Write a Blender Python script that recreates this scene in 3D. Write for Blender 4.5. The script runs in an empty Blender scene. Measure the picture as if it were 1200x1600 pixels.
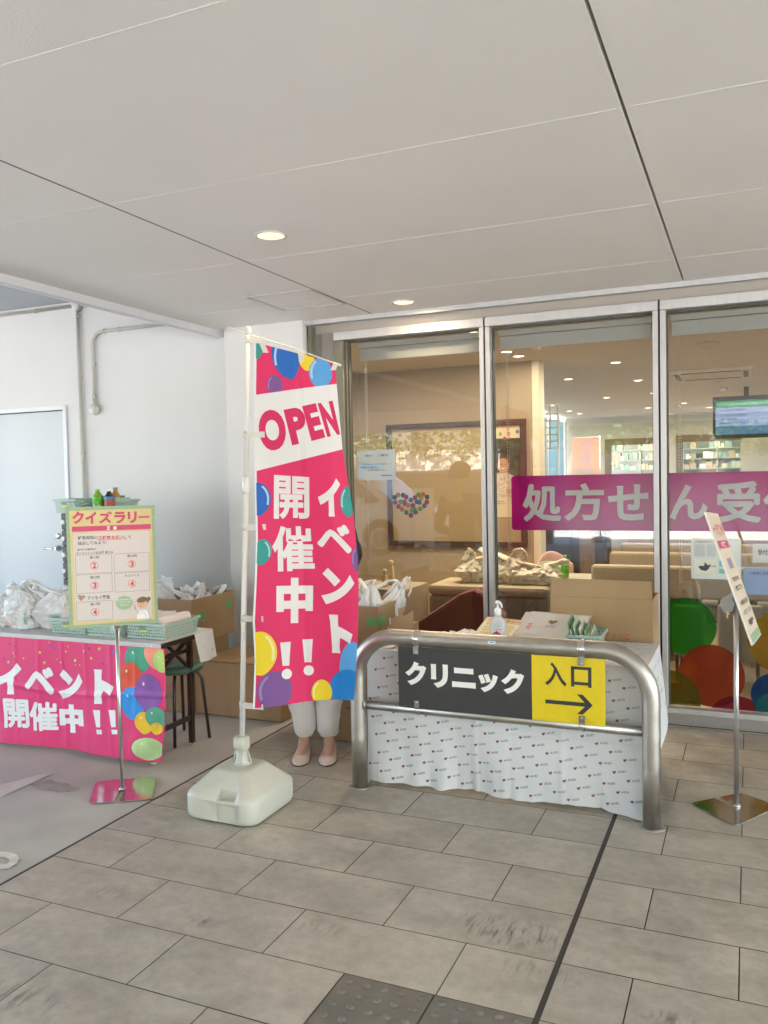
import bpy, bmesh, math, random
import numpy as np
from mathutils import Vector, Matrix, noise
from mathutils.geometry import delaunay_2d_cdt
random.seed(7)
S = bpy.context.scene
COL = S.collection
# ---------------------------------------------------------------- camera
H = 1.5
F = 1312.2255903616574
vX = -Vector((-3020.0, 8.0, F)); vX.normalize()
vY = Vector((570.0, -67.0, F)); vY.normalize()
vZ = vX.cross(vY)
if vZ.y > 0: vZ = -vZ
vY = vZ.cross(vX) if vZ.cross(vX).dot(vY) > 0 else vX.cross(vZ)
RW = Matrix((vX, vY, vZ))                     # world = RW @ camera-space (x right, y down, z forward)
cd = bpy.data.cameras.new('camera'); cam = bpy.data.objects.new('camera', cd); COL.objects.link(cam)
right = RW @ Vector((1, 0, 0)); up = RW @ Vector((0, -1, 0)); back = RW @ Vector((0, 0, -1))
m = Matrix((right, up, back)).transposed().to_4x4(); m.translation = Vector((0, 0, H))
cam.matrix_world = m
cd.sensor_fit = 'VERTICAL'; cd.sensor_height = 24; cd.lens = F/1600*24
cd.clip_end = 600; cd.clip_start = 0.05
S.camera = cam
# ---------------------------------------------------------------- daylight
SUN_EL = math.radians(54)      # the sun stands beyond the shop and lights the street behind the viewer
w = bpy.data.worlds.new('World'); S.world = w; w.use_nodes = True
nt = w.node_tree
sky = nt.nodes.new('ShaderNodeTexSky'); sky.sky_type = 'NISHITA'; sky.sun_disc = False
sky.sun_elevation = SUN_EL
bg = nt.nodes['Background']; bg.inputs['Strength'].default_value = 0.15
nt.links.new(sky.outputs[0], bg.inputs['Color'])
sd = Vector((.55*math.cos(SUN_EL), .835*math.cos(SUN_EL), math.sin(SUN_EL)))  # toward the sun
sky.sun_rotation = math.atan2(sd.x, sd.y)
ld = bpy.data.lights.new('sun', 'SUN'); ld.energy = 4.5; ld.angle = math.radians(.5); ld.color = (1, .96, .88)
so = bpy.data.objects.new('sun', ld); COL.objects.link(so)
so.rotation_euler = sd.to_track_quat('Z', 'Y').to_euler()
S.view_settings.view_transform = 'Standard'; S.view_settings.look = 'None'
S.view_settings.exposure = 3.9; S.view_settings.gamma = 1
S.cycles.max_bounces = 10; S.cycles.diffuse_bounces = 6; S.cycles.glossy_bounces = 4
S.cycles.transparent_max_bounces = 16; S.cycles.sample_clamp_indirect = 6
S.cycles.caustics_reflective = False; S.cycles.caustics_refractive = False
S.cycles.use_denoising = True

# ---------------------------------------------------------------- measuring
def ray(x, y): return RW @ Vector((x-600, y-800, F))
O = Vector((0, 0, H))
def aty(x, y, Y): d = ray(x, y); return O + d*(Y/d.y)
def atz(x, y, z): d = ray(x, y); return O + d*((z-H)/d.z)
def atx(x, y, X): d = ray(x, y); return O + d*(X/d.x)
class Plane:
    """upright plane through two ground points; u runs from a to b, v is height"""
    def __init__(s, a, b, lean=0):
        s.a = Vector((a[0], a[1], 0)); s.e = (Vector((b[0], b[1], 0))-s.a).normalized()
        s.n = Vector((s.e.y, -s.e.x, 0))           # faces -Y
        s.up = Vector((0, 0, 1))
    def uv(s, x, y):
        d = ray(x, y); t = (s.a-O).dot(s.n)/d.dot(s.n); p = O+d*t
        return (p-s.a).dot(s.e), p.z
    def rect(s, x0, y0, x1, y1):
        """pixel box (left, top, right, bottom) -> u0, v0, u1, v1"""
        a = s.uv(x0, (y0+y1)/2)[0]; b = s.uv(x1, (y0+y1)/2)[0]
        t = s.uv((x0+x1)/2, y0)[1]; l = s.uv((x0+x1)/2, y1)[1]
        return a, l, b, t
    def __call__(s, u, v, off=0): return s.a + s.e*u + Vector((0, 0, v)) + s.n*off

# ---------------------------------------------------------------- materials
MATS = {}
def lin(c):
    return tuple((x/12.92 if x <= .04045 else ((x+.055)/1.055)**2.4) for x in c)
def hexc(s): return lin(tuple(int(s[i:i+2], 16)/255 for i in (0, 2, 4)))
def mat(name, col=(.8, .8, .8), rough=.5, metal=0, noise=None, bump=None, spec=.5, emit=None, trans=0, alpha=1, coat=0, sheen=0, coords='Object', stretch=None, transl=0):
    if name in MATS: return MATS[name]
    if isinstance(col, str): col = hexc(col)
    m = bpy.data.materials.new(name); m.use_nodes = True; MATS[name] = m
    n = m.node_tree; b = n.nodes['Principled BSDF']
    b.inputs['Base Color'].default_value = (*col, 1); b.inputs['Roughness'].default_value = rough
    b.inputs['Metallic'].default_value = metal; b.inputs['Specular IOR Level'].default_value = spec
    b.inputs['Transmission Weight'].default_value = trans; b.inputs['Coat Weight'].default_value = coat
    b.inputs['Sheen Weight'].default_value = sheen
    tc = n.nodes.new('ShaderNodeTexCoord'); vec = tc.outputs[coords]
    if stretch:
        mp = n.nodes.new('ShaderNodeMapping'); mp.inputs['Scale'].default_value = stretch
        n.links.new(vec, mp.inputs['Vector']); vec = mp.outputs[0]
    if noise:
        sc, amt = noise
        t = n.nodes.new('ShaderNodeTexNoise'); t.inputs['Scale'].default_value = sc; t.inputs['Detail'].default_value = 6
        n.links.new(vec, t.inputs['Vector'])
        r = n.nodes.new('ShaderNodeMapRange'); r.inputs['From Min'].default_value = .3; r.inputs['From Max'].default_value = .7
        n.links.new(t.outputs['Fac'], r.inputs['Value'])
        mx = n.nodes.new('ShaderNodeMix'); mx.data_type = 'RGBA'
        mx.inputs[6].default_value = (*[c*(1-amt) for c in col], 1); mx.inputs[7].default_value = (*[min(1, c*(1+amt)) for c in col], 1)
        n.links.new(r.outputs[0], mx.inputs[0]); n.links.new(mx.outputs[2], b.inputs['Base Color'])
        rr = n.nodes.new('ShaderNodeMapRange'); rr.inputs['To Min'].default_value = max(.02, rough-.12*min(1, rough*2)); rr.inputs['To Max'].default_value = min(1, rough+.12)
        n.links.new(t.outputs['Fac'], rr.inputs['Value']); n.links.new(rr.outputs[0], b.inputs['Roughness'])
    if bump:
        sc, st = bump
        t2 = n.nodes.new('ShaderNodeTexNoise'); t2.inputs['Scale'].default_value = sc; t2.inputs['Detail'].default_value = 4
        n.links.new(vec, t2.inputs['Vector'])
        bp = n.nodes.new('ShaderNodeBump'); bp.inputs['Strength'].default_value = st; bp.inputs['Distance'].default_value = .01
        n.links.new(t2.outputs['Fac'], bp.inputs['Height']); n.links.new(bp.outputs[0], b.inputs['Normal'])
    if emit:
        b.inputs['Emission Color'].default_value = (*emit[0], 1); b.inputs['Emission Strength'].default_value = emit[1]
    if alpha < 1: b.inputs['Alpha'].default_value = alpha
    if transl:
        out = n.nodes['Material Output']; tr = n.nodes.new('ShaderNodeBsdfTranslucent'); tr.inputs[0].default_value = (*col, 1)
        mx = n.nodes.new('ShaderNodeMixShader'); mx.inputs[0].default_value = transl
        n.links.new(b.outputs[0], mx.inputs[1]); n.links.new(tr.outputs[0], mx.inputs[2]); n.links.new(mx.outputs[0], out.inputs[0])
    return m
def film(name, col, dens=.8, body=.35, tint=None):
    """see-through coloured film on glass"""
    if name in MATS: return MATS[name]
    if isinstance(col, str): col = hexc(col)
    m = bpy.data.materials.new(name); m.use_nodes = True; MATS[name] = m
    n = m.node_tree; b = n.nodes['Principled BSDF']; out = n.nodes['Material Output']
    b.inputs['Base Color'].default_value = (*col, 1); b.inputs['Roughness'].default_value = .12
    t = n.nodes.new('ShaderNodeBsdfTransparent')
    tc = tint or tuple(min(1, (1-dens)+dens*c) for c in col); t.inputs[0].default_value = (*tc, 1)
    mx = n.nodes.new('ShaderNodeMixShader'); mx.inputs[0].default_value = body
    n.links.new(t.outputs[0], mx.inputs[1]); n.links.new(b.outputs[0], mx.inputs[2]); n.links.new(mx.outputs[0], out.inputs[0])
    return m
def glassmat(name, tint=(.93, .95, .93), k=2.0):
    m = bpy.data.materials.new(name); m.use_nodes = True; MATS[name] = m
    n = m.node_tree; out = n.nodes['Material Output']; n.nodes.remove(n.nodes['Principled BSDF'])
    t = n.nodes.new('ShaderNodeBsdfTransparent'); t.inputs[0].default_value = (*tint, 1)
    g = n.nodes.new('ShaderNodeBsdfGlossy'); g.inputs['Roughness'].default_value = 0.0; g.inputs['Color'].default_value = (.95, .97, .96, 1)
    f = n.nodes.new('ShaderNodeFresnel'); f.inputs[0].default_value = 1.5
    mu = n.nodes.new('ShaderNodeMath'); mu.operation = 'MULTIPLY'; mu.inputs[1].default_value = k; mu.use_clamp = True
    mx = n.nodes.new('ShaderNodeMixShader')
    n.links.new(f.outputs[0], mu.inputs[0]); n.links.new(mu.outputs[0], mx.inputs[0])
    n.links.new(t.outputs[0], mx.inputs[1]); n.links.new(g.outputs[0], mx.inputs[2]); n.links.new(mx.outputs[0], out.inputs[0])
    return m
def emis(name, col, st):
    if name in MATS: return MATS[name]
    m = bpy.data.materials.new(name); m.use_nodes = True; MATS[name] = m
    n = m.node_tree; n.nodes.remove(n.nodes['Principled BSDF']); e = n.nodes.new('ShaderNodeEmission')
    e.inputs[0].default_value = (*col, 1); e.inputs[1].default_value = st
    n.links.new(e.outputs[0], n.nodes['Material Output'].inputs[0]); return m

# ---------------------------------------------------------------- text outlines (built-in font)
TXT = {}
def text_geo(s, bold=0.0, res=4):
    k = (s, bold, res)
    if k in TXT: return TXT[k]
    un = any(ch in s for ch in '処受付開催ベ解') and bold >= .03; res = 2 if un else res
    c = bpy.data.curves.new('t', 'FONT'); c.body = s; c.size = 1; c.resolution_u = res; c.offset = 0 if un else bold
    o = bpy.data.objects.new('t', c); COL.objects.link(o)
    dg = bpy.context.evaluated_depsgraph_get(); dg.update()
    me = bpy.data.meshes.new_from_object(o.evaluated_get(dg), depsgraph=dg)
    V = [(v.co.x, v.co.y) for v in me.vertices]; Fc = [tuple(p.vertices) for p in me.polygons]
    bpy.data.objects.remove(o); bpy.data.curves.remove(c); bpy.data.meshes.remove(me)
    if un:                      # dense characters: union of the outline shifted round a ring
        V2, F2 = [], []; nd = 6
        for q in range(nd):
            dx, dy = bold*math.cos(2*math.pi*(q+.5)/nd), bold*math.sin(2*math.pi*(q+.5)/nd); n0 = len(V2)
            V2 += [Vector((x+dx, y+dy)) for x, y in V]; F2 += [[i+n0 for i in f] for f in Fc]
        r = delaunay_2d_cdt(V2, [], F2, 0, 1e-5, True)
        V = [(v.x, v.y) for v in r[0]]; Fc = [tuple(f) for f in r[2]]
        T_ = np.array([[V2[f[0]], V2[f[i]], V2[f[i+1]]] for f in F2 for i in range(1, len(f)-1)])      # source triangles
        keep = []
        e1, e2 = T_[:, 1]-T_[:, 0], T_[:, 2]-T_[:, 0]; den = e1[:, 0]*e2[:, 1]-e1[:, 1]*e2[:, 0]; ok = np.abs(den) > 1e-12; T_, e1, e2, den = T_[ok], e1[ok], e2[ok], den[ok]
        for f in Fc:
            c0 = np.mean([V[i] for i in f], axis=0); d = c0-T_[:, 0]
            s_ = (d[:, 0]*e2[:, 1]-d[:, 1]*e2[:, 0])/den; t_ = (e1[:, 0]*d[:, 1]-e1[:, 1]*d[:, 0])/den
            if ((s_ > 0) & (t_ > 0) & (s_+t_ < 1)).any(): keep.append(f)
        Fc = keep
    xs = [v[0] for v in V]; ys = [v[1] for v in V]
    b = (min(xs), min(ys), max(xs), max(ys))
    TXT[k] = (V, Fc, b); return TXT[k]

# ---------------------------------------------------------------- mesh builder
class MB:
    def __init__(s): s.V = []; s.F = []; s.M = []; s.S = []; s.mats = []; s.cur = 0; s.sm = False
    def use(s, m, smooth=False):
        if m not in s.mats: s.mats.append(m)
        s.cur = s.mats.index(m); s.sm = smooth; return s
    def add(s, V, Fs):
        n = len(s.V); s.V += [tuple(v) for v in V]
        for f in Fs: s.F.append(tuple(i+n for i in f)); s.M.append(s.cur); s.S.append(s.sm)
        return s
    def box(s, x0, y0, z0, x1, y1, z1, rot=0, piv=None):
        V = [(x0, y0, z0), (x1, y0, z0), (x1, y1, z0), (x0, y1, z0), (x0, y0, z1), (x1, y0, z1), (x1, y1, z1), (x0, y1, z1)]
        if rot:
            px, py = piv or ((x0+x1)/2, (y0+y1)/2); c, d = math.cos(rot), math.sin(rot)
            V = [(px+(x-px)*c-(y-py)*d, py+(x-px)*d+(y-py)*c, z) for x, y, z in V]
        return s.add(V, [(0, 3, 2, 1), (4, 5, 6, 7), (0, 1, 5, 4), (1, 2, 6, 5), (2, 3, 7, 6), (3, 0, 4, 7)])
    def bar(s, a, b, wx, wz, upv=(0, 0, 1)):
        a = Vector(a); b = Vector(b); d = (b-a).normalized(); u = Vector(upv)
        if abs(d.dot(u)) > .95: u = Vector((0, 1, 0))
        x = d.cross(u).normalized()*wx/2; y = x.cross(d).normalized()*wz/2
        V = [a-x-y, a+x-y, a+x+y, a-x+y, b-x-y, b+x-y, b+x+y, b-x+y]
        return s.add(V, [(0, 3, 2, 1), (4, 5, 6, 7), (0, 1, 5, 4), (1, 2, 6, 5), (2, 3, 7, 6), (3, 0, 4, 7)])
    def tube(s, P, r, n=12, flat=1.0, caps=True):
        P = [Vector(p) for p in P]; R = r if isinstance(r, (list, tuple)) else [r]*len(P)
        V = []; up = None
        for i, p in enumerate(P):
            d = (P[min(i+1, len(P)-1)]-P[max(i-1, 0)]).normalized()
            if up is None: up = Vector((0, 0, 1)) if abs(d.z) < .9 else Vector((0, 1, 0))
            x = d.cross(up).normalized(); up = x.cross(d).normalized()
            for k in range(n):
                a = 2*math.pi*k/n; V.append(p + x*math.cos(a)*R[i] + up*math.sin(a)*R[i]*flat)
        Fs = []
        for i in range(len(P)-1):
            for k in range(n): Fs.append((i*n+k, i*n+(k+1) % n, (i+1)*n+(k+1) % n, (i+1)*n+k))
        sm = s.sm; s.sm = True; s.add(V, Fs); s.sm = False
        if caps:
            n0 = len(s.V)-len(V); s.F.append(tuple(n0+k for k in range(n-1, -1, -1))); s.F.append(tuple(n0+(len(P)-1)*n+k for k in range(n)))
            s.M += [s.cur]*2; s.S += [False]*2
        s.sm = sm; return s
    def lathe(s, prof, c, n=24, sx=1, sy=1, smooth=True):
        V = []; c = Vector(c)
        for r, z in prof:
            for k in range(n): a = 2*math.pi*k/n; V.append(c+Vector((r*math.cos(a)*sx, r*math.sin(a)*sy, z)))
        Fs = [(i*n+k, i*n+(k+1) % n, (i+1)*n+(k+1) % n, (i+1)*n+k) for i in range(len(prof)-1) for k in range(n)]
        sm = s.sm; s.sm = smooth; s.add(V, Fs); s.sm = False
        n0 = len(s.V)-len(V); s.F.append(tuple(n0+k for k in range(n-1, -1, -1))); s.F.append(tuple(n0+(len(prof)-1)*n+k for k in range(n)))
        s.M += [s.cur]*2; s.S += [False]*2; s.sm = sm; return s
    def grid(s, fn, nu, nv):
        V = [fn(i/nu, j/nv) for j in range(nv+1) for i in range(nu+1)]
        Fs = [(j*(nu+1)+i, j*(nu+1)+i+1, (j+1)*(nu+1)+i+1, (j+1)*(nu+1)+i) for j in range(nv) for i in range(nu)]
        return s.add(V, Fs)
    def poly(s, P): return s.add(P, [tuple(range(len(P)))])
    def prism(s, P, d):
        """extrude polygon P by vector d"""
        d = Vector(d); P = [Vector(p) for p in P]; n = len(P)
        return s.add(P+[p+d for p in P], [tuple(range(n-1, -1, -1)), tuple(range(n, 2*n))]+[(i, (i+1) % n, n+(i+1) % n, n+i) for i in range(n)])
    def map2d(s, V, Fs, fn, step=None):
        """2D faces placed through fn(u, v); cut along a grid when the surface is curved"""
        if step:
            bm = bmesh.new(); vs = [bm.verts.new((x, y, 0)) for x, y in V]
            for f in Fs:
                try: bm.faces.new([vs[i] for i in f])
                except ValueError: pass
            for ax in (0, 1):
                lo = min(v[ax] for v in V); hi = max(v[ax] for v in V); k = math.floor(lo/step)+1
                while k*step < hi:
                    co = [0, 0, 0]; co[ax] = k*step; no = [0, 0, 0]; no[ax] = 1
                    bmesh.ops.bisect_plane(bm, geom=bm.verts[:]+bm.edges[:]+bm.faces[:], plane_co=co, plane_no=no, dist=1e-6); k += 1
            bm.verts.index_update()
            V = [(v.co.x, v.co.y) for v in bm.verts]; Fs = [tuple(v.index for v in f.verts) for f in bm.faces]; bm.free()
        return s.add([fn(x, y) for x, y in V], Fs)
    def text(s, t, rect, fn, bold=0.0, step=None, shear=0, keep=False, res=4, flip=False):
        """writing fitted to rect (u0, v0, u1, v1)"""
        V, Fs, b = text_geo(t, bold, res)
        u0, v0, u1, v1 = rect; kx = (u1-u0)/(b[2]-b[0]); ky = (v1-v0)/(b[3]-b[1])
        if keep: k = min(kx, ky); u0 += ((u1-u0)-(b[2]-b[0])*k)/2; v0 += ((v1-v0)-(b[3]-b[1])*k)/2; kx = ky = k
        W = [(u0+(x-b[0])*kx, v0+(y-b[1])*ky) for x, y in V]
        if flip: W = [(u0+u1-x, y) for x, y in W]
        if shear: W = [(x, y+shear*(x-u0)) for x, y in W]
        return s.map2d(W, Fs, fn, step)
    def shape(s, P, fn, step=None): return s.map2d(P, [tuple(range(len(P)))], fn, step)
    def build(s, name, parent=None, bevel=0, solid=0, sub=0, local=False, offset=-1):
        off = Vector((0, 0, 0))
        if parent is not None and not local:
            q = parent
            while q: off += q.location; q = q.parent
        me = bpy.data.meshes.new(name); me.from_pydata([tuple(Vector(v)-off) for v in s.V], [], s.F)
        for m in s.mats: me.materials.append(m)
        me.polygons.foreach_set('material_index', s.M); me.polygons.foreach_set('use_smooth', s.S)
        me.update()
        o = bpy.data.objects.new(name, me); COL.objects.link(o)
        if parent is not None: o.parent = parent
        if solid: md = o.modifiers.new('s', 'SOLIDIFY'); md.thickness = solid; md.offset = offset
        if bevel: md = o.modifiers.new('b', 'BEVEL'); md.width = bevel; md.segments = 2; md.limit_method = 'ANGLE'; md.angle_limit = math.radians(40); md.harden_normals = False
        if sub: md = o.modifiers.new('d', 'SUBSURF'); md.levels = sub; md.render_levels = sub
        return o
def circ(cx, cy, r, n=28, ry=None): return [(cx+r*math.cos(2*math.pi*k/n), cy+(ry or r)*math.sin(2*math.pi*k/n)) for k in range(n)]
def rrect(u0, v0, u1, v1, r, n=5):
    P = []
    for cx, cy, a in ((u1-r, v1-r, 0), (u0+r, v1-r, 90), (u0+r, v0+r, 180), (u1-r, v0+r, 270)):
        for k in range(n+1): t = math.radians(a+90*k/n); P.append((cx+r*math.cos(t), cy+r*math.sin(t)))
    return P
def heart2d(cx, cy, w, n=24):
    P = []
    for k in range(n):
        t = 2*math.pi*k/n; x = 16*math.sin(t)**3; y = 13*math.cos(t)-5*math.cos(2*t)-2*math.cos(3*t)-math.cos(4*t)
        P.append((cx+x*w/32, cy+y*w/32))
    return P[::-1]
def clip2d(P, lo=None, hi=None, axis=0):
    """cut a polygon by axis >= lo, axis <= hi"""
    def cut(P, k, keep):
        out = []
        for i in range(len(P)):
            a, b = P[i], P[(i+1) % len(P)]; ia, ib = keep(a[axis], k), keep(b[axis], k)
            if ia: out.append(a)
            if ia != ib:
                t = (k-a[axis])/(b[axis]-a[axis]); out.append((a[0]+(b[0]-a[0])*t, a[1]+(b[1]-a[1])*t))
        return out
    if lo is not None: P = cut(P, lo, lambda v, k: v >= k)
    if hi is not None and P: P = cut(P, hi, lambda v, k: v <= k)
    return P
# ---------------------------------------------------------------- things
def tag(o, label, cat, group=None):
    o['label'] = label; o['category'] = cat
    if group: o['group'] = group
    return o
def thing(name, label, cat, loc=(0, 0, 0), group=None):
    o = bpy.data.objects.new(name, None); COL.objects.link(o); o.location = loc; o.empty_display_size = .1
    return tag(o, label, cat, group)
def struct(o): o['kind'] = 'structure'; return o
def dup(root, loc, rotz=0, label=None, scale=None):
    r = root.copy(); COL.objects.link(r); r.location = loc; r.rotation_euler = (0, 0, rotz)
    if label: r['label'] = label
    if scale: r.scale = scale
    for ch in list(root.children):
        c = ch.copy(); COL.objects.link(c); c.parent = r
        for g in list(ch.children): d = g.copy(); COL.objects.link(d); d.parent = c
    return r
def fbm(x, y, z, oct=3): return noise.fractal(Vector((x, y, z)), 1.0, 2.0, oct)
# ================================================================ SETTING
white = mat('white_paint', (.64, .64, .625), .6, noise=(1.1, .045), bump=(90, .04))
ceilm = mat('ceiling_paint', (.84, .825, .79), .75, noise=(1.3, .025), bump=(160, .10))
joint = mat('dark_joint', (.06, .055, .05), .8)
alu = mat('aluminium', (.55, .55, .545), .42, .5, noise=(30, .05), stretch=(1, 1, .05))
steel = mat('brushed_steel', (.55, .54, .52), .32, 1, noise=(60, .08), stretch=(1, 1, .1))
chrome = mat('polished_steel', (.62, .61, .6), .09, 1, noise=(9, .06))
blackm = mat('black_paint', (.02, .02, .022), .35, noise=(20, .2))

# ---- ground
def ground_mat():
    m = mat('concrete_ground', (.50, .48, .45), .8, noise=(.7, .12), bump=(60, .15)); return m
mb = MB().use(ground_mat()); mb.poly([(-120, -120, -.03), (120, -120, -.03), (120, 120, -.03), (-120, 120, -.03)])
struct(mb.build('ground'))
mb = MB().use(mat('asphalt', (.10, .10, .10), .85, noise=(4, .2), bump=(200, .4)))
mb.poly([(-60, -20, -.012), (60, -20, -.012), (60, -13.5, -.012), (-60, -13.5, -.012)]); struct(mb.build('road'))
mb = MB().use(mat('kerb_stone', (.5, .49, .46), .8, noise=(5, .1)))
mb.box(-60, -20.35, -.03, 60, -20, .11); mb.box(-60, -13.5, -.03, 60, -13.2, .05)
struct(mb.build('kerb', bevel=.01))
mb = MB().use(mat('road_paint', (.75, .75, .73), .7, noise=(6, .1)))
mb.box(-60, -19.4, -.012, 60, -19.25, -.007); struct(mb.build('road_marking'))

# ---- tiled forecourt
tm = bpy.data.materials.new('stone_tile'); tm.use_nodes = True
n = tm.node_tree; L = n.links; B = n.nodes['Principled BSDF']
geo = n.nodes.new('ShaderNodeNewGeometry'); tc = n.nodes.new('ShaderNodeTexCoord')
def N(t, **k):
    x = n.nodes.new(t)
    for a, b in k.items():
        if a in x.inputs.keys(): x.inputs[a].default_value = b
        else: setattr(x, a, b)
    return x
def mapv(scale, rot=0, vec=None):
    q = N('ShaderNodeMapping'); q.inputs['Scale'].default_value = scale; q.inputs['Rotation'].default_value = (0, 0, rot)
    L.new(vec or tc.outputs['Object'], q.inputs['Vector']); return q.outputs[0]
def rng(src, a, b, c, d):
    r = N('ShaderNodeMapRange'); r.inputs['From Min'].default_value = a; r.inputs['From Max'].default_value = b
    r.inputs['To Min'].default_value = c; r.inputs['To Max'].default_value = d; L.new(src, r.inputs['Value']); return r.outputs[0]
def mulc(cin, fac):
    q = N('ShaderNodeVectorMath', operation='SCALE'); L.new(cin, q.inputs[0]); L.new(fac, q.inputs['Scale']); return q.outputs[0]
# each tile shifts the pattern, so clouds break at the joints
off = N('ShaderNodeVectorMath', operation='SCALE'); cmb = N('ShaderNodeCombineXYZ')
L.new(geo.outputs['Random Per Island'], cmb.inputs[0]); L.new(geo.outputs['Random Per Island'], cmb.inputs[2]); L.new(cmb.outputs[0], off.inputs[0]); off.inputs['Scale'].default_value = 37
addv = N('ShaderNodeVectorMath', operation='ADD'); L.new(tc.outputs['Object'], addv.inputs[0]); L.new(off.outputs[0], addv.inputs[1])
n1 = N('ShaderNodeTexNoise', Scale=3.2, Detail=8.0, Roughness=.62); L.new(mapv((1, 1.5, 1), .5, addv.outputs[0]), n1.inputs['Vector'])
n2 = N('ShaderNodeTexNoise', Scale=22.0, Detail=6.0, Roughness=.7); L.new(addv.outputs[0], n2.inputs['Vector'])
ramp = N('ShaderNodeValToRGB'); L.new(n1.outputs['Fac'], ramp.inputs[0])
ramp.color_ramp.elements[0].position = .37; ramp.color_ramp.elements[0].color = (.345, .312, .256, 1)
ramp.color_ramp.elements[1].position = .64; ramp.color_ramp.elements[1].color = (.46, .418, .345, 1)
c = mulc(ramp.outputs[0], rng(n2.outputs['Fac'], .3, .7, .87, 1.11))
c = mulc(c, rng(geo.outputs['Random Per Island'], 0, 1, .985, 1.015))
# tyre and shoe scuffs with a place of their own
def scuff(cx, cy, r, ang, st, c):
    mp = N('ShaderNodeMapping'); mp.inputs['Location'].default_value = (-cx, -cy, 0); L.new(tc.outputs['Object'], mp.inputs['Vector'])
    ln = N('ShaderNodeVectorMath', operation='LENGTH'); mp2 = N('ShaderNodeMapping'); mp2.inputs['Rotation'].default_value = (0, 0, ang); mp2.inputs['Scale'].default_value = (1, 2.1, 1)
    L.new(mp.outputs[0], mp2.inputs['Vector']); L.new(mp2.outputs[0], ln.inputs[0])
    mask = rng(ln.outputs['Value'], 0, r, 1, 0)
    nn = N('ShaderNodeTexNoise', Scale=38.0, Detail=3.0, Roughness=.7, Distortion=.6); mq = N('ShaderNodeMapping'); mq.inputs['Rotation'].default_value = (0, 0, ang+1.3); mq.inputs['Scale'].default_value = (1, .22, 1)
    L.new(tc.outputs['Object'], mq.inputs['Vector']); L.new(mq.outputs[0], nn.inputs['Vector'])
    k = rng(nn.outputs['Fac'], .47, .62, 0, st)
    mm = N('ShaderNodeMath', operation='MULTIPLY'); L.new(mask, mm.inputs[0]); L.new(k, mm.inputs[1])
    iv = N('ShaderNodeMath', operation='SUBTRACT'); iv.inputs[0].default_value = 1; L.new(mm.outputs[0], iv.inputs[1])
    return mulc(c, iv.outputs[0])
for px, py, r, a, st in ((800, 1455, .24, .75, .85), (500, 1450, .12, .1, .45), (165, 1393, .16, .2, .3), (30, 1560, .2, .6, .55), (320, 1440, .09, .4, .55), (840, 1520, .15, .75, .5), (1045, 1592, .10, .5, .6)):
    p = atz(px, py, 0); c = scuff(p.x, p.y, r, a, st, c)
sp = N('ShaderNodeTexNoise', Scale=150.0, Detail=2.0); L.new(tc.outputs['Object'], sp.inputs['Vector']); c = mulc(c, rng(sp.outputs['Fac'], .70, .76, 1.0, .55))
dt = N('ShaderNodeTexNoise', Scale=1.1, Detail=5.0, Roughness=.6); L.new(tc.outputs['Object'], dt.inputs['Vector']); c = mulc(c, rng(dt.outputs['Fac'], .35, .65, .96, 1.04))
L.new(c, B.inputs['Base Color'])
L.new(rng(n1.outputs['Fac'], .3, .7, .42, .6), B.inputs['Roughness'])
bp = N('ShaderNodeBump', Strength=.12); bp.inputs['Distance'].default_value = .01; L.new(n2.outputs['Fac'], bp.inputs['Height']); L.new(bp.outputs[0], B.inputs['Normal'])
mb = MB().use(tm); g = .002
def tile(x0, x1, y0, y1): mb.add([(x0+g, y0+g, 0), (x1-g, y0+g, 0), (x1-g, y1-g, 0), (x0+g, y1-g, 0)], [(0, 1, 2, 3)])
PIT = .2905; Y0 = 2.218
for k in range(-32, 11):
    ya, yb = Y0+PIT*k, Y0+PIT*(k+1)
    if yb > 5.16: yb = 5.165
    if ya > 5.16: break
    e = (k % 2 == 0)
    js = [-.546]; x = -.834 if e else -1.127
    while x > -2.56: js.append(x); x -= .584
    js.append(-2.576); js = js[::-1]
    for a, b in zip(js, js[1:]):
        if k in (-1, -2) and a > -1.2 and b < -.5: continue
        tile(a, b, ya, yb)
    js = [-.532]; x = -.318 if e else -.03
    while x < 9: js.append(x); x += .584
    for a, b in zip(js, js[1:]): tile(a, b, ya, yb)
struct(mb.build('tiled_pavement'))
mb = MB().use(mat('grout', (.085, .075, .062), .9, noise=(30, .2)))
mb.poly([(-2.59, -7.2, -.004), (9, -7.2, -.004), (9, 5.3, -.004), (-2.59, 5.3, -.004)]); struct(mb.build('grout_bed'))
# tactile paving blocks
tac = mat('tactile_block', (.17, .155, .13), .7, noise=(9, .12), bump=(120, .2))
for i, (xa, xb) in enumerate(((-1.127, -.8365), (-.8365, -.546))):
    for j, k in enumerate((-1, -2)):
        ya, yb = Y0+PIT*k, Y0+PIT*(k+1)
        mb = MB().use(tac); mb.box(xa+.003, ya+.003, -.003, xb-.003, yb-.003, .001)
        for p in range(5):
            for q in range(5):
                cx, cy = xa+.033+p*.056, ya+.033+q*.056
                mb.lathe([(.0125, 0), (.0115, .003), (.008, .0055), (.003, .006)], (cx, cy, .001), 12)
        struct(mb.build('tactile_paving'))
# left drive: poured concrete
cm = mat('drive_concrete', (.43, .41, .365), .8, noise=(2.6, .14), bump=(70, .2))
mb = MB().use(cm); mb.poly([(-11, -7.2, -.002), (-2.588, -7.2, -.002), (-2.588, 5.4, -.002), (-11, 5.4, -.002)]); struct(mb.build('driveway'))
mb = MB().use(joint); mb.box(-2.590, -7.2, -.004, -2.577, 5.2, -.001); mb.box(-.546, -7.2, -.004, -.532, 5.165, -.0015); struct(mb.build('expansion_joint'))
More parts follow.
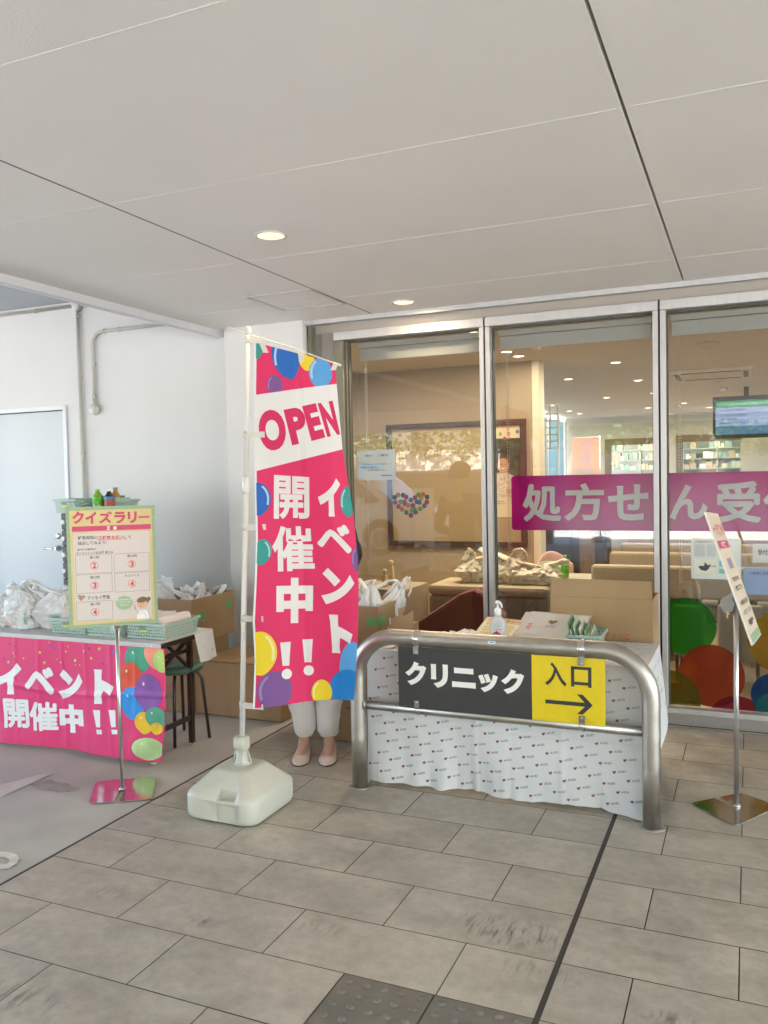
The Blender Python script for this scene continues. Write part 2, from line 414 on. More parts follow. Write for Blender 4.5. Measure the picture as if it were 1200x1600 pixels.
# patched strip and painted road letter
mb = MB().use(mat('patch_concrete', (.54, .50, .45), .75, noise=(8, .1)))
P = [atz(85, 1208, 0), atz(60, 1211, 0), atz(-60, 1243, 0), atz(-60, 1272, 0)]; mb.poly([(p.x, p.y, .001) for p in P[::-1]]); struct(mb.build('repair_strip'))
mb = MB().use(mat('worn_marking', (.62, .62, .54), .7, noise=(25, .15)))
pts = [(-30, 1330), (0, 1331), (14, 1332), (26, 1336), (30, 1343), (26, 1350), (18, 1354), (14, 1358), (0, 1358), (-30, 1356)]
inn = [(-30, 1340), (0, 1340), (12, 1341), (17, 1345), (15, 1349), (10, 1347), (0, 1348), (-30, 1348)]
Q = [atz(x, y, 0) for x, y in pts]; R = [atz(*p, 0) for p in [(-30, 1340), (0, 1339), (8, 1340), (14, 1343), (16, 1345), (14, 1348), (10, 1351), (8, 1351), (0, 1350), (-30, 1349)]]
mb.add([(p.x, p.y, .002) for p in Q+R], [(i, i+1, 11+i, 10+i) for i in range(9)]); struct(mb.build('painted_marking'))
# dark stain on drive
mb = MB().use(mat('stain', (.31, .28, .25), .6, noise=(12, .25)))
cx = atz(85, 1228, 0); mb.poly([(cx.x+(.14*math.cos(t)*(1+.35*fbm(math.cos(t)*2, math.sin(t)*2, 5)))*1.1, cx.y+.05*math.sin(t)*(1+.5*fbm(math.cos(t)*3, math.sin(t)*3, 1)), .0005) for t in [2*math.pi*k/40 for k in range(40)]]); struct(mb.build('floor_stain'))

# ================================================================ CANOPY
ZC = 2.58
can = thing('canopy', 'pale grey panelled ceiling of the covered forecourt', 'ceiling', (0, 0, ZC))
mb = MB().use(ceilm); xs = [-3.50, -2.286, -.339, 1.61, 3.55, 5.5, 9]
ys = [-7, -6.18, -5.2, -4.22, -3.24, -2.26, -1.28, -.3, .67, 1.645, 2.622, 3.60, 4.58, 5.22]
for i in range(len(xs)-1):
    g0 = (0, .0035, .005, .0035, .0035, .0035, .0035)[i]; g1 = (.0035, .005, .0035, .0035, .0035, .0035, .0035)[i]
    mb.box(xs[i]+g0, -7, ZC, xs[i+1]-g1, 5.22, ZC+.03)
mb.build('panel', can)
mb = MB().use(joint); mb.box(-3.5, -7, ZC+.031, 9, 5.22, ZC+.045); mb.build('joint_backing', can)
mb = MB().use(mat('groove_shade', (.16, .155, .15), .7)); mb.box(-2.290, -7, ZC-.0006, -2.282, 5.12, ZC+.002); mb.build('groove_shade_strip', can)  # dark strip added to stand in for the shade inside the panel groove
mb = MB().use(mat('seam_white', (.90, .90, .86), .45))
for y in ys[1:-1]:
    for i in range(len(xs)-1): mb.box(xs[i]+.02, y-.0008, ZC-.0008, xs[i+1]-.02, y+.0008, ZC+.001)
mb.build('seam', can)
mb = MB().use(alu)
hx0, hx1, hy0, hy1 = -2.735, -2.29, 4.285, 4.745
for a in ((hx0, hy0, hx1, hy0+.012), (hx0, hy1-.012, hx1, hy1), (hx0, hy0+.012, hx0+.012, hy1-.012), (hx1-.012, hy0+.012, hx1, hy1-.012)): mb.box(a[0], a[1], ZC-.004, a[2], a[3], ZC+.002)
mb.build('access_hatch', can)
mb = MB().use(mat('trim_grey', (.62, .63, .64), .45, .3)); mb.box(-3.56, -7, ZC-.045, -3.50, 5.2, ZC+.42); mb.build('edge_trim', can)
mb = MB().use(mat('high_ceiling_grey', (.42, .44, .47), .8, noise=(2, .05))); mb.box(-11, -7, 2.965, -3.561, 5.5, 3.0); mb.build('high_ceiling', can)  # the high ceiling is a plain grey colour
mb = MB().use(white); mb.box(-11, -7.15, ZC-.1, 9, -7.001, 3.3); mb.box(-11.15, -7.15, 2.70, -11.001, 5.5, 3.3); mb.build('fascia', can)
mb = MB().use(mat('roof_deck', (.4, .4, .4), .9)); mb.box(-11, -7, 3.25, 9, 5.5, 3.3); mb.build('roof', can)
# downlights
lampglow = emis('lamp_glow', (1, .74, .40), .14)
lampin = emis('lamp_glow_inside', (1, .80, .50), .6)
def downlight(p, label, group, r=.05, power=3.5, ring=white, col=(1, .80, .55)):
    t = thing('downlight', label, 'downlight', p, group)
    mb = MB().use(ring); mb.lathe([(r+.006, 0), (r+.012, -.004), (r+.002, -.006), (r, -.002), (r-.001, .0)], (0, 0, 0), 28); mb.build('trim_ring', t, local=True)
    mb = MB().use(lampin if p[1] > 5.3 else lampglow); mb.lathe([(r-.002, -.003), (r*.6, -.0065), (.002, -.0075)], (0, 0, 0), 28); mb.build('diffuser', t, local=True)
    l = bpy.data.lights.new('lamp', 'AREA'); l.shape = 'DISK'; l.size = r*1.25; l.energy = power; l.color = col
    lo = bpy.data.objects.new('lamp', l); COL.objects.link(lo); lo.parent = t; lo.location = (0, 0, -.012)
    return t
for p, lb in (((-1.942, 3.27, ZC), 'nearer glowing round downlight in the forecourt ceiling'), ((-1.962, 4.88, ZC), 'glowing round downlight in the forecourt ceiling close to the shop glazing')):
    downlight(p, lb, 'downlights in the forecourt ceiling', .062, .4)

# ================================================================ WHITE WALL with door
YW = 5.30
wl = thing('white_wall', 'white rendered wall with a flush door, left of the glazed shopfront', 'wall', (-5, YW, 0))
mb = MB().use(white)
dR = aty(99, 640, YW).x; dz = aty(99, 640, YW).z; dL = dR-.9
mb.box(-11, YW, 0, dL, YW+.15, 3.2); mb.box(dR, YW, 0, -3.3, YW+.15, 3.2); mb.box(dL, YW, dz, dR, YW+.15, 3.2); mb.build('wall', wl)
mb = MB().use(mat('door_paint', (.55, .58, .60), .5, noise=(2, .02))); mb.box(dL+.004, YW+.03, .01, dR-.004, YW+.07, dz-.006)
d = mb.build('door', wl, bevel=.002)
mb = MB().use(mat('gap_shade', (.10, .11, .12), .8)); mb.box(dL+.004, YW+.002, dz-.0055, dR-.004, YW+.06, dz-.0005); mb.build('door_gap_shade', wl)  # solid dark strip painted in for the shade in the gap above the door
mb = MB().use(mat('door_frame_paint', (.7, .73, .77), .45)); fw = .035
mb.box(dR-.002, YW-.012, 0, dR+fw, YW-.0005, dz+fw); mb.box(dL-fw, YW-.012, dz+.001, dR-.003, YW-.0005, dz+fw); mb.box(dL-fw, YW-.012, 0, dL+.002, YW-.0005, dz)
mb.build('door_frame', wl, bevel=.003)
hp = aty(88, 857, YW); mb = MB().use(chrome)
mb.lathe([(.026, 0), (.026, .01), (.012, .014), (.011, .05)], (0, 0, 0), 20)
for i, v in enumerate(mb.V): mb.V[i] = (hp.x+v[0], YW+.03-v[2], hp.z+v[1])
mb.tube([(hp.x, YW-.018, hp.z), (hp.x-.03, YW-.02, hp.z), (hp.x-.12, YW-.02, hp.z-.002)], [.009, .009, .007], 10)
kp = aty(88, 838, YW); k0 = len(mb.V); mb.lathe([(.024, 0), (.024, .012), (.016, .018), (.006, .019)], (0, 0, 0), 20)
for i in range(k0, len(mb.V)): v = mb.V[i]; mb.V[i] = (kp.x+v[0], YW+.03-v[2], kp.z+v[1])
mb.build('door_handle', d)
mb = MB().use(white); mb.box(-3.437, 5.10, 0, -2.80, 5.299, ZC+.02)
tag(mb.build('column', bevel=.004), 'square white column between the white wall and the shop glazing', 'column')

# conduits
pipe = mat('conduit_grey', (.52, .51, .46), .5, noise=(15, .05))
def conduit(label, path, boxes, bands):
    t = thing('conduit', label, 'pipe', (path[0][0], YW, path[0][2]))
    mb = MB().use(pipe); mb.tube(path, .0135, 12); mb.build('pipe', t)
    for p in bands:
        mb = MB().use(pipe); x, y, z, ver = p
        if ver: mb.box(x-.022, YW-.004, z-.009, x+.022, YW-.001, z+.009); mb.tube([(x, y, z-.009), (x, y, z+.009)], .017, 12)
        else: mb.box(x-.009, YW-.004, z-.022, x+.009, YW-.001, z+.022); mb.tube([(x-.009, y, z), (x+.009, y, z)], .017, 12)
        mb.build('saddle_clip', t)
    for x, z, r in boxes:
        mb = MB().use(pipe); mb.lathe([(r, 0), (r, .03), (r*.93, .036), (.002, .037)], (0, 0, 0), 28)
        for i, v in enumerate(mb.V): mb.V[i] = (x+v[0], YW-.001-v[2], z+v[1])
        mb.build('junction_box', t)
yp = YW-.018
a = aty(123, 478, YW); hz = a.z
b1 = aty(-80, 497, YW)
conduit('grey conduit running full height down the white wall from a round ceiling-level box', [(a.x, yp, hz), (a.x, yp, 1.2), (a.x, yp, .05)], [(a.x, hz, .045)], [(a.x, yp, 2.36, 1), (a.x, yp, 1.75, 1), (a.x, yp, 2.84, 1)])
conduit('grey horizontal conduit just under the high ceiling left of the round box', [(a.x-.04, yp, hz), (-8.5, yp, hz+.0)], [], [(a.x-.45, yp, hz, 0)])
conduit('short grey horizontal conduit right of the round ceiling-level box', [(a.x+.04, yp, hz), (-3.6, yp, hz)], [], [(a.x+.09, yp, hz, 0)])
q = aty(150, 640, YW); zt = aty(215, 512, YW).z; pts = [(q.x, yp, q.z+.03), (q.x, yp, zt-.11)]
for k in range(1, 7): t = k/6*math.pi/2; pts.append((q.x+.11*(1-math.cos(t)), yp, zt-.11+.11*math.sin(t)))
pts += [(-3.6, yp, zt)]
conduit('bent grey conduit ending in a round box halfway up the white wall', pts, [(q.x, q.z, .043)], [(q.x, yp, 2.45, 1), (q.x, yp, q.z+.1, 1), (aty(187, 513, YW).x, yp, zt, 0), (aty(165, 515, YW).x, yp, zt, 0)])

# ================================================================ GLAZED SHOPFRONT
gf = thing('shopfront', 'aluminium framed full-height shop glazing', 'shopfront', (-1.5, 5.2, 0))
YG = 5.25
mull = [(-1.568, -1.501), (-.515, -.443), (.543, .612), (1.60, 1.67), (2.66, 2.73), (3.72, 3.79)]
mb = MB().use(alu)
for a, b in mull:
    c = (a+b)/2
    mb.box(a, 5.175, .1, c-.006, 5.30, 2.434); mb.box(c+.006, 5.175, .1, b, 5.30, 2.434)
fr = mb.build('mullion', gf, bevel=.002)
mb = MB().use(joint)
for a, b in mull: c = (a+b)/2; mb.box(c-.0055, 5.19, .1, c+.0055, 5.29, 2.50)
mb.build('mullion_groove', gf)
mb = MB().use(alu)
for a, b in zip([-2.60]+[(m_[0]+m_[1])/2+.006 for m_ in mull], [(m_[0]+m_[1])/2-.006 for m_ in mull]+[4.8]): mb.box(a, 5.172, 2.436, b, 5.30, 2.492)
mb.build('head_frame', gf, bevel=.002)
mb = MB().use(mat('head_beige', (.42, .38, .33), .6)); mb.box(-2.80, 5.22, 2.494, 9, 5.32, 2.60); mb.build('head_panel', gf)
mb = MB().use(alu); mb.box(-2.80, 5.12, 2.562, 9, 5.219, 2.579); mb.box(-2.80, 5.12, 2.548, 9, 5.135, 2.5618); mb.build('ceiling_track', gf)
mb = MB().use(alu); mb.box(-2.60, 5.172, .068, 4.8, 5.30, .098); mb.build('sill', gf, bevel=.002)
mb = MB().use(mat('kick_plate', (.36, .345, .325), .45, .5)); mb.box(-2.80, 5.18, 0, 4.8, 5.30, .066); mb.build('kick_plate', gf)
bronze = mat('bronze_frame', (.20, .185, .14), .45, .4)
mb = MB().use(mat('side_beige', (.24, .225, .20), .5)); mb.box(-2.76, 5.195, .067, -2.602, 5.29, 2.492); mb.build('side_panel', gf)
mb = MB().use(bronze); mb.box(-2.785, 5.15, .067, -2.762, 5.29, 2.547); mb.box(-2.60, 5.178, .1, -2.535, 5.30, 2.434); mb.box(-2.715, 5.185, .067, -2.702, 5.1945, 2.492); mb.box(-2.534, 5.21, .1, -2.522, 5.29, 2.434); mb.build('side_frame', gf, bevel=.002)
mb = MB().use(mat('gasket', (.08, .085, .07), .6))
for a, b in zip([-2.522]+[m_[1] for m_ in mull], [m_[0] for m_ in mull]+[4.8]):
    mb.box(a, 5.23, .1, a+.008, 5.27, 2.434); mb.box(b-.008, 5.23, .1, b, 5.27, 2.434); mb.box(a+.008, 5.23, 2.424, b-.008, 5.27, 2.434)
mb.build('gasket', gf)
glass = glassmat('shop_glass', (.86, .86, .81), 2.3)
for a, b in zip([-2.522]+[m_[1] for m_ in mull], [m_[0] for m_ in mull]+[4.8]):
    mb = MB().use(glass); mb.poly([(a+.008, YG, .1), (b-.008, YG, .1), (b-.008, YG, 2.424), (a+.008, YG, 2.424)]); mb.build('glass_pane', gf)
# roller blinds behind the head
blind = mat('blind_white', (.80, .82, .82), .55)
for i, (a, b) in enumerate(((-2.50, -1.58), (-1.49, -.53), (-.43, .53))):
    t = thing('roller_blind', ('rolled up white blind at the top of the left glass pane', 'rolled up white blind at the top of the middle glass pane', 'rolled up white blind at the top of the right glass pane')[i], 'blind', ((a+b)/2, 5.4, 2.35), 'roller blinds')
    mb = MB().use(blind); mb.box(a, 5.34, 2.395, b, 5.42, 2.43); mb.build('head_rail', t, bevel=.003)
    mb = MB().use(blind); mb.box(a+.01, 5.345, 2.315, b-.01, 5.40, 2.39); mb.box(a+.01, 5.335, 2.305, b-.01, 5.344, 2.318); mb.build('fabric_roll', t)
    mb = MB().use(mat('bead_chain', (.75, .73, .66), .4))
    xc = a+.045
    for s_ in (0, .012):
        for k in range(90): z = 2.34-k*.017; mb.box(xc+s_-.0022, 5.36, z-.0055, xc+s_+.0022, 5.3645, z+.0055)
    mb.build('bead_chain', t)
# ---- decals on the glass
YD = YG-.004
fd = lambda u, v, o=0: Vector((u, YD-o, v))
pg = Plane((-3, YD), (1, YD)); pg_u = lambda r: (r[0]-3, r[1], r[2]-3, r[3])
mag = film('magenta_film', (.24, .004, .105), body=.74, tint=(.42, .03, .24))
lett = film('letter_film', (.36, .39, .36), body=.74, tint=(.62, .66, .62))
bt, bb = 1.487, 1.142
mb = MB().use(mag)
for a, b in ((-1.392, -.523), (-.435, .535)):
    P = rrect(-1.392, bb, .9, bt, .02); P = clip2d(P, a, b); mb.shape(P, fd)
chars = (('処', 817, 756, 877, 815), ('方', 881, 755, 944, 814), ('せ', 950, 757, 1013, 813), ('ん', 1046, 757, 1106, 812), ('受', 1119, 752, 1189, 817), ('付', 1193, 752, 1263, 818))
mb.use(lett)
f2 = lambda u, v: fd(u, v, .002)
for s_, x0, y0, x1, y1 in chars:
    r = pg_u(pg.rect(x0, y0, x1, y1)); r = (r[0], r[1], r[2], r[3])
    V, Fs, b = text_geo(s_, .032, 4); kx = (r[2]-r[0])/(b[2]-b[0]); ky = (r[3]-r[1])/(b[3]-b[1])
    mb.map2d([(r[0]+(x-b[0])*kx, r[1]+(y-b[1])*ky) for x, y in V], Fs, f2)
tag(mb.build('window_lettering'), 'magenta film band with large Japanese letters across the glass', 'window sign')
# heart of dots
dots = {'o': (.62, .22, .05), 'd': (.03, .13, .17), 'g': (.22, .38, .12), 'p': (.40, .05, .16), 'y': (.6, .4, .08), 'b': (.06, .22, .36), 't': (.05, .25, .24), 'k': (.62, .25, .22), 'v': (.36, .12, .26)}
hd = [(350, 1117, 'o'), (380, 1119, 'd'), (330, 1132, 'd'), (399, 1130, 'p'), (472, 1117, 'g'), (499, 1114, 'o'), (523, 1130, 'd'), (451, 1134, 'p'), (427, 1148, 'b'), (487, 1138, 'y'), (367, 1158, 'g'), (334, 1162, 'v'), (389, 1158, 'v'), (392, 1170, 'v'), (463, 1158, 'b'), (478, 1162, 'b'), (522, 1160, 'p'), (354, 1186, 'v'), (412, 1179, 'k'), (440, 1180, 'p'), (508, 1182, 'b'), (376, 1203, 'k'), (448, 1203, 'g'), (483, 1200, 'g'), (435, 1210, 'g'), (402, 1222, 't'), (457, 1220, 'b'), (429, 1239, 'p')]
mb = MB()
for i, (x, y, k) in enumerate(hd):
    p = aty(530+x/3.81, 480+y/3.81, YD); mb.use(film('dot_'+k, tuple(x_*.42 for x_ in dots[k]), body=.93)); mb.shape(circ(p.x, p.z, .0165, 20), lambda u, v, i=i: fd(u, v, .0003*i))
tag(mb.build('heart_decal'), 'heart made of coloured translucent dots stuck on the left glass pane', 'window decal')
# big translucent circles low on the right pane
cl = [('green', (1071, 979), 50, (.02, .22, .01), (.10, .50, .04)), ('orange', (1111, 1056), 55, (.38, .045, .01), (.75, .22, .08)), ('amber', (1222, 1004), 57, (.38, .20, .01), (.8, .55, .1)),
      ('olive', (1047, 1092), 50, (.16, .12, .01), (.5, .4, .1)), ('crimson', (1153, 1131), 50, (.22, .01, .03), (.6, .08, .14)), ('blue', (1211, 1087), 40, (.01, .06, .22), (.05, .25, .6)), ('teal', (1214, 1112), 36, (.02, .2, .2), (.1, .55, .5)),
      ('amber', (1300, 1095), 52, (.38, .20, .01), (.8, .55, .1)), ('green', (1375, 1040), 50, (.02, .22, .01), (.10, .50, .04))]
for i, (nm, (x, y), r, c1, c2) in enumerate(cl):
    p = aty(x, y, YD); q_ = aty(x+r, y, YD); R = q_.x-p.x
    P = clip2d(circ(p.x, p.z, R*.97, 56), -.434, .534); P = clip2d(P, .101, None, 1)
    mb = MB().use(film('circle_'+nm, tuple(x_*.65 for x_ in c1), body=.55, tint=tuple(x_*.75 for x_ in c2))); mb.shape(P, lambda u, v, i=i: fd(u, v, .0005*i))
    tag(mb.build('circle_decal'), {0: 'green translucent disc, topmost on the right glass pane', 1: 'orange translucent disc under the green one on the right pane', 2: 'amber translucent disc at the right frame edge of the glass', 3: 'olive translucent disc in the bottom left corner of the right pane', 4: 'crimson translucent disc at the bottom of the right pane by the sign pole', 5: 'blue translucent disc low at the right photo edge', 6: 'teal translucent disc just under the blue one'}.get(i, 'translucent disc further right, beyond the photo edge' if i == 7 else 'green translucent disc further right, beyond the photo edge'), 'window decal')
# notices taped on the glass
def notice(name, label, px, lines, bgc=(.62, .66, .66), extra=None, backing=.8):
    r = pg_u(pg.rect(*px)); P = [(r[0], r[1]), (r[2], r[1]), (r[2], r[3]), (r[0], r[3])]
    mb = MB().use(film(name+'_paper', bgc, body=backing, tint=(.8, .85, .88))); mb.prism([fd(u, v) for u, v in P], (0, -.001, 0))
    mb.use(mat('print_black', (.05, .05, .06), .6))
    for s_, q0, q1, q2, q3 in lines:
        W, Hh = r[2]-r[0], r[3]-r[1]; mb.text(s_, (r[0]+W*q0, r[1]+Hh*q1, r[0]+W*q2, r[1]+Hh*q3), lambda u, v: fd(u, v, .0018), .01, res=2)
    if extra: extra(mb, r)
    return tag(mb.build(name), label, 'notice')
def ex1(mb, r):
    mb.use(mat('notice_blue', (.25, .45, .62), .6)); mb.shape([(r[0]+.005, r[1]+.085), (r[0]+.17, r[1]+.085), (r[0]+.17, r[1]+.107), (r[0]+.005, r[1]+.107)], lambda u, v: fd(u, v, .0015))
notice('paper_notice', 'sheet of printed notice taped to the left glass pane', (559, 703, 618, 750), [('お知らせ', .2, .78, .38, .86), ('ご案内', .55, .78, .8, .86), ('こちらは出入口ではございません。', .12, .50, .8, .56), ('中央の出入口をご利用ください。', .1, .40, .55, .46), ('お気軽にお声掛けください。', .28, .30, .76, .36), ('店舗事務局', .6, .12, .9, .17)], (.5, .55, .56), ex1, .62)
def ex2(mb, r):
    W, Hh = r[2]-r[0], r[3]-r[1]
    def bx(a, b, c, d, m_): mb.use(m_); mb.shape([(r[0]+W*a, r[1]+Hh*b), (r[0]+W*c, r[1]+Hh*b), (r[0]+W*c, r[1]+Hh*d), (r[0]+W*a, r[1]+Hh*d)], lambda u, v: fd(u, v, .0015))
    gy = mat('notice_grey', (.42, .44, .44), .6); tl = mat('notice_teal', (.16, .42, .38), .6); bk = mat('print_black'); og = mat('notice_orange', (.6, .3, .15), .6)
    bx(.06, .56, .28, .86, gy); bx(.32, .56, .5, .86, gy); bx(.56, .56, .76, .72, gy); bx(.06, .12, .5, .5, mat('notice_cream', (.6, .6, .5), .6)); bx(.56, .14, .68, .26, tl); bx(.72, .14, .84, .26, tl); bx(.56, .32, .7, .46, tl); bx(.56, .78, .8, .86, og)
    mb.use(bk); mb.shape([(r[0]+W*a, r[1]+Hh*b) for a, b in ((.14, .3), (.2, .22), (.3, .2), (.36, .26), (.4, .38), (.34, .34), (.28, .42), (.26, .32), (.2, .33))], lambda u, v: fd(u, v, .0022))
notice('information_poster', 'white information sheet with small pictures behind the right hand sign board', (1080, 842, 1158, 905), [('ご利用方法のご案内', .06, .90, .6, .96), ('受付時間', .34, .3, .5, .34)], (.62, .66, .62), ex2, .85)
notice('notice_sheet', 'white notice strip on the glass right of the tilted sign board', (1176, 850, 1262, 880), [('受付窓口のご案内', .1, .4, .8, .7)], (.6, .6, .58), None, .7)
notice('blue_notice', 'pale blue notice low on the glass right of the tilted sign board', (1162, 888, 1250, 930), [('ご自由にお取りください', .1, .75, .8, .86)], (.3, .4, .62), None, .6)
# ================================================================ SHOP INTERIOR (seen through the glass)
tan = mat('tan_wallpaper', (.40, .325, .225), .75, noise=(2, .03), bump=(140, .08))
room = thing('shop_interior', 'waiting room behind the glass with tan walls and lit ceiling', 'room', (0, 8, 0))
mb = MB().use(mat('shop_floor', (.30, .22, .13), .4, noise=(5, .1))); mb.box(-3.75, 5.32, -.02, 9, 18.8, .004); mb.build('floor', room)
mb = MB().use(mat('shop_ceiling', (.66, .60, .50), .8, noise=(2, .03))); mb.box(-3.75, 5.33, 2.58, 9, 18.8, 2.62); mb.build('ceiling', room)
mb = MB().use(tan); mb.box(-3.9, 5.46, 0, -3.75, 8.15, 2.58); mb.box(-3.75, 8.0, 0, -1.90, 8.15, 2.58); mb.build('wall', room)
mb = MB().use(mat('skirting_dark', (.10, .07, .05), .5)); mb.box(-3.74, 7.985, .004, -1.9, 7.999, .09); mb.build('skirting', room)
mb = MB().use(mat('trim_cream', (.72, .66, .52), .5)); mb.box(-1.899, 7.97, 0, -1.83, 8.18, 2.578); mb.build('wall_end_trim', room)
offw = mat('off_white_wall', (.40, .39, .34), .7, noise=(2, .03))
YB = 16.8
def hole_wall(mb, x0, x1, z0, z1, holes, y0, y1):
    xs_ = sorted({x0, x1} | {h[0] for h in holes} | {h[2] for h in holes}); zs = sorted({z0, z1} | {h[1] for h in holes} | {h[3] for h in holes})
    for a, b in zip(xs_, xs_[1:]):
        for c_, d_ in zip(zs, zs[1:]):
            mx_, mz_ = (a+b)/2, (c_+d_)/2
            if any(h[0] < mx_ < h[2] and h[1] < mz_ < h[3] for h in holes): continue
            mb.box(a, y0, c_, b, y1, d_)
A0, A1 = aty(955, 696, YB), aty(1022, 745, YB); B0, B1 = aty(1067, 690, YB), aty(1157, 742, YB)
zb = 1.42
mb = MB().use(offw); hole_wall(mb, -3.45, 9, 0, 2.58, [(A0.x, zb, A1.x, A0.z), (B0.x, zb, B1.x, B0.z)], YB, YB+.12); mb.box(9, 5.3, 0, 9.1, 18.8, 2.58); mb.box(-3.45, 18.7, 0, 9, 18.8, 2.58); mb.build('back_wall', room)
mb = MB().use(mat('roof_deck')); mb.box(-3.9, 5.5, 2.9, 9.1, 19, 2.95); mb.build('roof', room)
mb = MB().use(mat('brown_frame', (.13, .085, .045), .5)); 
for h0, h1 in ((A0, A1), (B0, B1)):
    mb.box(h0.x-.12, YB-.03, zb, h0.x, YB-.001, h0.z+.12); mb.box(h0.x, YB-.03, h0.z, h1.x+.02, YB-.001, h0.z+.12)
mb.build('hatch_frame', room)
# daylight glazing on the far left; translucent tint added to dim the bright sky
dimglass = mat('dimming_glass', (.26, .33, .35), .5, transl=.9)
mb = MB().use(dimglass); mb.box(-3.34, 8.2, .9, -3.335, 16.6, 2.5); mb.build('window_glass', room)
mb = MB().use(alu)
for y in (8.15, 9.6, 11, 12.4, 13.8, 15.0, 16.0, 16.62): mb.box(-3.40, y, 0, -3.30, y+.07, 2.58)
mb.box(-3.39, 8.16, .02, -3.31, 16.6, .9)
mb.build('window_frame', room)
grille = mat('grille_metal', (.5, .5, .47), .4, .5)
t = thing('hanging_grille', 'metal grid screen hanging by the far left window inside the shop', 'screen', (-2.95, 13.2, 1.7))
mb = MB().use(grille); g0, g1 = aty(836, 648, 13.2), aty(872, 700, 13.2)
for k in range(6): z = g1.z+(g0.z-g1.z)*k/5; mb.box(g0.x, 13.19, z-.012, g1.x, 13.21, z+.012)
for k in range(4): x = g0.x+(g1.x-g0.x)*k/3; mb.box(x-.012, 13.195, g1.z-.02, x+.012, 13.215, 2.58)
mb.build('grid', t)
# dispensary shelves behind hatches
def shelf(label, x0, x1, y, group='dispensary shelves'):
    t = thing('shelf_unit', label, 'shelf', (x0, y, 0), group)
    mb = MB().use(offw)
    for z in (.2, .75, 1.3, 1.52, 1.72, 1.92, 2.1): mb.box(x0, y, z, x1, y+.3, z+.02)
    for x in (x0-.03, (x0+x1)/2, x1): mb.box(x, y, 0, x+.03, y+.3, 2.12)
    mb.build('frame', t)
    cols = [mat('pack_white', (.75, .76, .7), .6), mat('pack_green', (.30, .42, .34), .6), mat('pack_grey', (.3, .33, .31), .6), mat('pack_cream', (.66, .6, .42), .6), mat('pack_orange', (.55, .36, .24), .6)]
    random.seed(int(x0*100)+5)
    for z in (1.32, 1.54, 1.74, 1.94):
        x = x0+.02
        while x < x1-.12:
            wd = random.uniform(.05, .14); hh = random.uniform(.06, .15)
            if random.random() < .8: mb = MB().use(random.choice(cols)); mb.box(x, y+.03, z, x+wd-.008, y+.2, z+hh); mb.build('medicine_pack', t)
            x += wd
shelf('white shelves of medicine packs behind the left dispensary hatch', A0.x-.3, A1.x+.3, 17.9)
shelf('white shelves of medicine packs behind the right dispensary hatch', B0.x-.2, B1.x+.3, 17.9)
# counter
t = thing('reception_counter', 'long reception counter in front of the dispensary hatches', 'counter', (0, 15.6, 0))
mb = MB().use(mat('counter_wood', (.24, .16, .09), .45, noise=(6, .15))); mb.box(-2.0, 15.6, .005, 6, 16.2, 1.0); mb.build('body', t, bevel=.01)
mb = MB().use(offw); mb.box(-2.05, 15.55, 1.001, 6, 16.25, 1.04); mb.build('counter_top', t)
for ch, px, lb, c_ in (('4', (955, 713, 966, 731), 'white number four sign beside the left dispensary hatch', (.8, .8, .75)), ('3', (1076, 709, 1085, 725), 'bronze number three sign in the right dispensary hatch', (.35, .28, .14)), ('6', (842, 716, 850, 731), 'pale number six sign by the far window', (.75, .78, .74))):
    mb = MB().use(mat('number_'+ch, c_, .5)); pl = Plane((-4, 14.6), (4, 14.6)); mb.text(ch, pl.rect(*px), lambda u, v: pl(u, v), .03)
    for i in range(len(mb.V)): pass
    o = mb.build('number_sign', solid=.02); tag(o, lb, 'sign')
# television
t0, t1 = aty(1116, 623, 12), aty(1218, 680, 12)
t = thing('television', 'wall hung television showing a green and blue notice', 'television', ((t0.x+t1.x)/2, 12, t1.z))
mb = MB().use(mat('tv_black', (.01, .01, .012), .3)); mb.box(t0.x-.02, 12.01, t1.z-.02, t1.x+.02, 12.07, t0.z+.02); mb.box((t0.x+t1.x)/2-.03, 12.03, t0.z, (t0.x+t1.x)/2+.03, 12.06, 2.58); mb.build('housing', t, bevel=.004)
pl = Plane((-4, 12), (4, 12)); R = pl.rect(1118, 625, 1216, 678); W, Hh = R[2]-R[0], R[3]-R[1]
mb = MB(); q = lambda a, b, c_, d_: [(R[0]+W*a, R[1]+Hh*b), (R[0]+W*c_, R[1]+Hh*b), (R[0]+W*c_, R[1]+Hh*d_), (R[0]+W*a, R[1]+Hh*d_)]
f3 = lambda o_: (lambda u, v: pl(u, v, o_))
mb.use(emis('tv_blue', (.42, .52, .80), .062)); mb.shape(q(0, .24, 1, .8), f3(0)); mb.use(emis('tv_deep', (.16, .30, .45), .055)); mb.shape(q(0, 0, 1, .24), f3(0)); mb.use(emis('tv_green', (.08, .42, .18), .055)); mb.shape(q(0, .8, 1, 1), f3(0))
mb.use(emis('tv_pale', (.6, .85, .7), .08)); mb.text('マイナ保険証または資格確認書でのお受付を', [R[0]+W*.05, R[1]+Hh*.86, R[0]+W*.95, R[1]+Hh*.94], f3(.004), .02, res=2)
mb.use(emis('tv_ink', (.05, .07, .16), .02))
for i, (s_, wd) in enumerate((('マイナ保険証が利用登録済か', .5), ('マイナ保険証の利用登録が', .52), ('お済みでない方は、', .36), ('お手持ちのマイナンバーカードを', .62), ('お持ちください', .34))):
    z = (.68, .53, .42, .31, .2)[i]; mb.text(s_, [R[0]+W*.06, R[1]+Hh*z, R[0]+W*(.06+wd*.85), R[1]+Hh*(z+.075)], f3(.004), .015, res=2)
mb.build('screen', t)
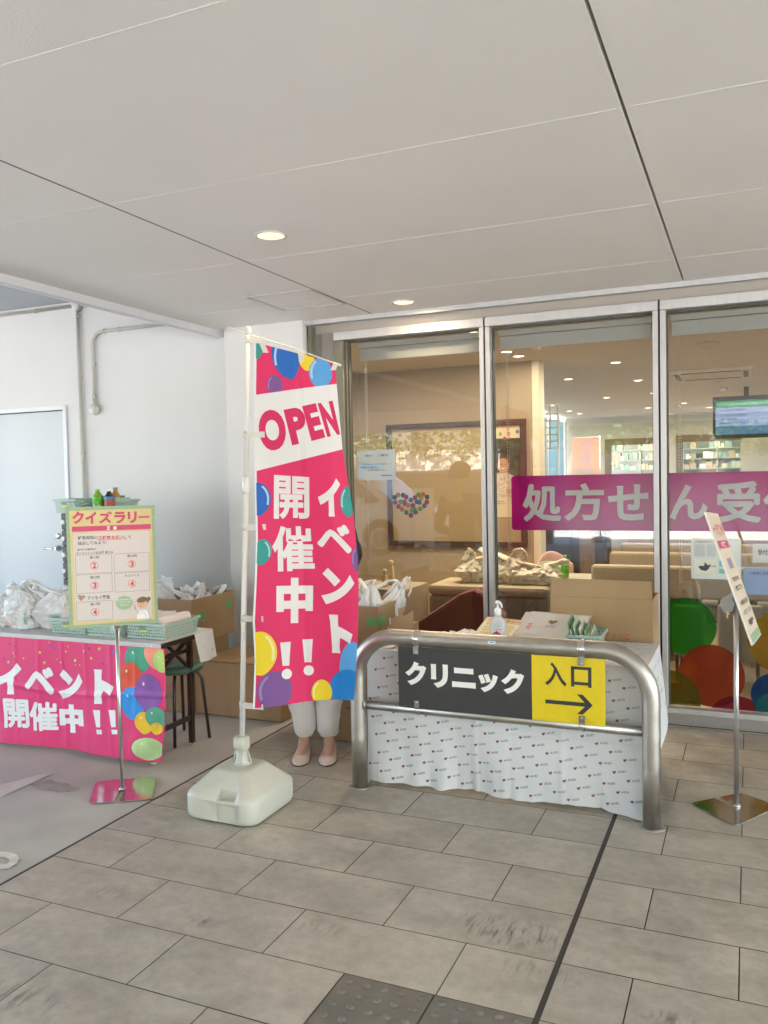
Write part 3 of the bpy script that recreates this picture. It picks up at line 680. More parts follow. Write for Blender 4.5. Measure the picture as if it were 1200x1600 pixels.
# framed display on the tan wall
t = thing('framed_display', 'large dark framed display board on the tan wall inside', 'display board', (-2.7, 7.98, 1.4))
mb = MB().use(mat('dark_wood', (.07, .045, .035), .4, noise=(20, .2)))
x0, x1, z0, z1 = -3.42, -1.965, .79, 2.03
for a in ((x0, z1-.05, x1, z1), (x0, z0, x1, z0+.05), (x0, z0+.05, x0+.05, z1-.05), (x1-.055, z0+.05, x1, z1-.05)): mb.box(a[0], 7.95, a[1], a[2], 7.999, a[3])
mb.build('frame', t, bevel=.003)
mb = MB().use(mat('board_tan', (.38, .29, .17), .7)); mb.box(x0+.05, 7.98, z0+.05, x1-.055, 7.998, z1-.05); mb.build('board', t)
P8 = Plane((-4, 7.975), (4, 7.975)); R = P8.rect(762, 668, 818, 808); R = (R[0], R[1], R[2]-.005, R[3]); W, Hh = R[2]-R[0], R[3]-R[1]
mb = MB(); f8 = lambda o_: (lambda u, v: P8(u, v, o_)); qq = lambda a, b, c_, d_: [(R[0]+W*a, R[1]+Hh*b), (R[0]+W*c_, R[1]+Hh*b), (R[0]+W*c_, R[1]+Hh*d_), (R[0]+W*a, R[1]+Hh*d_)]
mb.use(mat('poster_cream', (.70, .60, .42), .5)); mb.prism([P8(u, v) for u, v in qq(0, 0, 1, 1)], (0, .004, 0))
mb.use(mat('poster_dark_green', (.045, .06, .035), .5, noise=(14, .8))); mb.shape(qq(0, .34, 1, .88), f8(.001))
mb.use(mat('poster_blouse', (.60, .50, .42), .6, noise=(60, .35))); mb.shape([(R[0]+W*a, R[1]+Hh*b) for a, b in ((0, .22), (.8, .22), (.86, .36), (.78, .45), (.55, .5), (.3, .5), (.1, .45), (0, .36))], f8(.002))
mb.use(mat('poster_hair', (.09, .06, .045), .6)); mb.shape(circ(R[0]+W*.45, R[1]+Hh*.60, W*.21, 28, W*.26), f8(.003))
mb.use(mat('poster_skin', (.50, .30, .20), .6)); mb.shape(circ(R[0]+W*.45, R[1]+Hh*.575, W*.16, 28, W*.21), f8(.004)); mb.shape(circ(R[0]+W*.6, R[1]+Hh*.29, W*.08, 16), f8(.004))
mb.use(mat('poster_hair')); 
for dx in (-.06, .06): mb.shape(circ(R[0]+W*(.45+dx), R[1]+Hh*.588, W*.018, 10), f8(.005))
mb.use(mat('poster_teeth', (.75, .7, .65), .6)); mb.shape([(R[0]+W*(.45+a*.07), R[1]+Hh*(.545+b*.012)) for a, b in ((-1, .6), (-.5, -.6), (.5, -.6), (1, .6))], f8(.005))
for i, (a, b, k) in enumerate(((.38, .93, 'g'), (.62, .93, 'k'), (.5, .88, 'p'), (.2, .82, 'p'), (.13, .75, 'y'), (.86, .95, 'b'))): mb.use(mat('pdot_'+k, dots[k], .5)); mb.shape(circ(R[0]+W*a, R[1]+Hh*b, W*.05, 16), f8(.003))
mb.use(mat('print_black')); mb.text('元気な毎日を', (R[0]+W*.08, R[1]+Hh*.17, R[0]+W*.45, R[1]+Hh*.185), f8(.003), .01, res=2); mb.text('ずっと応援します。', (R[0]+W*.08, R[1]+Hh*.145, R[0]+W*.55, R[1]+Hh*.16), f8(.003), .01, res=2)
mb.build('poster', t)
# benches
bm_ = mat('bench_beige', (.40, .335, .25), .65, noise=(40, .08), bump=(200, .15))
for i, (px, py, lb) in enumerate(((923, 883, 'nearest beige padded waiting bench'), (952, 863, 'beige padded waiting bench second from the glass'), (970, 849, 'beige padded waiting bench third from the glass'))):
    p = atz(px, py, .75); t = thing('waiting_bench', lb, 'bench', (p.x, p.y, 0), 'waiting benches')
    mb = MB().use(bm_); mb.box(p.x, p.y, .50, 2.6, p.y+.12, .75); mb.build('backrest', t, bevel=.02)
    mb = MB().use(bm_); mb.box(p.x, p.y+.121, .30, 2.6, p.y+.62, .44); mb.build('seat', t, bevel=.02)
    for x in (p.x+.1, 0.6, 2.4): mb = MB().use(blackm); mb.box(x, p.y+.06, .005, x+.05, p.y+.11, .499); mb.box(x, p.y+.5, .005, x+.05, p.y+.55, .299); mb.build('leg', t)
# grey panel, brown post, far chairs
p0, p1 = aty(847, 828, 10.5), aty(901, 868, 10.5)
mb = MB().use(mat('panel_grey', (.45, .46, .42), .6)); mb.box(p0.x, 10.5, p1.z, p1.x, 10.53, p0.z); mb.box(p0.x+.02, 10.505, 0.004, p0.x+.05, 10.525, p1.z); mb.box(p1.x-.05, 10.505, 0.004, p1.x-.02, 10.525, p1.z)
tag(mb.build('partition_screen', bevel=.004), 'grey free-standing screen panel inside below the magenta band', 'screen')
p0, p1 = aty(905, 835, 8.6), aty(926, 905, 8.6)
mb = MB().use(mat('post_brown', (.22, .14, .08), .5)); mb.box(p0.x, 8.6, .004, p1.x, 8.75, 1.2); tag(mb.build('wood_post', bevel=.01), 'brown wooden panel post between the screen and the benches', 'post')
mb = MB().use(mat('cabinet_dark', (.05, .05, .05), .5)); p0 = aty(842, 840, 9.5); mb.box(p0.x, 9.5, .004, p0.x+.75, 9.9, .95); mb.box(p0.x+.02, 9.48, .1, p0.x+.36, 9.499, .9); mb.box(p0.x+.39, 9.48, .1, p0.x+.73, 9.499, .9); tag(mb.build('low_cabinet', bevel=.005), 'dark low cabinet behind the small coloured chairs', 'cabinet')
def shell_chair(label, x, y, z0, w_, hgt, m_, rot=0, group='small chairs in the waiting room', legm=None):
    t = thing('shell_chair', label, 'chair', (x, y, 0), group); t.rotation_euler = (0, 0, rot)
    mb = MB().use(m_, True)
    def f(u, v):
        a = (u-.5)*math.pi*.95; r = w_/2*(1.0-.08*v)
        top = 1-.35*abs(math.sin(a))**2.2
        return Vector((r*math.sin(a), -r*.75*math.cos(a)*-1, z0+hgt*v*top))
    mb.grid(f, 20, 8); mb.build('backrest', t, solid=.025, sub=1, local=True)
    mb = MB().use(m_); mb.lathe([(w_*.44, z0-.03), (w_*.47, z0), (w_*.42, z0+.02), (.01, z0+.02)], (0, .05, 0), 24); mb.build('seat', t, local=True)
    for sx in (-1, 1):
        for sy in (-1, 1): mb = MB().use(legm or mat('leg_wood', (.35, .25, .14), .5)); mb.tube([(sx*w_*.3, .05+sy*w_*.3, z0-.03), (sx*w_*.42, .05+sy*w_*.4, .005)], [.014, .010], 8); mb.build('leg', t, local=True)
    return t
p = aty(852, 900, 7.4); shell_chair('mint green small chair by the white table', p.x, 7.4, .42, .36, .29, mat('shell_mint', (.30, .46, .32), .5))
p = aty(864, 900, 7.75); shell_chair('pink small chair behind the mint green one', p.x+.03, 7.75, .44, .34, .33, mat('shell_pink', (.62, .36, .28), .5), .6)
p = aty(895, 903, 6.95); t = thing('side_table', 'small white table inside carrying a green tea bottle', 'table', (p.x, 7.0, 0))
mb = MB().use(offw); mb.box(p.x-.22, 6.75, .615, p.x+.18, 7.25, .637); mb.build('tabletop', t, bevel=.004)
for sx in (-.19, .15):
    for sy in (6.79, 7.21): mb = MB().use(alu); mb.tube([(p.x+sx, sy, .005), (p.x+sx, sy, .615)], .012, 8); mb.build('leg', t)
# bottle maker
def bottle(label, x, y, z, hgt, liquid, cap, lab=None, group=None, s=1):
    t = thing('drink_bottle', label, 'bottle', (x, y, z), group); r = .032*s
    mb = MB().use(mat('liquid_'+liquid[0], liquid[1], .12, spec=.7, coat=.5), True)
    mb.lathe([(.002, .0), (r*.9, .001), (r, .008), (r, hgt*.22), (r*.94, hgt*.25), (r, hgt*.28), (r, hgt*.60), (r*.9, hgt*.68), (r*.55, hgt*.80), (r*.42, hgt*.86), (r*.40, hgt*.90)], (x, y, z), 24); mb.build('body', t)
    mb = MB().use(mat('cap_'+cap[0], cap[1], .4)); mb.lathe([(r*.46, hgt*.901), (r*.48, hgt*.91), (r*.48, hgt*.985), (r*.42, hgt), (.001, hgt)], (x, y, z), 20); mb.build('cap', t)
    if lab: mb = MB().use(mat('label_'+lab[0], lab[1], .4, noise=(60, .5)), True); mb.lathe([(r*1.012, hgt*.22), (r*1.02, hgt*.23), (r*1.02, hgt*.58), (r*1.012, hgt*.59)], (x, y, z), 24); mb.build('label', t)
    return t
b = aty(883, 903, 6.9); bottle('green tea bottle standing on the white table inside the shop', b.x, 6.9, .638, .19, ('tea', (.16, .42, .01)), ('green', (.25, .60, .10)), ('tea', (.12, .45, .02)))
# plastic carrier bags
bagm = mat('carrier_bag_plastic', (.90, .90, .90), .3, transl=.14, bump=(24, .25), alpha=.95)
bagi = mat('bag_plastic_cream', (.86, .81, .66), .4, transl=.12, bump=(18, .25))
def bag(label, x, y, z, w_, d_, h_, seed, m_=None, lean=(0, 0), group='filled plastic carrier bags', handles=2, fill=None):
    t = thing('carrier_bag', label, 'bag', (x, y, z), group); m_ = m_ or bagm
    mb = MB().use(m_, True); nu, nv = 84, 36
    def prof(v):
        return (0.82+.35*math.sin(min(1, v/.55)*math.pi*.5)) if v < .5 else (1.17-(v-.5)/.5*.88)
    def f(u, v):
        a = 2*math.pi*u; r = prof(v)
        ca, sa = math.cos(a), math.sin(a)
        sq = 1/max(abs(ca), abs(sa))**.55
        n_ = fbm(ca*1.7+seed, sa*1.7, v*3.2)*.34 - abs(fbm(ca*3.5+seed, sa*3.5, v*4))*.30 - abs(fbm(ca*8+seed, sa*8, v*7, 2))*(.04 if m_ is bagi else .10) + .03
        rr = r*(1+n_)*sq
        return Vector((x+ca*rr*w_/2.3+lean[0]*v*v, y+sa*rr*d_/2.3+lean[1]*v*v, z+h_*.72*v*(1+.10*fbm(ca*2, sa*2, seed))))
    mb.grid(f, nu, nv)
    b0 = [f(k/nu, 0) for k in range(nu)]; mb.poly(b0[::-1])
    mb.build('sack', t)
    for s_ in range(handles):
        mb = MB().use(m_, True); sg = -1 if s_ else 1
        rng_ = random.Random(seed*7+s_); bx = x+lean[0]+sg*w_*.10; bz = z+h_*.62; pts = []
        hh = h_*rng_.uniform(.16, .36); sp = w_*rng_.uniform(.10, .26); tilt = rng_.uniform(-.1, .8)*w_*sg; wd_ = [rng_.uniform(.06, .14) for _ in range(13)]
        for k in range(13):
            tt = k/12; a = math.pi*tt
            pts.append((bx-sp*math.cos(a)+tilt*math.sin(a)+rng_.uniform(-1, 1)*.010, y+lean[1]+sg*d_*.1+rng_.uniform(-1, 1)*.016, bz+hh*max(0, math.sin(a))**.8+rng_.uniform(-1, 1)*.006))
        mb.tube(pts, [w_*q_ for q_ in wd_], 12, flat=.30); mb.build('handle', t)
    if fill:
        mb = MB()
        for i, (dx, dz, c_, rr_) in enumerate(fill): mb.use(mat('pack_'+c_[0], c_[1], .6, noise=(30, .2))); mb.box(x+dx-.035, y-d_*.36, z+dz, x+dx+.035, y-d_*.31, z+dz+.08, rot=rr_)
        mb.build('contents', t)
    return t
# window-side things inside
p = aty(700, 950, 6.05); t = thing('seat_bench', 'low grey upholstered bench behind the left mullion', 'bench', (p.x, 6.1, 0))
g1_ = mat('bench_grey', (.33, .30, .24), .7, noise=(40, .1)); mb = MB().use(g1_); xa, xb = aty(676, 930, 6.05).x, aty(862, 950, 6.05).x; mb.box(xa, 5.95, .10, xb, 6.4, .60); mb.build('base', t, bevel=.03)
mb = MB().use(mat('lid_tan', (.48, .40, .28), .6)); mb.box(xa, 5.93, .602, xb, 6.42, .68); mb.build('cushion', t, bevel=.03)
for i, (px, wd, hh, sd) in enumerate(((735, .26, .24, 3), (800, .30, .26, 11), (845, .26, .20, 19))):
    p = aty(px, 935, 6.1); bag(('pale bag on the grey bench left of the mullion', 'pale bag on the grey bench right of the mullion', 'smallest pale bag at the right end of the grey bench')[i], p.x, 6.15, .683, wd, .22, hh, sd, bagi, group='bags on the bench inside')
t = thing('red_chair', 'dark red upholstered chair against the glass behind the barrier', 'chair', (-1.9, 5.65, 0))
red = mat('red_upholstery', (.16, .008, .02), .8, noise=(30, .15), sheen=.3)
a_, b_, c_, e_ = aty(648, 985, 5.62), aty(722, 926, 5.62), aty(748, 922, 5.62), aty(790, 960, 5.62)
mb = MB().use(red); mb.prism([(a_.x, 5.55, .34), (e_.x, 5.55, .34), (e_.x, 5.55, e_.z), (c_.x+.03, 5.55, c_.z-.01), (c_.x-.02, 5.55, c_.z+.01), (b_.x, 5.55, b_.z), (a_.x+.05, 5.55, a_.z+.08), (a_.x, 5.55, a_.z)], (0, .14, 0)); mb.build('backrest', t, bevel=.03)
mb = MB().use(red); mb.box(a_.x, 5.70, .30, e_.x, 6.1-.16, .42); mb.build('seat', t, bevel=.03)
for x in (a_.x+.04, e_.x-.04):
    for y in (5.6, 5.88): mb = MB().use(blackm); mb.tube([(x, y, .005), (x, y, .34)], .014, 8); mb.build('leg', t)
cream = mat('cabinet_cream', (.42, .355, .26), .6)
mb = MB().use(cream); mb.box(-2.72, 5.45, .004, -2.22, 5.9, .70); mb.box(-2.71, 5.437, .04, -2.475, 5.449, .68); mb.box(-2.465, 5.437, .04, -2.23, 5.449, .68)
tag(mb.build('window_cabinet', bevel=.005), 'cream cabinet behind the left pane under the wooden figures', 'cabinet')
wd = mat('peg_wood', (.66, .50, .28), .5, noise=(20, .1))
for i, (px, py, z_) in enumerate(((601, 893, .0), (611, 879, .0))):
    p = aty(px, py, 5.6+.1*i); zt_ = p.z; t = thing('wooden_figure', ('shorter wooden peg figure behind the left pane', 'taller wooden peg figure behind the left pane')[i], 'figurine', (p.x, 5.6+.1*i, .70), 'wooden figures')
    hgt = zt_+.018-.702; mb = MB().use(wd, True); mb.lathe([(.022, 0), (.024, .01), (.02, hgt-.05), (.010, hgt-.038)], (p.x, 5.6+.1*i, .702), 20); mb.build('body', t)
    mb = MB().use(wd, True); mb.lathe([(.001, -.02)]+[(.02*math.cos(a), .02*math.sin(a)) for a in [math.radians(-75+15*k) for k in range(11)]]+[(.001, .02)], (p.x, 5.6+.1*i, zt_), 20); mb.build('head', t)
# chairs seen in the right pane
chm = mat('chair_fabric', (.42, .38, .31), .8, bump=(260, .4), noise=(120, .15))
for i, (xl, xr, yy, zt_, lb) in enumerate(((1050, 1098, 6.2, 945, 'beige waiting chair behind the green disc'), (1121, 1192, 6.1, 945, 'beige waiting chair behind the tilted sign pole'))):
    a_, b_ = aty(xl, zt_, yy), aty(xr, zt_, yy); t = thing('waiting_chair', lb, 'chair', (a_.x, yy, 0), 'beige chairs by the right pane')
    mb = MB().use(chm); mb.box(a_.x, yy, .2, b_.x, yy+.07, a_.z); mb.build('backrest', t, bevel=.02)
    mb = MB().use(chm); mb.box(a_.x, yy+.072, .34, b_.x, yy+.5, .42); mb.build('seat', t, bevel=.015)
    for x in (a_.x+.02, b_.x-.04):
        for y in (yy+.02, yy+.45): mb = MB().use(blackm); mb.box(x, y, .005, x+.02, y+.02, .199 if y < yy+.1 else .339); mb.build('leg', t)
for i, (xl, xr, yy, zt_) in enumerate(((1046, 1090, 6.75, 922), (1124, 1180, 6.7, 915))):
    a_, b_ = aty(xl, zt_, yy), aty(xr, zt_, yy); shell_chair(('dark round-backed chair behind the beige chair at the left of the right pane', 'dark round-backed chair behind the sign pole')[i], (a_.x+b_.x)/2, yy+.2, .42, b_.x-a_.x, a_.z-.42, mat('shell_dark', (.045, .04, .035), .5), group='dark chairs by the right pane')
t = thing('low_table', 'dark long low table between the chairs and the benches', 'table', (-.3, 7.3, 0)); mb = MB().use(mat('table_dark', (.06, .045, .035), .4)); mb.box(-.62, 6.9, .58, 1.6, 7.25, .62); mb.build('tabletop', t, bevel=.004)
for x in (-.6, 1.55):
    for y in (6.93, 7.2): mb = MB().use(blackm); mb.box(x, y, .005, x+.03, y+.03, .579); mb.build('leg', t)
mb = MB().use(mat('orange_panel', (.62, .16, .02), .5)); a_, b_ = aty(1098, 1038, 5.75), aty(1112, 1100, 5.75); mb.box(a_.x, 5.75, .02, b_.x, 5.80, a_.z)
a_, b_ = aty(1040, 1065, 5.7), aty(1092, 1100, 5.7); mb.box(a_.x, 5.68, .02, b_.x, 5.74, a_.z); tag(mb.build('orange_toy_box', bevel=.004), 'orange box pieces standing low behind the right pane', 'box')
# ceiling equipment inside
p = atz(1112, 582, 2.58); t = thing('air_conditioner', 'white ceiling cassette air conditioner inside the shop', 'air conditioner', (p.x, p.y, 2.58))
acm = mat('appliance_white', (.62, .56, .46), .5); mb = MB().use(acm); mb.box(p.x-.42, p.y-.42, 2.545, p.x+.42, p.y+.42, 2.579); mb.build('panel', t, bevel=.012)
mb = MB().use(mat('vent_dark', (.12, .1, .08), .6))
for dx, dy, sx, sy in ((0, -.35, .3, .025), (0, .35, .3, .025), (-.35, 0, .025, .3), (.35, 0, .025, .3)): mb.box(p.x+dx-sx, p.y+dy-sy, 2.540, p.x+dx+sx, p.y+dy+sy, 2.5449)
mb.build('louvre', t)
for i, (px, py, r) in enumerate(((838, 536, .055), (1130, 606, .06), (1105, 536, .10), (1125, 596, .08))):
    p = atz(px, py, 2.58); mb = MB().use(acm, True); mb.lathe([(r, 0), (r, -.015), (r*.8, -.03), (r*.6, -.05 if i < 2 else -.018), (.001, -.052 if i < 2 else -.019)], (p.x, p.y, 2.579), 24)
    tag(mb.build(('smoke_detector', 'smoke_detector', 'ceiling_speaker', 'ceiling_speaker')[i]), ('white smoke detector on the shop ceiling behind the middle pane', 'white smoke detector on the shop ceiling behind the right pane', 'flat round ceiling speaker nearest the glass behind the right pane', 'flat round ceiling speaker beyond the air conditioner')[i], ('smoke detector', 'smoke detector', 'speaker', 'speaker')[i])
dl = [(-2.93, 6.75, 'seen through the left pane'), (-1.90, 6.1, 'just behind the left mullion'), (-1.20, 6.78, 'brightest one seen through the middle pane'), (-1.20, 8.56, 'second of the bright row in the middle pane'), (-1.20, 10.38, 'third of the bright row in the middle pane'), (-1.93, 7.6, 'in front of the tan wall end'), (-1.90, 9.76, 'behind the tan wall end'), (-1.20, 12.2, 'fourth of the bright row by the right mullion'), (-2.87, 13.35, 'left one of three near the far window'), (-2.87, 14.79, 'middle one of three near the far window'), (-2.83, 15.56, 'right one of three near the far window'),
      (-1.885, 12.5, 'small one high in the far room'), (-1.575, 14.96, 'small one over the far counter'), (-.95, 14.3, 'first one behind the right mullion'), (-.62, 15.6, 'bright one left of the television'), (1.2, 7.6, 'nearest one right of the photo edge'), (1.2, 11.5, 'middle one right of the photo edge'), (3.6, 9.5, 'one far right of the photo edge'), (1.6, 15, 'far one right of the photo edge')]
for i, (x, y, lb) in enumerate(dl): downlight((x, y, 2.579), 'warm shop ceiling downlight, '+lb, 'downlights in the shop ceiling', .05, (.35 if x < -1.5 and 7 < y < 10 else 2.0), col=(1, .82, .60) if y < 11 else (1, .88, .7))
for x, y in ((A0.x+.3, 17.4), (B0.x+.5, 17.4)): downlight((x, y, 2.579), 'cool downlight over the %s dispensary shelves' % ('left' if x < -1 else 'right'), 'dispensary downlights', .06, 1.6, col=(.85, 1, .88))

# ================================================================ STREET BEHIND THE CAMERA (mirrored in the glass)
stone = mat('rubble_stone', (.42, .37, .30), .85, noise=(2.2, .3), bump=(5, 1.0))
t = thing('stone_wall', 'sunlit rubble stone retaining wall across the street, mirrored in the left pane', 'wall', (-25, -14.4, 0))
mb = MB().use(stone, True); mb.grid(lambda u, v: Vector((-42+u*35, -14.2-v*.35+abs(fbm(u*90, v*6, 1))*.16, v*2.3)), 240, 22); mb.build('face', t)
mb = MB().use(stone); mb.box(-42, -15.6, 0, -7.0, -14.6, 2.25); mb.build('core', t)
leafm = [mat('leaf_%d' % i, c_, .6, transl=.3) for i, c_ in enumerate(((.05, .11, .02), (.09, .17, .03), (.03, .07, .015)))]
def leaves(mb, cx, cy, cz, rx, ry, rz, n_, s_, sd, m3=leafm):
    r_ = random.Random(sd)
    for _ in range(n_):
        while True:
            a, b, c_ = r_.uniform(-1, 1), r_.uniform(-1, 1), r_.uniform(-1, 1); q_ = a*a+b*b+c_*c_
            if .2 < q_ < 1 and fbm(a*2.4+sd, b*2.4, c_*2.4) > -.18: break
        p = Vector((cx+a*rx, cy+b*ry, cz+c_*rz)); u = Vector((r_.uniform(-1, 1), r_.uniform(-1, 1), r_.uniform(-.6, .6))).normalized()*s_; v = u.cross(Vector((r_.uniform(-1, 1), r_.uniform(-1, 1), r_.uniform(-1, 1)))).normalized()*s_*.6
        mb.use(m3[r_.randrange(3)]); mb.add([p-u, p+v, p+u, p-v], [(0, 1, 2, 3)])
mb = MB()
for k in range(18): leaves(mb, -8.5-k*1.9, -14.5+.2*math.sin(k), 2.75+.15*math.sin(k*2.1), 1.5, .9, .85, 620, .09, k)
tag(mb.build('hedge'), 'green creeper hedge along the top of the stone wall, mirrored in the left pane', 'hedge')
for i, (x, y, hh, rr) in enumerate(((-3.6, -30, 8, 3.6), (1.8, -27, 7, 3.2), (7.5, -31, 9, 4), (-10, -33, 9, 4))):
    t = thing('street_tree', ('tree left of centre beyond the road, mirrored above the magenta band', 'tree directly beyond the road, mirrored by the television', 'tree farthest right beyond the road', 'tree behind the end of the stone wall')[i], 'tree', (x, y, 0), 'trees across the road')
    mb = MB().use(mat('bark', (.12, .09, .06), .9, bump=(12, .8))); mb.tube([(x, y, -.02), (x+.1, y, hh*.3), (x-.1, y, hh*.6), (x, y, hh*.85)], [.28, .2, .13, .04], 12)
    for k in range(7): a = k*2.4; mb.tube([(x, y, hh*(.3+.05*k)), (x+math.cos(a)*rr*.35, y+math.sin(a)*rr*.35, hh*(.45+.05*k)), (x+math.cos(a)*rr*.75, y+math.sin(a)*rr*.7, hh*(.52+.055*k))], [.09, .06, .02], 8)
    mb.build('trunk', t)
    mb = MB()
    for k in range(11): a = k*2.4; leaves(mb, x+math.cos(a)*rr*.6, y+math.sin(a)*rr*.6, hh*(.40+.05*k), rr*.5, rr*.5, rr*.36, 700, .19, 50+k+i*20)
    mb.build('crown', t)
t = thing('guard_rail', 'white pedestrian guard rail along the far pavement', 'railing', (0, -19.8, 0)); mb = MB().use(mat('rail_white', (.78, .78, .76), .4))
for k in range(16): mb.tube([(-9+k*1.2, -19.8, -.02), (-9+k*1.2, -19.8, .85)], .03, 8)
mb.build('post', t)
for z in (.45, .85): mb = MB().use(mat('rail_white')); mb.tube([(-9.2, -19.8, z), (9.2, -19.8, z)], .025, 8); mb.build('rail', t)
# far building to close the view
t = thing('far_building', 'pale low office block beyond the street trees', 'building', (8, -42, 0)); mb = MB().use(mat('far_render', (.16, .15, .13), .8, noise=(.5, .08))); mb.box(-26, -46, -.02, 30, -40, 11); mb.build('wall', t)
for fl in range(3):
    for k in range(14):
        mb = MB().use(mat('far_glass', (.05, .07, .08), .1)); x = -24+k*3.8; mb.box(x, -39.99, 1.2+fl*3.4, x+2.4, -39.95, 3.0+fl*3.4); mb.build('window', t)
# minivan parked under the canopy, mirrored in the left pane
VX, VY = -9.95, -4.15
t = thing('parked_van', 'white minivan parked behind the viewer, mirrored in the left pane', 'van', (VX+2.3, VY-.85, 0))
vw = mat('van_white', (.72, .73, .73), .25, coat=.6); vg = mat('van_glass', (.05, .055, .05), .08)
side = [(0, .28), (.25, .22), (3.9, .22), (4.45, .30), (4.55, .62), (4.42, .85), (3.75, 1.02), (3.05, 1.60), (2.6, 1.68), (.25, 1.68), (.04, 1.45), (0, .8)]
mb = MB().use(vw); mb.prism([(VX+a, VY, b) for a, b in side], (0, -1.7, 0)); mb.build('body', t, bevel=.06)
for P in ([(.2, 1.0), (.25, 1.5), (1.2, 1.55), (1.2, 1.0)], [(1.27, 1.0), (1.27, 1.55), (2.2, 1.55), (2.2, 1.0)], [(2.27, 1.0), (2.27, 1.55), (2.95, 1.53), (3.5, 1.05), (3.4, 1.0)]):
    mb = MB().use(vg); mb.prism([(VX+a, VY+.004, b) for a, b in P], (0, -.02, 0)); mb.build('window', t, bevel=.003)
mb = MB().use(mat('handle_white', (.6, .6, .6), .3)); mb.box(VX+1.95, VY, .86, VX+2.1, VY+.02, .89); mb.box(VX+2.3, VY, .86, VX+2.45, VY+.02, .89); mb.build('door_handle', t)
mb = MB().use(mat('lamp_clear', (.7, .7, .7), .1)); mb.box(VX+4.25, VY-.3, .66, VX+4.51, VY+.006, .80); mb.build('headlight', t, bevel=.02)
mb = MB().use(vw); mb.box(VX+3.05, VY+.001, .98, VX+3.2, VY+.16, 1.12); mb.build('wing_mirror', t, bevel=.03)
for wx in (.85, 3.5):
    for wy in (VY-.10, VY-1.58):
        mb = MB().use(mat('tyre', (.02, .02, .02), .8)); mb.tube([(VX+wx, wy-.1, .32), (VX+wx, wy+.12, .32)], .32, 32); ww = mb.build('wheel', t)
        mb = MB().use(alu); yy = wy+.121
        mb.lathe([(.21, 0), (.20, .012), (.17, .0)], (0, 0, 0), 32)
        for i in range(len(mb.V)): v = mb.V[i]; mb.V[i] = (VX+wx+v[0], yy+v[2], .32+v[1])
        for k in range(10): a = k*math.pi/5; mb.bar((VX+wx, yy+.012, .32), (VX+wx+.19*math.cos(a), yy+.008, .32+.19*math.sin(a)), .02, .012)
        mb.build('rim', ww)
    mb = MB().use(mat('arch_dark', (.03, .03, .03), .7)); mb.prism([(VX+wx+.37*math.cos(a), VY+.003, max(.22, .33+.37*math.sin(a))) for a in [math.pi*2*k/32 for k in range(32)]], (0, -.01, 0)); mb.build('wheel_arch', t)
# parapet added to keep the bright lower street out of the glass
t = thing('blocker', 'tan rendered parapet added behind the parked van to hide the bright street mirrored in the left pane', 'wall', (-7.2, -7.6, 0))
mb = MB().use(mat('blocker_tan', (.36, .30, .22), .8, noise=(2, .08))); mb.box(-11, -7.75, -.02, -3.9, -7.5, 1.56); mb.build('wall', t)
mb = MB().use(mat('coping', (.6, .58, .54), .6)); mb.box(-11, -7.78, 1.561, -3.87, -7.47, 1.62); mb.build('coping', t, bevel=.01)
# orange street banner
t = thing('street_banner', 'orange street banner on a pole behind the viewer, mirrored over the magenta band', 'banner', (-3.3, -8.2, 0))
mb = MB().use(mat('pole_white', (.75, .75, .73), .4)); mb.tube([(-2.98, -8.2, 0), (-2.98, -8.2, 2.3)], .015, 8); mb.tube([(-2.98, -8.2, 2.27), (-3.62, -8.2, 2.27)], .008, 6); mb.build('pole', t)
mb = MB().use(mat('base_grey', (.5, .5, .5), .6)); mb.lathe([(.2, -.02), (.2, .06), (.05, .1)], (-2.98, -8.2, 0), 24); mb.build('base', t)
mb = MB().use(mat('banner_orange', (.75, .10, .02), .7, transl=.35)); ff = lambda u, v, o_=0: Vector((-2.98-u, -8.2+.03*math.sin(u*9+v*3)+o_, .75+v)); mb.grid(lambda a, b: ff(a*.6, b*1.5), 12, 20)
mb.use(mat('banner_ink', (.05, .03, .25), .7))
for k, s_ in enumerate('個別相談会'): mb.text(s_, (.18, 1.22-k*.29, .42, 1.46-k*.29), lambda u, v: ff(u, v, .004), .02, step=.06, res=2)
mb.build('banner_cloth', t)
# ================================================================ FOREGROUND
# ---- barrier with sign
brushed = mat('barrier_steel', (.42, .395, .35), .40, 1, noise=(14, .12), bump=(300, .05))
YP = 3.63; XL, XR, ZT, RT, RR = -1.735, -.378, .742, .038, .20
bar = thing('entrance_barrier', 'brushed steel hoop barrier holding the clinic entrance sign', 'barrier', ((XL+XR)/2, YP, 0))
P = [(XL, YP, 0), (XL, YP, .25), (XL, YP, ZT-RR)]
for k in range(1, 13): a = k/12*math.pi/2; P.append((XL+RR*(1-math.cos(a)), YP, ZT-RR+RR*math.sin(a)))
for k in range(1, 7): P.append((XL+RR+(XR-XL-2*RR)*k/7, YP, ZT))
for k in range(0, 13): a = k/12*math.pi/2; P.append((XR-RR+RR*math.sin(a), YP, ZT-RR+RR*math.cos(a)))
P += [(XR, YP, .25), (XR, YP, 0)]
mb = MB().use(brushed); mb.tube(P, RT, 32); mb.build('hoop', bar)
mb = MB().use(brushed); mb.tube([(XL+RT-.006, YP, .405), (-1.05, YP, .405), (XR-RT+.006, YP, .405)], .0215, 24); mb.build('crossbar', bar)
for x in (XL, XR): mb = MB().use(mat('collar_steel', (.4, .38, .35), .4, 1)); mb.lathe([(.055, -.001), (.055, .003), (.047, .006), (.0385, .007)], (x, YP, 0), 32); mb.build('floor_collar', bar)
mb = MB().use(brushed); mb.lathe([(.0225, 0), (.027, .002), (.027, .008), (.022, .010)], (0, 0, 0), 20)
for i in range(len(mb.V)): v = mb.V[i]; mb.V[i] = (XL+RT-.002+v[2], YP+v[0], .405+v[1])
mb.build('joint_ring', bar)
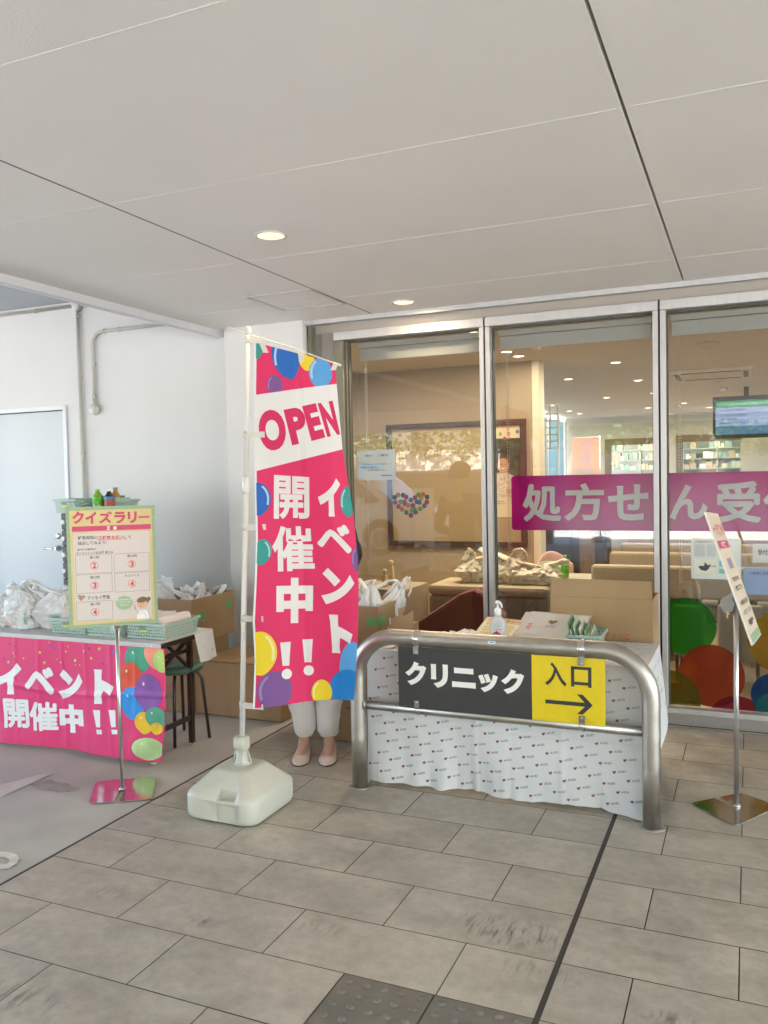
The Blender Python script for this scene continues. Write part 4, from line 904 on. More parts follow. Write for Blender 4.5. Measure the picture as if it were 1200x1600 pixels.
SP = Plane((-1.9, 3.605), (0, 3.605)); sx0, sx1, sxm, sz0, sz1 = -1.512, -.562, -.878, .418, .706
mb = MB().use(mat('sign_charcoal', (.038, .037, .036), .42, noise=(60, .08))); mb.box(sx0, 3.607, sz0, sxm, 3.613, sz1)
mb.use(mat('sign_yellow', (.69, .52, .008), .38, noise=(30, .04))); mb.box(sxm+.0005, 3.607, sz0, sx1, 3.613, sz1)
sf = lambda u, v: Vector((u, 3.6065, v))
spr = lambda *a: (lambda r: (r[0]-1.9, r[1], r[2]-1.9, r[3]))(SP.rect(*a))
mb.use(mat('sign_white_vinyl', (.80, .80, .74), .4))
for s_, *r in (('ク', 633, 1034, 666, 1071), ('リ', 673, 1038, 700, 1075), ('ニ', 706, 1044, 743, 1075), ('ッ', 747, 1053, 778, 1082), ('ク', 783, 1046, 819, 1085)):
    rr = spr(*r); mb.text(s_, rr, sf, .055)
blk = mat('sign_black_vinyl', (.03, .03, .03), .4); mb.use(blk)
mb.text('入', spr(851, 1035, 885, 1072), sf, .022); mb.text('口', spr(892, 1042, 924, 1074), sf, .025)
r = spr(852, 1080, 926, 1117); uc = (r[1]+r[3])/2-.002; u0, u1 = r[0], r[2]; tk = .0115
mb.shape([(u0, uc-tk*.75), (u1-.02, uc-tk*.75), (u1-.02, uc+tk*.75), (u0, uc+tk*.75)], sf)
hh = .043; mb.shape([(u1-hh-.024, uc+hh), (u1-hh+.001, uc+hh), (u1, uc+.0), (u1-.025, uc+.0)], lambda u, v: sf(u, v)-Vector((0, .0004, 0))); mb.shape([(u1-hh-.024, uc-hh), (u1-.025, uc-.0), (u1, uc-.0), (u1-hh+.001, uc-hh)], lambda u, v: sf(u, v)-Vector((0, .0004, 0)))
mb.build('sign_board', bar)
for x, z, rr, d in ((-1.42, ZT, RT, -1), (-.660, ZT, RT, -1), (-1.42, .405, .0215, 1), (-.660, .405, .0215, 1)):
    mb = MB().use(chrome); mb.tube([(x-.014, YP, z), (x+.014, YP, z)], rr+.0025, 24); mb.tube([(x-.004, YP, z), (x+.004, YP, z)], rr+.0042, 24)
    zz = z+d*(rr+.013); mb.box(x-.013, 3.598, min(z+d*rr*.8, z+d*(rr+.030)), x+.013, 3.6064, max(z+d*rr*.8, z+d*(rr+.030)))
    k0 = len(mb.V); mb.lathe([(.0045, 0), (.0045, .003), (.002, .004)], (0, 0, 0), 10)
    for i in range(k0, len(mb.V)): v = mb.V[i]; mb.V[i] = (x+v[0], 3.598-v[2], z+d*(rr+.02)+v[1])
    mb.build('clamp', bar, bevel=.001)
p = aty(768, 1004, 3.59); mb = MB().use(mat('sticker_white', (.7, .75, .78), .4)); mb.shape(rrect(p.x-.017, p.z-.005, p.x+.017, p.z+.005, .004), lambda u, v: Vector((u, YP-math.sqrt(max(0, RT**2-(v-ZT)**2))-.0008, v)))
mb.use(mat('sticker_blue', (.02, .25, .5), .4)); mb.shape(rrect(p.x-.012, p.z-.002, p.x+.012, p.z+.0022, .0015), lambda u, v: Vector((u, YP-math.sqrt(max(0, RT**2-(v-ZT)**2))-.0013, v))); mb.build('sticker', bar)

# ---- folding tables
tblk = mat('table_leg_brown', (.045, .03, .025), .35, .3)
def folding_table(label, x0, x1, y0, y1, z):
    t = thing('folding_table', label, 'table', ((x0+x1)/2, (y0+y1)/2, 0))
    mb = MB().use(mat('table_laminate', (.45, .38, .30), .5)); mb.box(x0, y0, z-.028, x1, y1, z); mb.build('tabletop', t, bevel=.004)
    mb = MB().use(tblk); mb.box(x0-.001, y0-.003, z-.026, x1+.001, y0-.0005, z-.002); mb.box(x0, y1+.0005, z-.026, x1, y1+.003, z-.002); mb.box(x1+.0005, y0, z-.026, x1+.003, y1, z-.002); mb.box(x0-.003, y0, z-.026, x0-.0005, y1, z-.002); mb.build('edge_band', t)
    for xe, d in ((x0, 1), (x1, -1)):
        xx = xe+d*.11
        for y in (y0+.045, y1-.045):
            mb = MB().use(tblk); mb.box(xx-.014, y-.014, .012, xx+.014, y+.014, z-.029); mb.use(mat('foot_cream', (.6, .55, .42), .6)); mb.box(xx-.012, y-.012, .0, xx+.012, y+.012, .012); mb.build('leg', t, bevel=.002)
        mb = MB().use(tblk); mb.box(xx-.009, y0+.06, .145, xx+.009, y1-.06, .172); mb.build('stretcher', t)
        mb = MB().use(tblk); mb.box(xx-.009, y0+.06, z-.12, xx+.009, y1-.06, z-.10); mb.build('stretcher', t)
        for P_ in (((xx+d*.01, y1-.06, z-.20), (xx+d*.22, y1-.06, z-.03)), ((xx+d*.01, y0+.06, z-.20), (xx+d*.22, y0+.06, z-.03)), ((xx, y0+.06, z-.21), (xx, y1-.05, z-.045))): mb = MB().use(tblk); mb.bar(*P_, .013, .018); mb.build('brace', t)
    return t
TZ = .66
folding_table('folding table under the logo patterned white cloth', -1.70, -.425, 3.71, 4.23, TZ-.004)
# logo cloth
clothw = mat('logo_cloth_white', (.68, .68, .675), .75, bump=(35, .12), transl=.12)
ink = mat('logo_ink', (.10, .09, .09), .6)
hcols = [mat('logo_heart_%s' % n_, c_, .6) for n_, c_ in (('red', (.27, .075, .065)), ('brown', (.22, .13, .08)), ('teal', (.13, .15, .13)))]
def logo(mb, x, y, fn, s=.92, sl=.18):
    g_ = lambda u, v: fn(u, v+sl*(u-x))
    mb.use(hcols[0]); mb.map2d(heart2d(x, y, .0175*s, 14), [tuple(range(14))], lambda u, v: g_(u, v))
    mb.use(hcols[2]); mb.map2d(circ(x-.003*s, y+.003*s, .0028*s, 8), [tuple(range(8))], lambda u, v: g_(u, v)+ofs)
    mb.use(hcols[1]); mb.map2d(circ(x+.004*s, y+.001*s, .003*s, 8), [tuple(range(8))], lambda u, v: g_(u, v)+ofs)
    mb.use(ink); mb.text('AISEI', (x+.0155*s, y-.0045*s, x+.052*s, y+.006*s), g_, .0, res=1)
ofs = Vector((0, -.0006, 0))
cf = thing('logo_tablecloth', 'white cloth with small heart logos hanging to the floor behind the barrier', 'tablecloth', (-1.06, 3.7, 0))
cx0, cx1 = -1.715, -.40
def front(u, v, o_=0):            # u = X, v = height
    k = max(0, (TZ-v)/TZ)
    y = 3.700-.020*k*math.sin((u+1.7)*9.5+.5)-.010*math.sin((u+1.7)*21+v*6)*k + .008*math.sin(v*14+u*5)*k
    cr = .012*math.exp(-((u+1.165+.01*math.sin(v*9))/.010)**2)+.008*math.exp(-((u+.765)/.012)**2)+.006*math.exp(-((v-.33)/.012)**2)
    y -= cr + .02*k**3*abs(fbm(u*5, 0, 2))*2
    return Vector((u, y-o_, v))
def hem(u): return .012+.012*abs(math.sin(u*7))+.02*fbm(u*3, 1, 1)+(.05*max(0, (u+.62)/.2)*(-.3) if u > -.62 else 0)
mb = MB().use(clothw, True)
mb.grid(lambda a, b: front(cx0+(cx1-cx0)*a, max(.004, hem(cx0+(cx1-cx0)*a))+(TZ-max(.004, hem(cx0+(cx1-cx0)*a)))*b), 150, 60)
mb.grid(lambda a, b: Vector((cx0+(cx1-cx0)*a, front(cx0+(cx1-cx0)*a, TZ).y+(4.24-front(cx0+(cx1-cx0)*a, TZ).y)*b, TZ+.002*fbm(a*6, b*3, 1))), 60, 16)
def side(a, b):
    zb_ = .02+.30*a; z = zb_+(TZ-zb_)*b; k = 1-b
    return Vector((cx1+.012*k*math.sin(a*9)+.03*k, front(cx1, TZ).y*(1-a)+4.24*a+(.0), z))
mb.grid(side, 24, 20)
mb.grid(lambda a, b: Vector((cx0-.01*(1-b), front(cx0, TZ).y*(1-a)+4.24*a, .03+(TZ-.03)*b)), 16, 16)
# logos
a1, a2 = (.106, .028), (.061, -.028)
random.seed(3)
for i in range(-10, 26):
    for j in range(-26, 40):
        x = cx0+.02+i*.1067+j*.061-.6; y = .62+i*.029-j*.0287
        if cx0+.012 < x < cx1-.056 and hem(x)+.018 < y < TZ-.018: logo(mb, x, y, lambda u, v: front(u, v, .0012))
        yy = y-.1
        X2 = x
        if cx0+.012 < x < cx1-.056 and 3.72 < 3.6+(y) < 4.2:
            ofs_ = ofs
            ofs = Vector((0, 0, .0006)); logo(mb, x, 3.6+y, lambda u, v: Vector((u, v, TZ+.0035))); ofs = Vector((0, -.0006, 0))
for j in range(7):
    for i in range(4):
        yv = 3.74+i*.125+(.05 if j % 2 else 0); zv = .60-j*.07
        a = (yv-3.7)/.54
        if a < .88 and zv > .06+.30*a+.03: logo(mb, yv, zv, lambda u, v: (lambda A: Vector((side(A, max(0, min(1, (v-(.02+.30*A))/(TZ-(.02+.30*A))))).x+.0015, u, v)))((u-3.7)/.54))
mb.build('cloth', cf)

# ---- pink banner flag and stand
pk = mat('banner_pink', (.66, .022, .115), .7, transl=.22, bump=(420, .05)); bw = mat('banner_white', (.76, .75, .73), .7, transl=.2, bump=(420, .05))
plw = mat('pole_cream', (.62, .60, .555), .4, coat=.2); poly = mat('tank_plastic', (.52, .50, .415), .45, noise=(4, .03), bump=(220, .05))
BX, BY = -2.13, 3.21; TX, TY, TZB = -2.035, 3.21, 2.150
bs = thing('banner_stand', 'pink nobori banner reading OPEN on a cream pole with white water base', 'banner', (BX, BY, 0))
# tank: rounded square loft
def sq(h, r, z, cx=-2.130, cy=3.195, n_=7, rot=.0):
    P = []
    for qx, qy, a0 in ((1, 1, 0), (-1, 1, 90), (-1, -1, 180), (1, -1, 270)):
        for k in range(n_+1):
            t_ = math.radians(a0+90*k/n_); x, y = qx*(h-r)+r*math.cos(t_), qy*(h*1.03-r)+r*math.sin(t_)
            P.append((cx+x*math.cos(rot)-y*math.sin(rot), cy+x*math.sin(rot)+y*math.cos(rot), z))
    return P
mb = MB().use(poly, True)
rings = [sq(.167, .05, .002), sq(.180, .06, .010), sq(.187, .065, .03), sq(.187, .065, .102), sq(.184, .065, .112), sq(.176, .065, .123), sq(.166, .06, .130), sq(.10, .045, .196), sq(.092, .045, .203), sq(.075, .04, .206)]
nn = len(rings[0])
mb.add([p for r_ in rings for p in r_], [(i*nn+k, i*nn+(k+1) % nn, (i+1)*nn+(k+1) % nn, (i+1)*nn+k) for i in range(len(rings)-1) for k in range(nn)])
mb.sm = False; mb.poly(rings[-1]); mb.poly(rings[0][::-1])
tank = mb.build('water_tank', bs)
def carve(o, boxes):
    for b_ in boxes:
        c_ = MB().use(poly); c_.box(*b_); co = c_.build('cut', bs); md = o.modifiers.new('c', 'BOOLEAN'); md.object = co; md.operation = 'DIFFERENCE'; md.solver = 'EXACT'
        dg = bpy.context.evaluated_depsgraph_get(); dg.update(); me = bpy.data.meshes.new_from_object(o.evaluated_get(dg), depsgraph=dg); o.modifiers.clear(); o.data = me; bpy.data.objects.remove(co)
yf = 3.195-.187*1.03; hx = aty(352, 1265, yf).x
carve(tank, [(hx-.050, yf-.02, .014, hx+.050, yf+.011, .089), (hx-.046, yf-.02, .106, hx+.046, yf+.036, .150)])
mb = MB().use(poly); mb.box(hx-.0495, yf+.0112, .0145, hx+.0495, yf+.013, .0885); mb.build('grip_panel', bs)
mb = MB().use(poly, True); mb.lathe([(.045, .2), (.045, .207), (.034, .209), (.032, .215), (.027, .235), (.027, .272)], (BX, BY, 0), 24); mb.lathe([(.033, .2725), (.036, .276), (.036, .324), (.033, .328), (.024, .332)], (BX, BY, 0), 28)
for k in range(14): a = 2*math.pi*k/14; mb.box(BX+.0355*math.cos(a)-.002, BY+.0355*math.sin(a)-.002, .28, BX+.0355*math.cos(a)+.002, BY+.0355*math.sin(a)+.002, .322)
for k in range(4): a = math.pi*k/2+.4; mb.bar((BX+.028*math.cos(a), BY+.028*math.sin(a), .265), (BX+.040*math.cos(a), BY+.040*math.sin(a), .205), .006, .008)
mb.build('pole_socket', bs)
mb = MB().use(mat('cap_dark', (.25, .24, .2), .6), True); mb.lathe([(.017, 0), (.017, .008), (.012, .010), (.001, .010)], (BX-.055, BY+.03, .206), 20); mb.build('filler_cap', bs)
pp = lambda z: Vector((BX+(TX-BX)*(z-.25)/(TZB-.25), BY, z))
mb = MB().use(plw); mb.tube([pp(.25), pp(1.47)], .0125, 20); mb.tube([pp(1.47), pp(2.165)], .0105, 20); mb.lathe([(.013, -.035), (.016, -.03), (.017, 0), (.016, .03), (.012, .035)], pp(1.475), 20); mb.lathe([(.0125, -.02), (.014, -.015), (.014, .012), (.009, .018)], pp(2.16), 20); mb.build('pole', bs)
BP = Plane((TX, TY), (-1.70, 3.43)); e = BP.e
tip = BP(*BP.uv(529, 570)); tl0 = pp(2.145)
# arm: thin rod from behind the pole to the tip
mb = MB().use(mat('arm_plastic', (.62, .60, .52), .35)); d_ = (tip-tl0); mb.tube([tl0-d_*.22, tl0, tl0+d_*.5-Vector((0, 0, -.006)), tip], [.003, .0032, .003, .003], 8); mb.tube([tip-d_*.06, tip+d_*.03], [.0065, .0055], 10); mb.build('arm', bs)
# cloth: edge curves measured down the height
Lk = [(535, 400), (616, 399), (737, 400), (850, 402), (905, 400), (970, 397), (1030, 400), (1105, 397)]
Rk = [(567, 524), (640, 529), (700, 535), (800, 552), (870, 559), (900, 560), (950, 559), (1000, 557), (1050, 554), (1092, 551)]
Luv = [BP.uv(x, y) for y, x in Lk]; Ruv = [BP.uv(x, y) for y, x in Rk]
def interp(T, s_):
    n_ = len(T)-1; f_ = s_*n_; i = min(n_-1, int(f_)); t_ = f_-i; return T[i][0]+(T[i+1][0]-T[i][0])*t_, T[i][1]+(T[i+1][1]-T[i][1])*t_
def edge(T, v):
    for a, b in zip(T, T[1:]):
        if v >= b[1] or b is T[-1]:
            t_ = (v-a[1])/(b[1]-a[1]); return a[0]+(b[0]-a[0])*t_
    return T[-1][0]
def flag(u, v, o_=0):
    w_ = .016*math.sin(u*13+v*2.2)*(.4+1.2*(2.1-v))*.6 + .006*math.sin(v*7+u*9) - .003*math.exp(-((u-.22)/.012)**2)
    if u > .36: w_ += (u-.36)*.25*math.sin(v*3.1)
    return BP(u, v, w_+o_)
tv = lambda u: Luv[0][1]+(Ruv[0][1]-Luv[0][1])*min(1, max(0, (u-Luv[0][0])/(Ruv[0][0]-Luv[0][0])))
bv = lambda u: Luv[-1][1]+(Ruv[-1][1]-Luv[-1][1])*min(1, max(0, (u-Luv[-1][0])/(Ruv[-1][0]-Luv[-1][0])))
mb = MB().use(pk, True)
def cl(a, b):
    # a across, b down
    v0 = Luv[0][1]+(Ruv[0][1]-Luv[0][1])*a; v1 = Luv[-1][1]+(Ruv[-1][1]-Luv[-1][1])*a; v = v0+(v1-v0)*b
    ul, ur = edge(Luv, v), edge(Ruv, v); return flag(ul+(ur-ul)*a, v)
mb.grid(cl, 60, 170)
mb.use(bw, True)   # white selvedge on the pole side
mb.grid(lambda a, b: flag(edge(Luv, (lambda v: v)(Luv[0][1]+(Luv[-1][1]-Luv[0][1])*b))-.006+.009*a, Luv[0][1]+(Luv[-1][1]-Luv[0][1])*b, .0006), 2, 100)
mb.use(bw)
def onflag(P, m_, o_=.0012, step=.012):
    mb.use(m_); mb.shape(P, lambda u, v: flag(u, v, o_), step)
def fclip(P): return P
W = [BP.uv(*p) for p in ((398, 617), (524, 599.5), (537, 702), (399, 736))]
W[0] = (edge(Luv, W[0][1]), W[0][1]); W[3] = (edge(Luv, W[3][1]), W[3][1]); W[1] = (edge(Ruv, W[1][1]), W[1][1]); W[2] = (edge(Ruv, W[2][1]), W[2][1])
onflag([W[3], W[2], W[1], W[0]], bw)
# OPEN: slanted letters measured corner by corner
op = [('O', (405, 652, 448, 703), 0), ('P', (443, 637, 478, 694), 0), ('E', (473, 631, 508, 688), 0), ('N', (499, 626, 532, 681), 0)]
mb.use(pk)
def quadmap(s_, corners, m_, bold, o_=.0024, res=5):
    """letter fitted to four measured pixel corners: tl, tr, br, bl"""
    V, Fs, b = text_geo(s_, bold, res); C = [BP.uv(*c_) for c_ in corners]; mb.use(m_)
    def g_(x, y):
        a = (x-b[0])/(b[2]-b[0]); t_ = (y-b[1])/(b[3]-b[1])
        top = (C[0][0]+(C[1][0]-C[0][0])*a, C[0][1]+(C[1][1]-C[0][1])*a); bot = (C[3][0]+(C[2][0]-C[3][0])*a, C[3][1]+(C[2][1]-C[3][1])*a)
        return (bot[0]+(top[0]-bot[0])*t_, bot[1]+(top[1]-bot[1])*t_)
    mb.map2d([g_(x, y) for x, y in V], Fs, lambda u, v: flag(u, v, o_), .012)
z4 = lambda x, y: (290+x/3.81, 480+y/3.81)
for s_, c_ in (('O', ((420, 622), (578, 600), (612, 838), (455, 866))), ('P', ((582, 612), (688, 592), (720, 808), (632, 823))), ('E', ((692, 590), (775, 572), (830, 776), (748, 798))), ('N', ((784, 574), (875, 556), (920, 757), (842, 774)))):
    if s_ == 'P': c_ = ((582, 612), (694, 590), (742, 798), (634, 823))
    quadmap(s_, [z4(*p) for p in c_], pk, .055)
for s_, c_, bo in (('開', ((527, 998), (735, 1012), (738, 1262), (526, 1262)), .027), ('催', ((515, 1303), (755, 1306), (772, 1570), (515, 1575)), .027), ('イ', ((782, 1020), (918, 1018), (925, 1245), (790, 1245)), .07), ('ベ', ((775, 1300), (975, 1292), (990, 1468), (790, 1462)), .045)):
    quadmap(s_, [z4(*p) for p in c_], bw, bo, .0014)
z5 = lambda x, y: (290+x/3.4775, 860+y/3.4775)
for s_, c_, bo in (('中', ((494, 150), (694, 150), (692, 395), (492, 398)), .055), ('ン', ((736, 88), (915, 118), (916, 280), (738, 294)), .075), ('ト', ((778, 348), (900, 350), (905, 556), (795, 556)), .085)):
    quadmap(s_, [z5(*p) for p in c_], bw, bo, .0014)
for c_, dot in ((((514, 500), (572, 498), (563, 627), (527, 627)), (550, 672)), (((636, 488), (692, 484), (685, 612), (648, 612)), (671, 657))):
    P = [BP.uv(*z5(*p)) for p in c_]; onflag([P[3], P[2], P[1], P[0]], bw, .0014); d0 = BP.uv(*z5(*dot)); onflag(circ(d0[0], d0[1], .0235), bw, .0014)
# balloons
bc = {n_: mat('balloon_'+n_, c_, .7, transl=.2) for n_, c_ in dict(teal=(.03, .30, .27), blue=(.015, .13, .48), yellow=(.80, .62, .02), sky=(.10, .36, .72), purple=(.20, .085, .28), azure=(.01, .22, .62), hl=(.45, .60, .75), hly=(.85, .74, .35), hlp=(.36, .20, .42)).items()}
def balloon(z, cx, cy, rx, ry, m_, hl, side_=1, o_=.0014, tilt=0, squeeze=.25):
    C = BP.uv(*z(cx, cy)); E_ = BP.uv(*z(cx+rx, cy)); U = BP.uv(*z(cx, cy-ry)); a_ = abs(E_[0]-C[0]); b_ = abs(U[1]-C[1])
    def shp(k, dx=0):
        P = []
        for q_ in range(36):
            t_ = 2*math.pi*q_/36; x, y = math.cos(t_), math.sin(t_)
            if y < 0: x *= 1-squeeze*(y*y)
            x, y = x*k*a_+dx, y*k*b_
            P.append((C[0]+x*math.cos(tilt)-y*math.sin(tilt), C[1]+x*math.sin(tilt)+y*math.cos(tilt)))
        return P
    def trim(P):
        Q = []
        P = clip2d(P, Luv[-1][1] if cy > 0 else None, None, 1)
        for u, v in P:
            v = min(v, tv(u)-.001); v = max(v, bv(u)+.001); Q.append((min(max(u, edge(Luv, v)), edge(Ruv, v)), v))
        return Q
    Q = trim(shp(1)); 
    # tidy repeated points made by trimming
    R_ = [q_ for i, q_ in enumerate(Q) if (abs(q_[0]-Q[i-1][0])+abs(q_[1]-Q[i-1][1])) > 1e-5]
    onflag(R_, m_, o_)
    H_ = []
    for q_ in range(13): t_ = math.radians(-45+90*q_/12)+(math.pi if side_ < 0 else 0)+.35*side_; H_.append((C[0]+.86*a_*math.cos(t_), C[1]+.9*b_*math.sin(t_)))
    for q_ in range(13): t_ = math.radians(45-90*q_/12)+(math.pi if side_ < 0 else 0)+.35*side_; H_.append((C[0]+.70*a_*math.cos(t_), C[1]+.78*b_*math.sin(t_)))
    H_ = [q_ for q_ in trim(H_)]; H_ = [q_ for i, q_ in enumerate(H_) if (abs(q_[0]-H_[i-1][0])+abs(q_[1]-H_[i-1][1])) > 1e-5]
    if len(H_) > 8: onflag(H_, hl, o_+.0008)
balloon(z4, 425, 220, 42, 88, bc['teal'], bc['hl'], 1); balloon(z4, 595, 300, 80, 135, bc['blue'], bc['hl'], -1, tilt=.25); balloon(z4, 722, 318, 45, 62, bc['yellow'], bc['hly'], -1)
balloon(z4, 803, 392, 70, 90, bc['sky'], bc['hl'], -1, squeeze=.1); balloon(z4, 530, 465, 48, 60, bc['purple'], bc['hlp'], -1)
onflag([W[3], W[2], W[1], W[0]], bw, .0019)
balloon(z4, 430, 1143, 80, 100, bc['blue'], bc['hl'], 1); balloon(z4, 455, 1458, 56, 78, bc['teal'], bc['hl'], 1, tilt=-.2); balloon(z4, 968, 1158, 50, 92, bc['teal'], bc['hl'], -1); balloon(z4, 1030, 1500, 46, 80, bc['purple'], bc['hlp'], -1)
balloon(z5, 405, 558, 92, 120, bc['yellow'], bc['hly'], 1); balloon(z5, 482, 765, 98, 110, bc['purple'], bc['hlp'], -1, .0010)
balloon(z5, 905, 640, 70, 150, bc['sky'], bc['hl'], 1); balloon(z5, 880, 755, 95, 115, bc['azure'], bc['azure'], -1, .0022); balloon(z5, 742, 780, 56, 74, bc['yellow'], bc['hly'], -1, .0030)
mb.build('banner_cloth', bs)
# white loops on the pole and arm
lp = mat('loop_white', (.70, .68, .62), .6, transl=.3)
for px, py in ((395, 532), (396, 679), (396, 824), (395, 967), (393, 1104)):
    z_ = BP.uv(px, py)[1]; c_ = pp(z_); mb = MB().use(lp); mb.tube([c_-Vector((0, 0, .014)), c_+Vector((0, 0, .014))], .0155, 16)
    ul = edge(Luv, min(Luv[0][1], max(Luv[-1][1], z_))); o0 = flag(ul+.04, z_, .0045); a_ = c_+BP.n*.0145
    mb.add([a_-Vector((0, 0, .014)), o0-Vector((0, 0, .013)), o0+Vector((0, 0, .013)), a_+Vector((0, 0, .014))], [(0, 1, 2, 3)]); mb.build('fixing_loop', bs)
for t_ in (.12, .57, .97):
    c_ = tl0+d_*t_; u_ = Luv[0][0]+(Ruv[0][0]-Luv[0][0])*t_; mb = MB().use(lp); v_ = tv(u_)
    a_, b_ = flag(u_-.012, v_-.035, .002), flag(u_+.012, v_-.035, .002); c1, c2 = c_-e*.012+BP.n*.004+Vector((0, 0, .004)), c_+e*.012+BP.n*.004+Vector((0, 0, .004))
    mb.add([a_, b_, c2, c1], [(0, 1, 2, 3)]); mb.build('fixing_loop', bs)
# small print on the pole
mb = MB().use(mat('print_grey', (.25, .25, .25), .6)); mb.text('ADJUSTABLE POLE', (0, 0, .115, .006), lambda u, v: pp(1.30-u)+Vector((math.sin((v-.003)/.0128)*.0128+.001, -math.cos((v-.003)/.0128)*.0129, 0)), .01, res=1)
# (left out: the pole's small print is unreadable)

# ---- poster stands
def base_plate(P2, slot, t, pole_xy):
    mb = MB().use(chrome); mb.prism([(x, y, .001) for x, y in P2], (0, 0, .0045)); mb.build('base_plate', t, bevel=.0012)
c4 = [atz(*p, 0) for p in ((138, 1257), (150, 1222), (245, 1215), (238, 1250))]
po = atz(191, 1236, 0)
st = thing('poster_stand', 'steel floor stand holding the yellow edged quiz answer poster', 'sign stand', (po.x, po.y, 0))
A, B_, C_, D_ = [Vector((p.x, p.y, 0)) for p in c4]; m0 = (A+D_)/2; sd_ = (D_-A).normalized(); ti = Vector((po.x, po.y, 0))-(D_-A).normalized()*.0
m0 = A+(D_-A)*(((ti-A).dot(sd_))/((D_-A).length))
def rc(P_, q0, q1, r_=.025):
    d0 = (q0-P_).normalized(); d1 = (q1-P_).normalized(); return [P_+d0*r_, P_+d0*r_*.3+d1*r_*.3, P_+d1*r_]
sl = .012
PL_ = rc(A, m0, B_)[0:0]+[m0-sd_*sl]+[ti-sd_*sl+(B_-A).normalized()*.0]+[ti+sd_*sl, m0+sd_*sl]
poly_ = [m0+sd_*sl]+rc(D_, A, C_)+rc(C_, D_, B_)+rc(B_, C_, A)+rc(A, B_, D_)+[m0-sd_*sl, ti-sd_*sl, ti+sd_*sl]
mb = MB().use(chrome); mb.prism([(p.x, p.y, .001) for p in poly_], (0, 0, .0045)); mb.build('base_plate', st, bevel=.001)
QP = Plane((-2.985, 3.055), (-2.68, 3.335))
n_ = QP.n; pv = Vector((po.x, po.y, 0))+(B_-A).normalized()*.012
ks = (pv.dot(n_)+.040)/QP.a.dot(n_); QP = Plane((-2.985*ks, 3.055*ks), (-2.68*ks, 3.335*ks))
mb = MB().use(steel); mb.tube([pv+Vector((0, 0, .004)), pv+Vector((0, 0, .83))-n_*0], .0095, 16); mb.lathe([(.016, .004), (.016, .010), (.010, .014)], pv, 20); mb.build('pole', st)
q00, q10, q11, q01 = [QP.uv(*p) for p in ((107, 983), (247, 973), (242, 789), (104, 793))]
uL, uR = (q00[0]+q01[0])/2, (q10[0]+q11[0])/2; vB, vT = (q00[1]+q10[1])/2, (q01[1]+q11[1])/2
offp = (QP.a-pv).dot(n_)
mb = MB().use(steel); cz = vB+.05; pc = QP((uL+uR)/2, cz); cz = vB-.0; mb.box(pv.x-.012, pv.y-.03, vB-.02, pv.x+.012, pv.y+.012, vB+.05); mb.build('bracket', st)
mb = MB().use(mat('board_backing', (.7, .7, .66), .5)); mb.prism([QP(uL, vB, -.001), QP(uR, vB, -.001), QP(uR, vT, -.001), QP(uL, vT, -.001)], -n_*.012)
zz = lambda x, y: (80+x/6.316, 760+y/6.316)
Wq, Hq = uR-uL, vT-vB
def Q(x, y):               # zoomed poster pixel -> board coordinates through the measured corners
    u, v = QP.uv(*zz(x, y)); return u, v
qf = lambda o_: (lambda u, v: QP(u, v, o_))
def qrect(x0, y0, x1, y1):
    a = Q(x0, (y0+y1)/2); b = Q(x1, (y0+y1)/2); ym = (x0+x1)/2; t_ = Q(ym, y0); l_ = Q(ym, y1); return (a[0], l_[1], b[0], t_[1])
mb.use(mat('poster_green', (.26, .37, .22), .5)); mb.shape([(uL, vB), (uR, vB), (uR, vT), (uL, vT)], qf(.0))
m1 = .016; mb.use(mat('poster_yellow', (.60, .47, .20), .5, noise=(30, .05))); mb.shape([(uL+m1, vB+m1), (uR-m1, vB+m1), (uR-m1, vT-m1), (uL+m1, vT-m1)], qf(.0006))
m2 = .029; mb.use(mat('poster_paper', (.60, .53, .50), .5)); vtop = Q(600, 448)[1]; mb.shape(rrect(uL+m2, vB+.030, uR-m2, vtop, .008), qf(.0012))
mag2 = mat('poster_magenta', (.52, .035, .13), .5); mb.use(mag2); r = qrect(204, 384, 984, 434); mb.shape(rrect(r[0], r[1], r[2], r[3], .004), qf(.0012))
for s_, *r_ in (('ク', 205, 247, 325, 368), ('イ', 335, 250, 450, 368), ('ズ', 468, 248, 602, 365), ('ラ', 622, 250, 735, 365), ('リ', 755, 248, 845, 362), ('ー', 862, 292, 968, 310)): mb.text(s_, qrect(*r_), qf(.0018), .045)
mb.use(mat('poster_line_yellow', (.70, .48, .12), .5))
for x, y, r_ in ((190, 262, .006), (300, 228, .007), (690, 232, .006), (840, 232, .006), (1000, 300, .007), (995, 480, .006), (445, 345, .006)):
    u, v = Q(x, y); mb.add([QP(u+rr_*math.cos(a), v+rr_*math.sin(a), .0008) for a in [2*math.pi*k/16 for k in range(16)] for rr_ in (r_, r_*.8)], [(2*k, 2*((k+1) % 16), 2*((k+1) % 16)+1, 2*k+1) for k in range(16)])
mb.use(mat('poster_white', (.8, .76, .7), .5)); mb.text('正', qrect(548, 392, 582, 428), qf(.0018), .03); mb.text('解', qrect(612, 392, 648, 428), qf(.0018), .03)
pbk = mat('poster_ink', (.07, .065, .06), .5); prd = mat('poster_red', (.60, .035, .02), .5); mb.use(pbk)
for s_, r_, m_ in (('解答用紙に', (262, 488, 458, 524), pbk), ('正解数を記入', (462, 484, 718, 522), prd), ('して', (722, 484, 790, 518), pbk), ('採点してみよう!', (262, 540, 545, 576), pbk), ('医療法人耳鼻咽喉科', (258, 612, 445, 630), pbk), ('オトクリニック名古屋 東三山', (245, 642, 610, 668), pbk)):
    mb.use(m_); mb.text(s_, qrect(*r_), qf(.0018), .02, res=2)
mb.use(prd); mb.shape((lambda r: [(r[0], r[1]), (r[2], r[1]), (r[2], r[3]), (r[0], r[3])])(qrect(462, 524, 724, 527)), qf(.0018))
mb.use(mat('poster_ear', (.5, .48, .45), .5)); u, v = Q(492, 605)
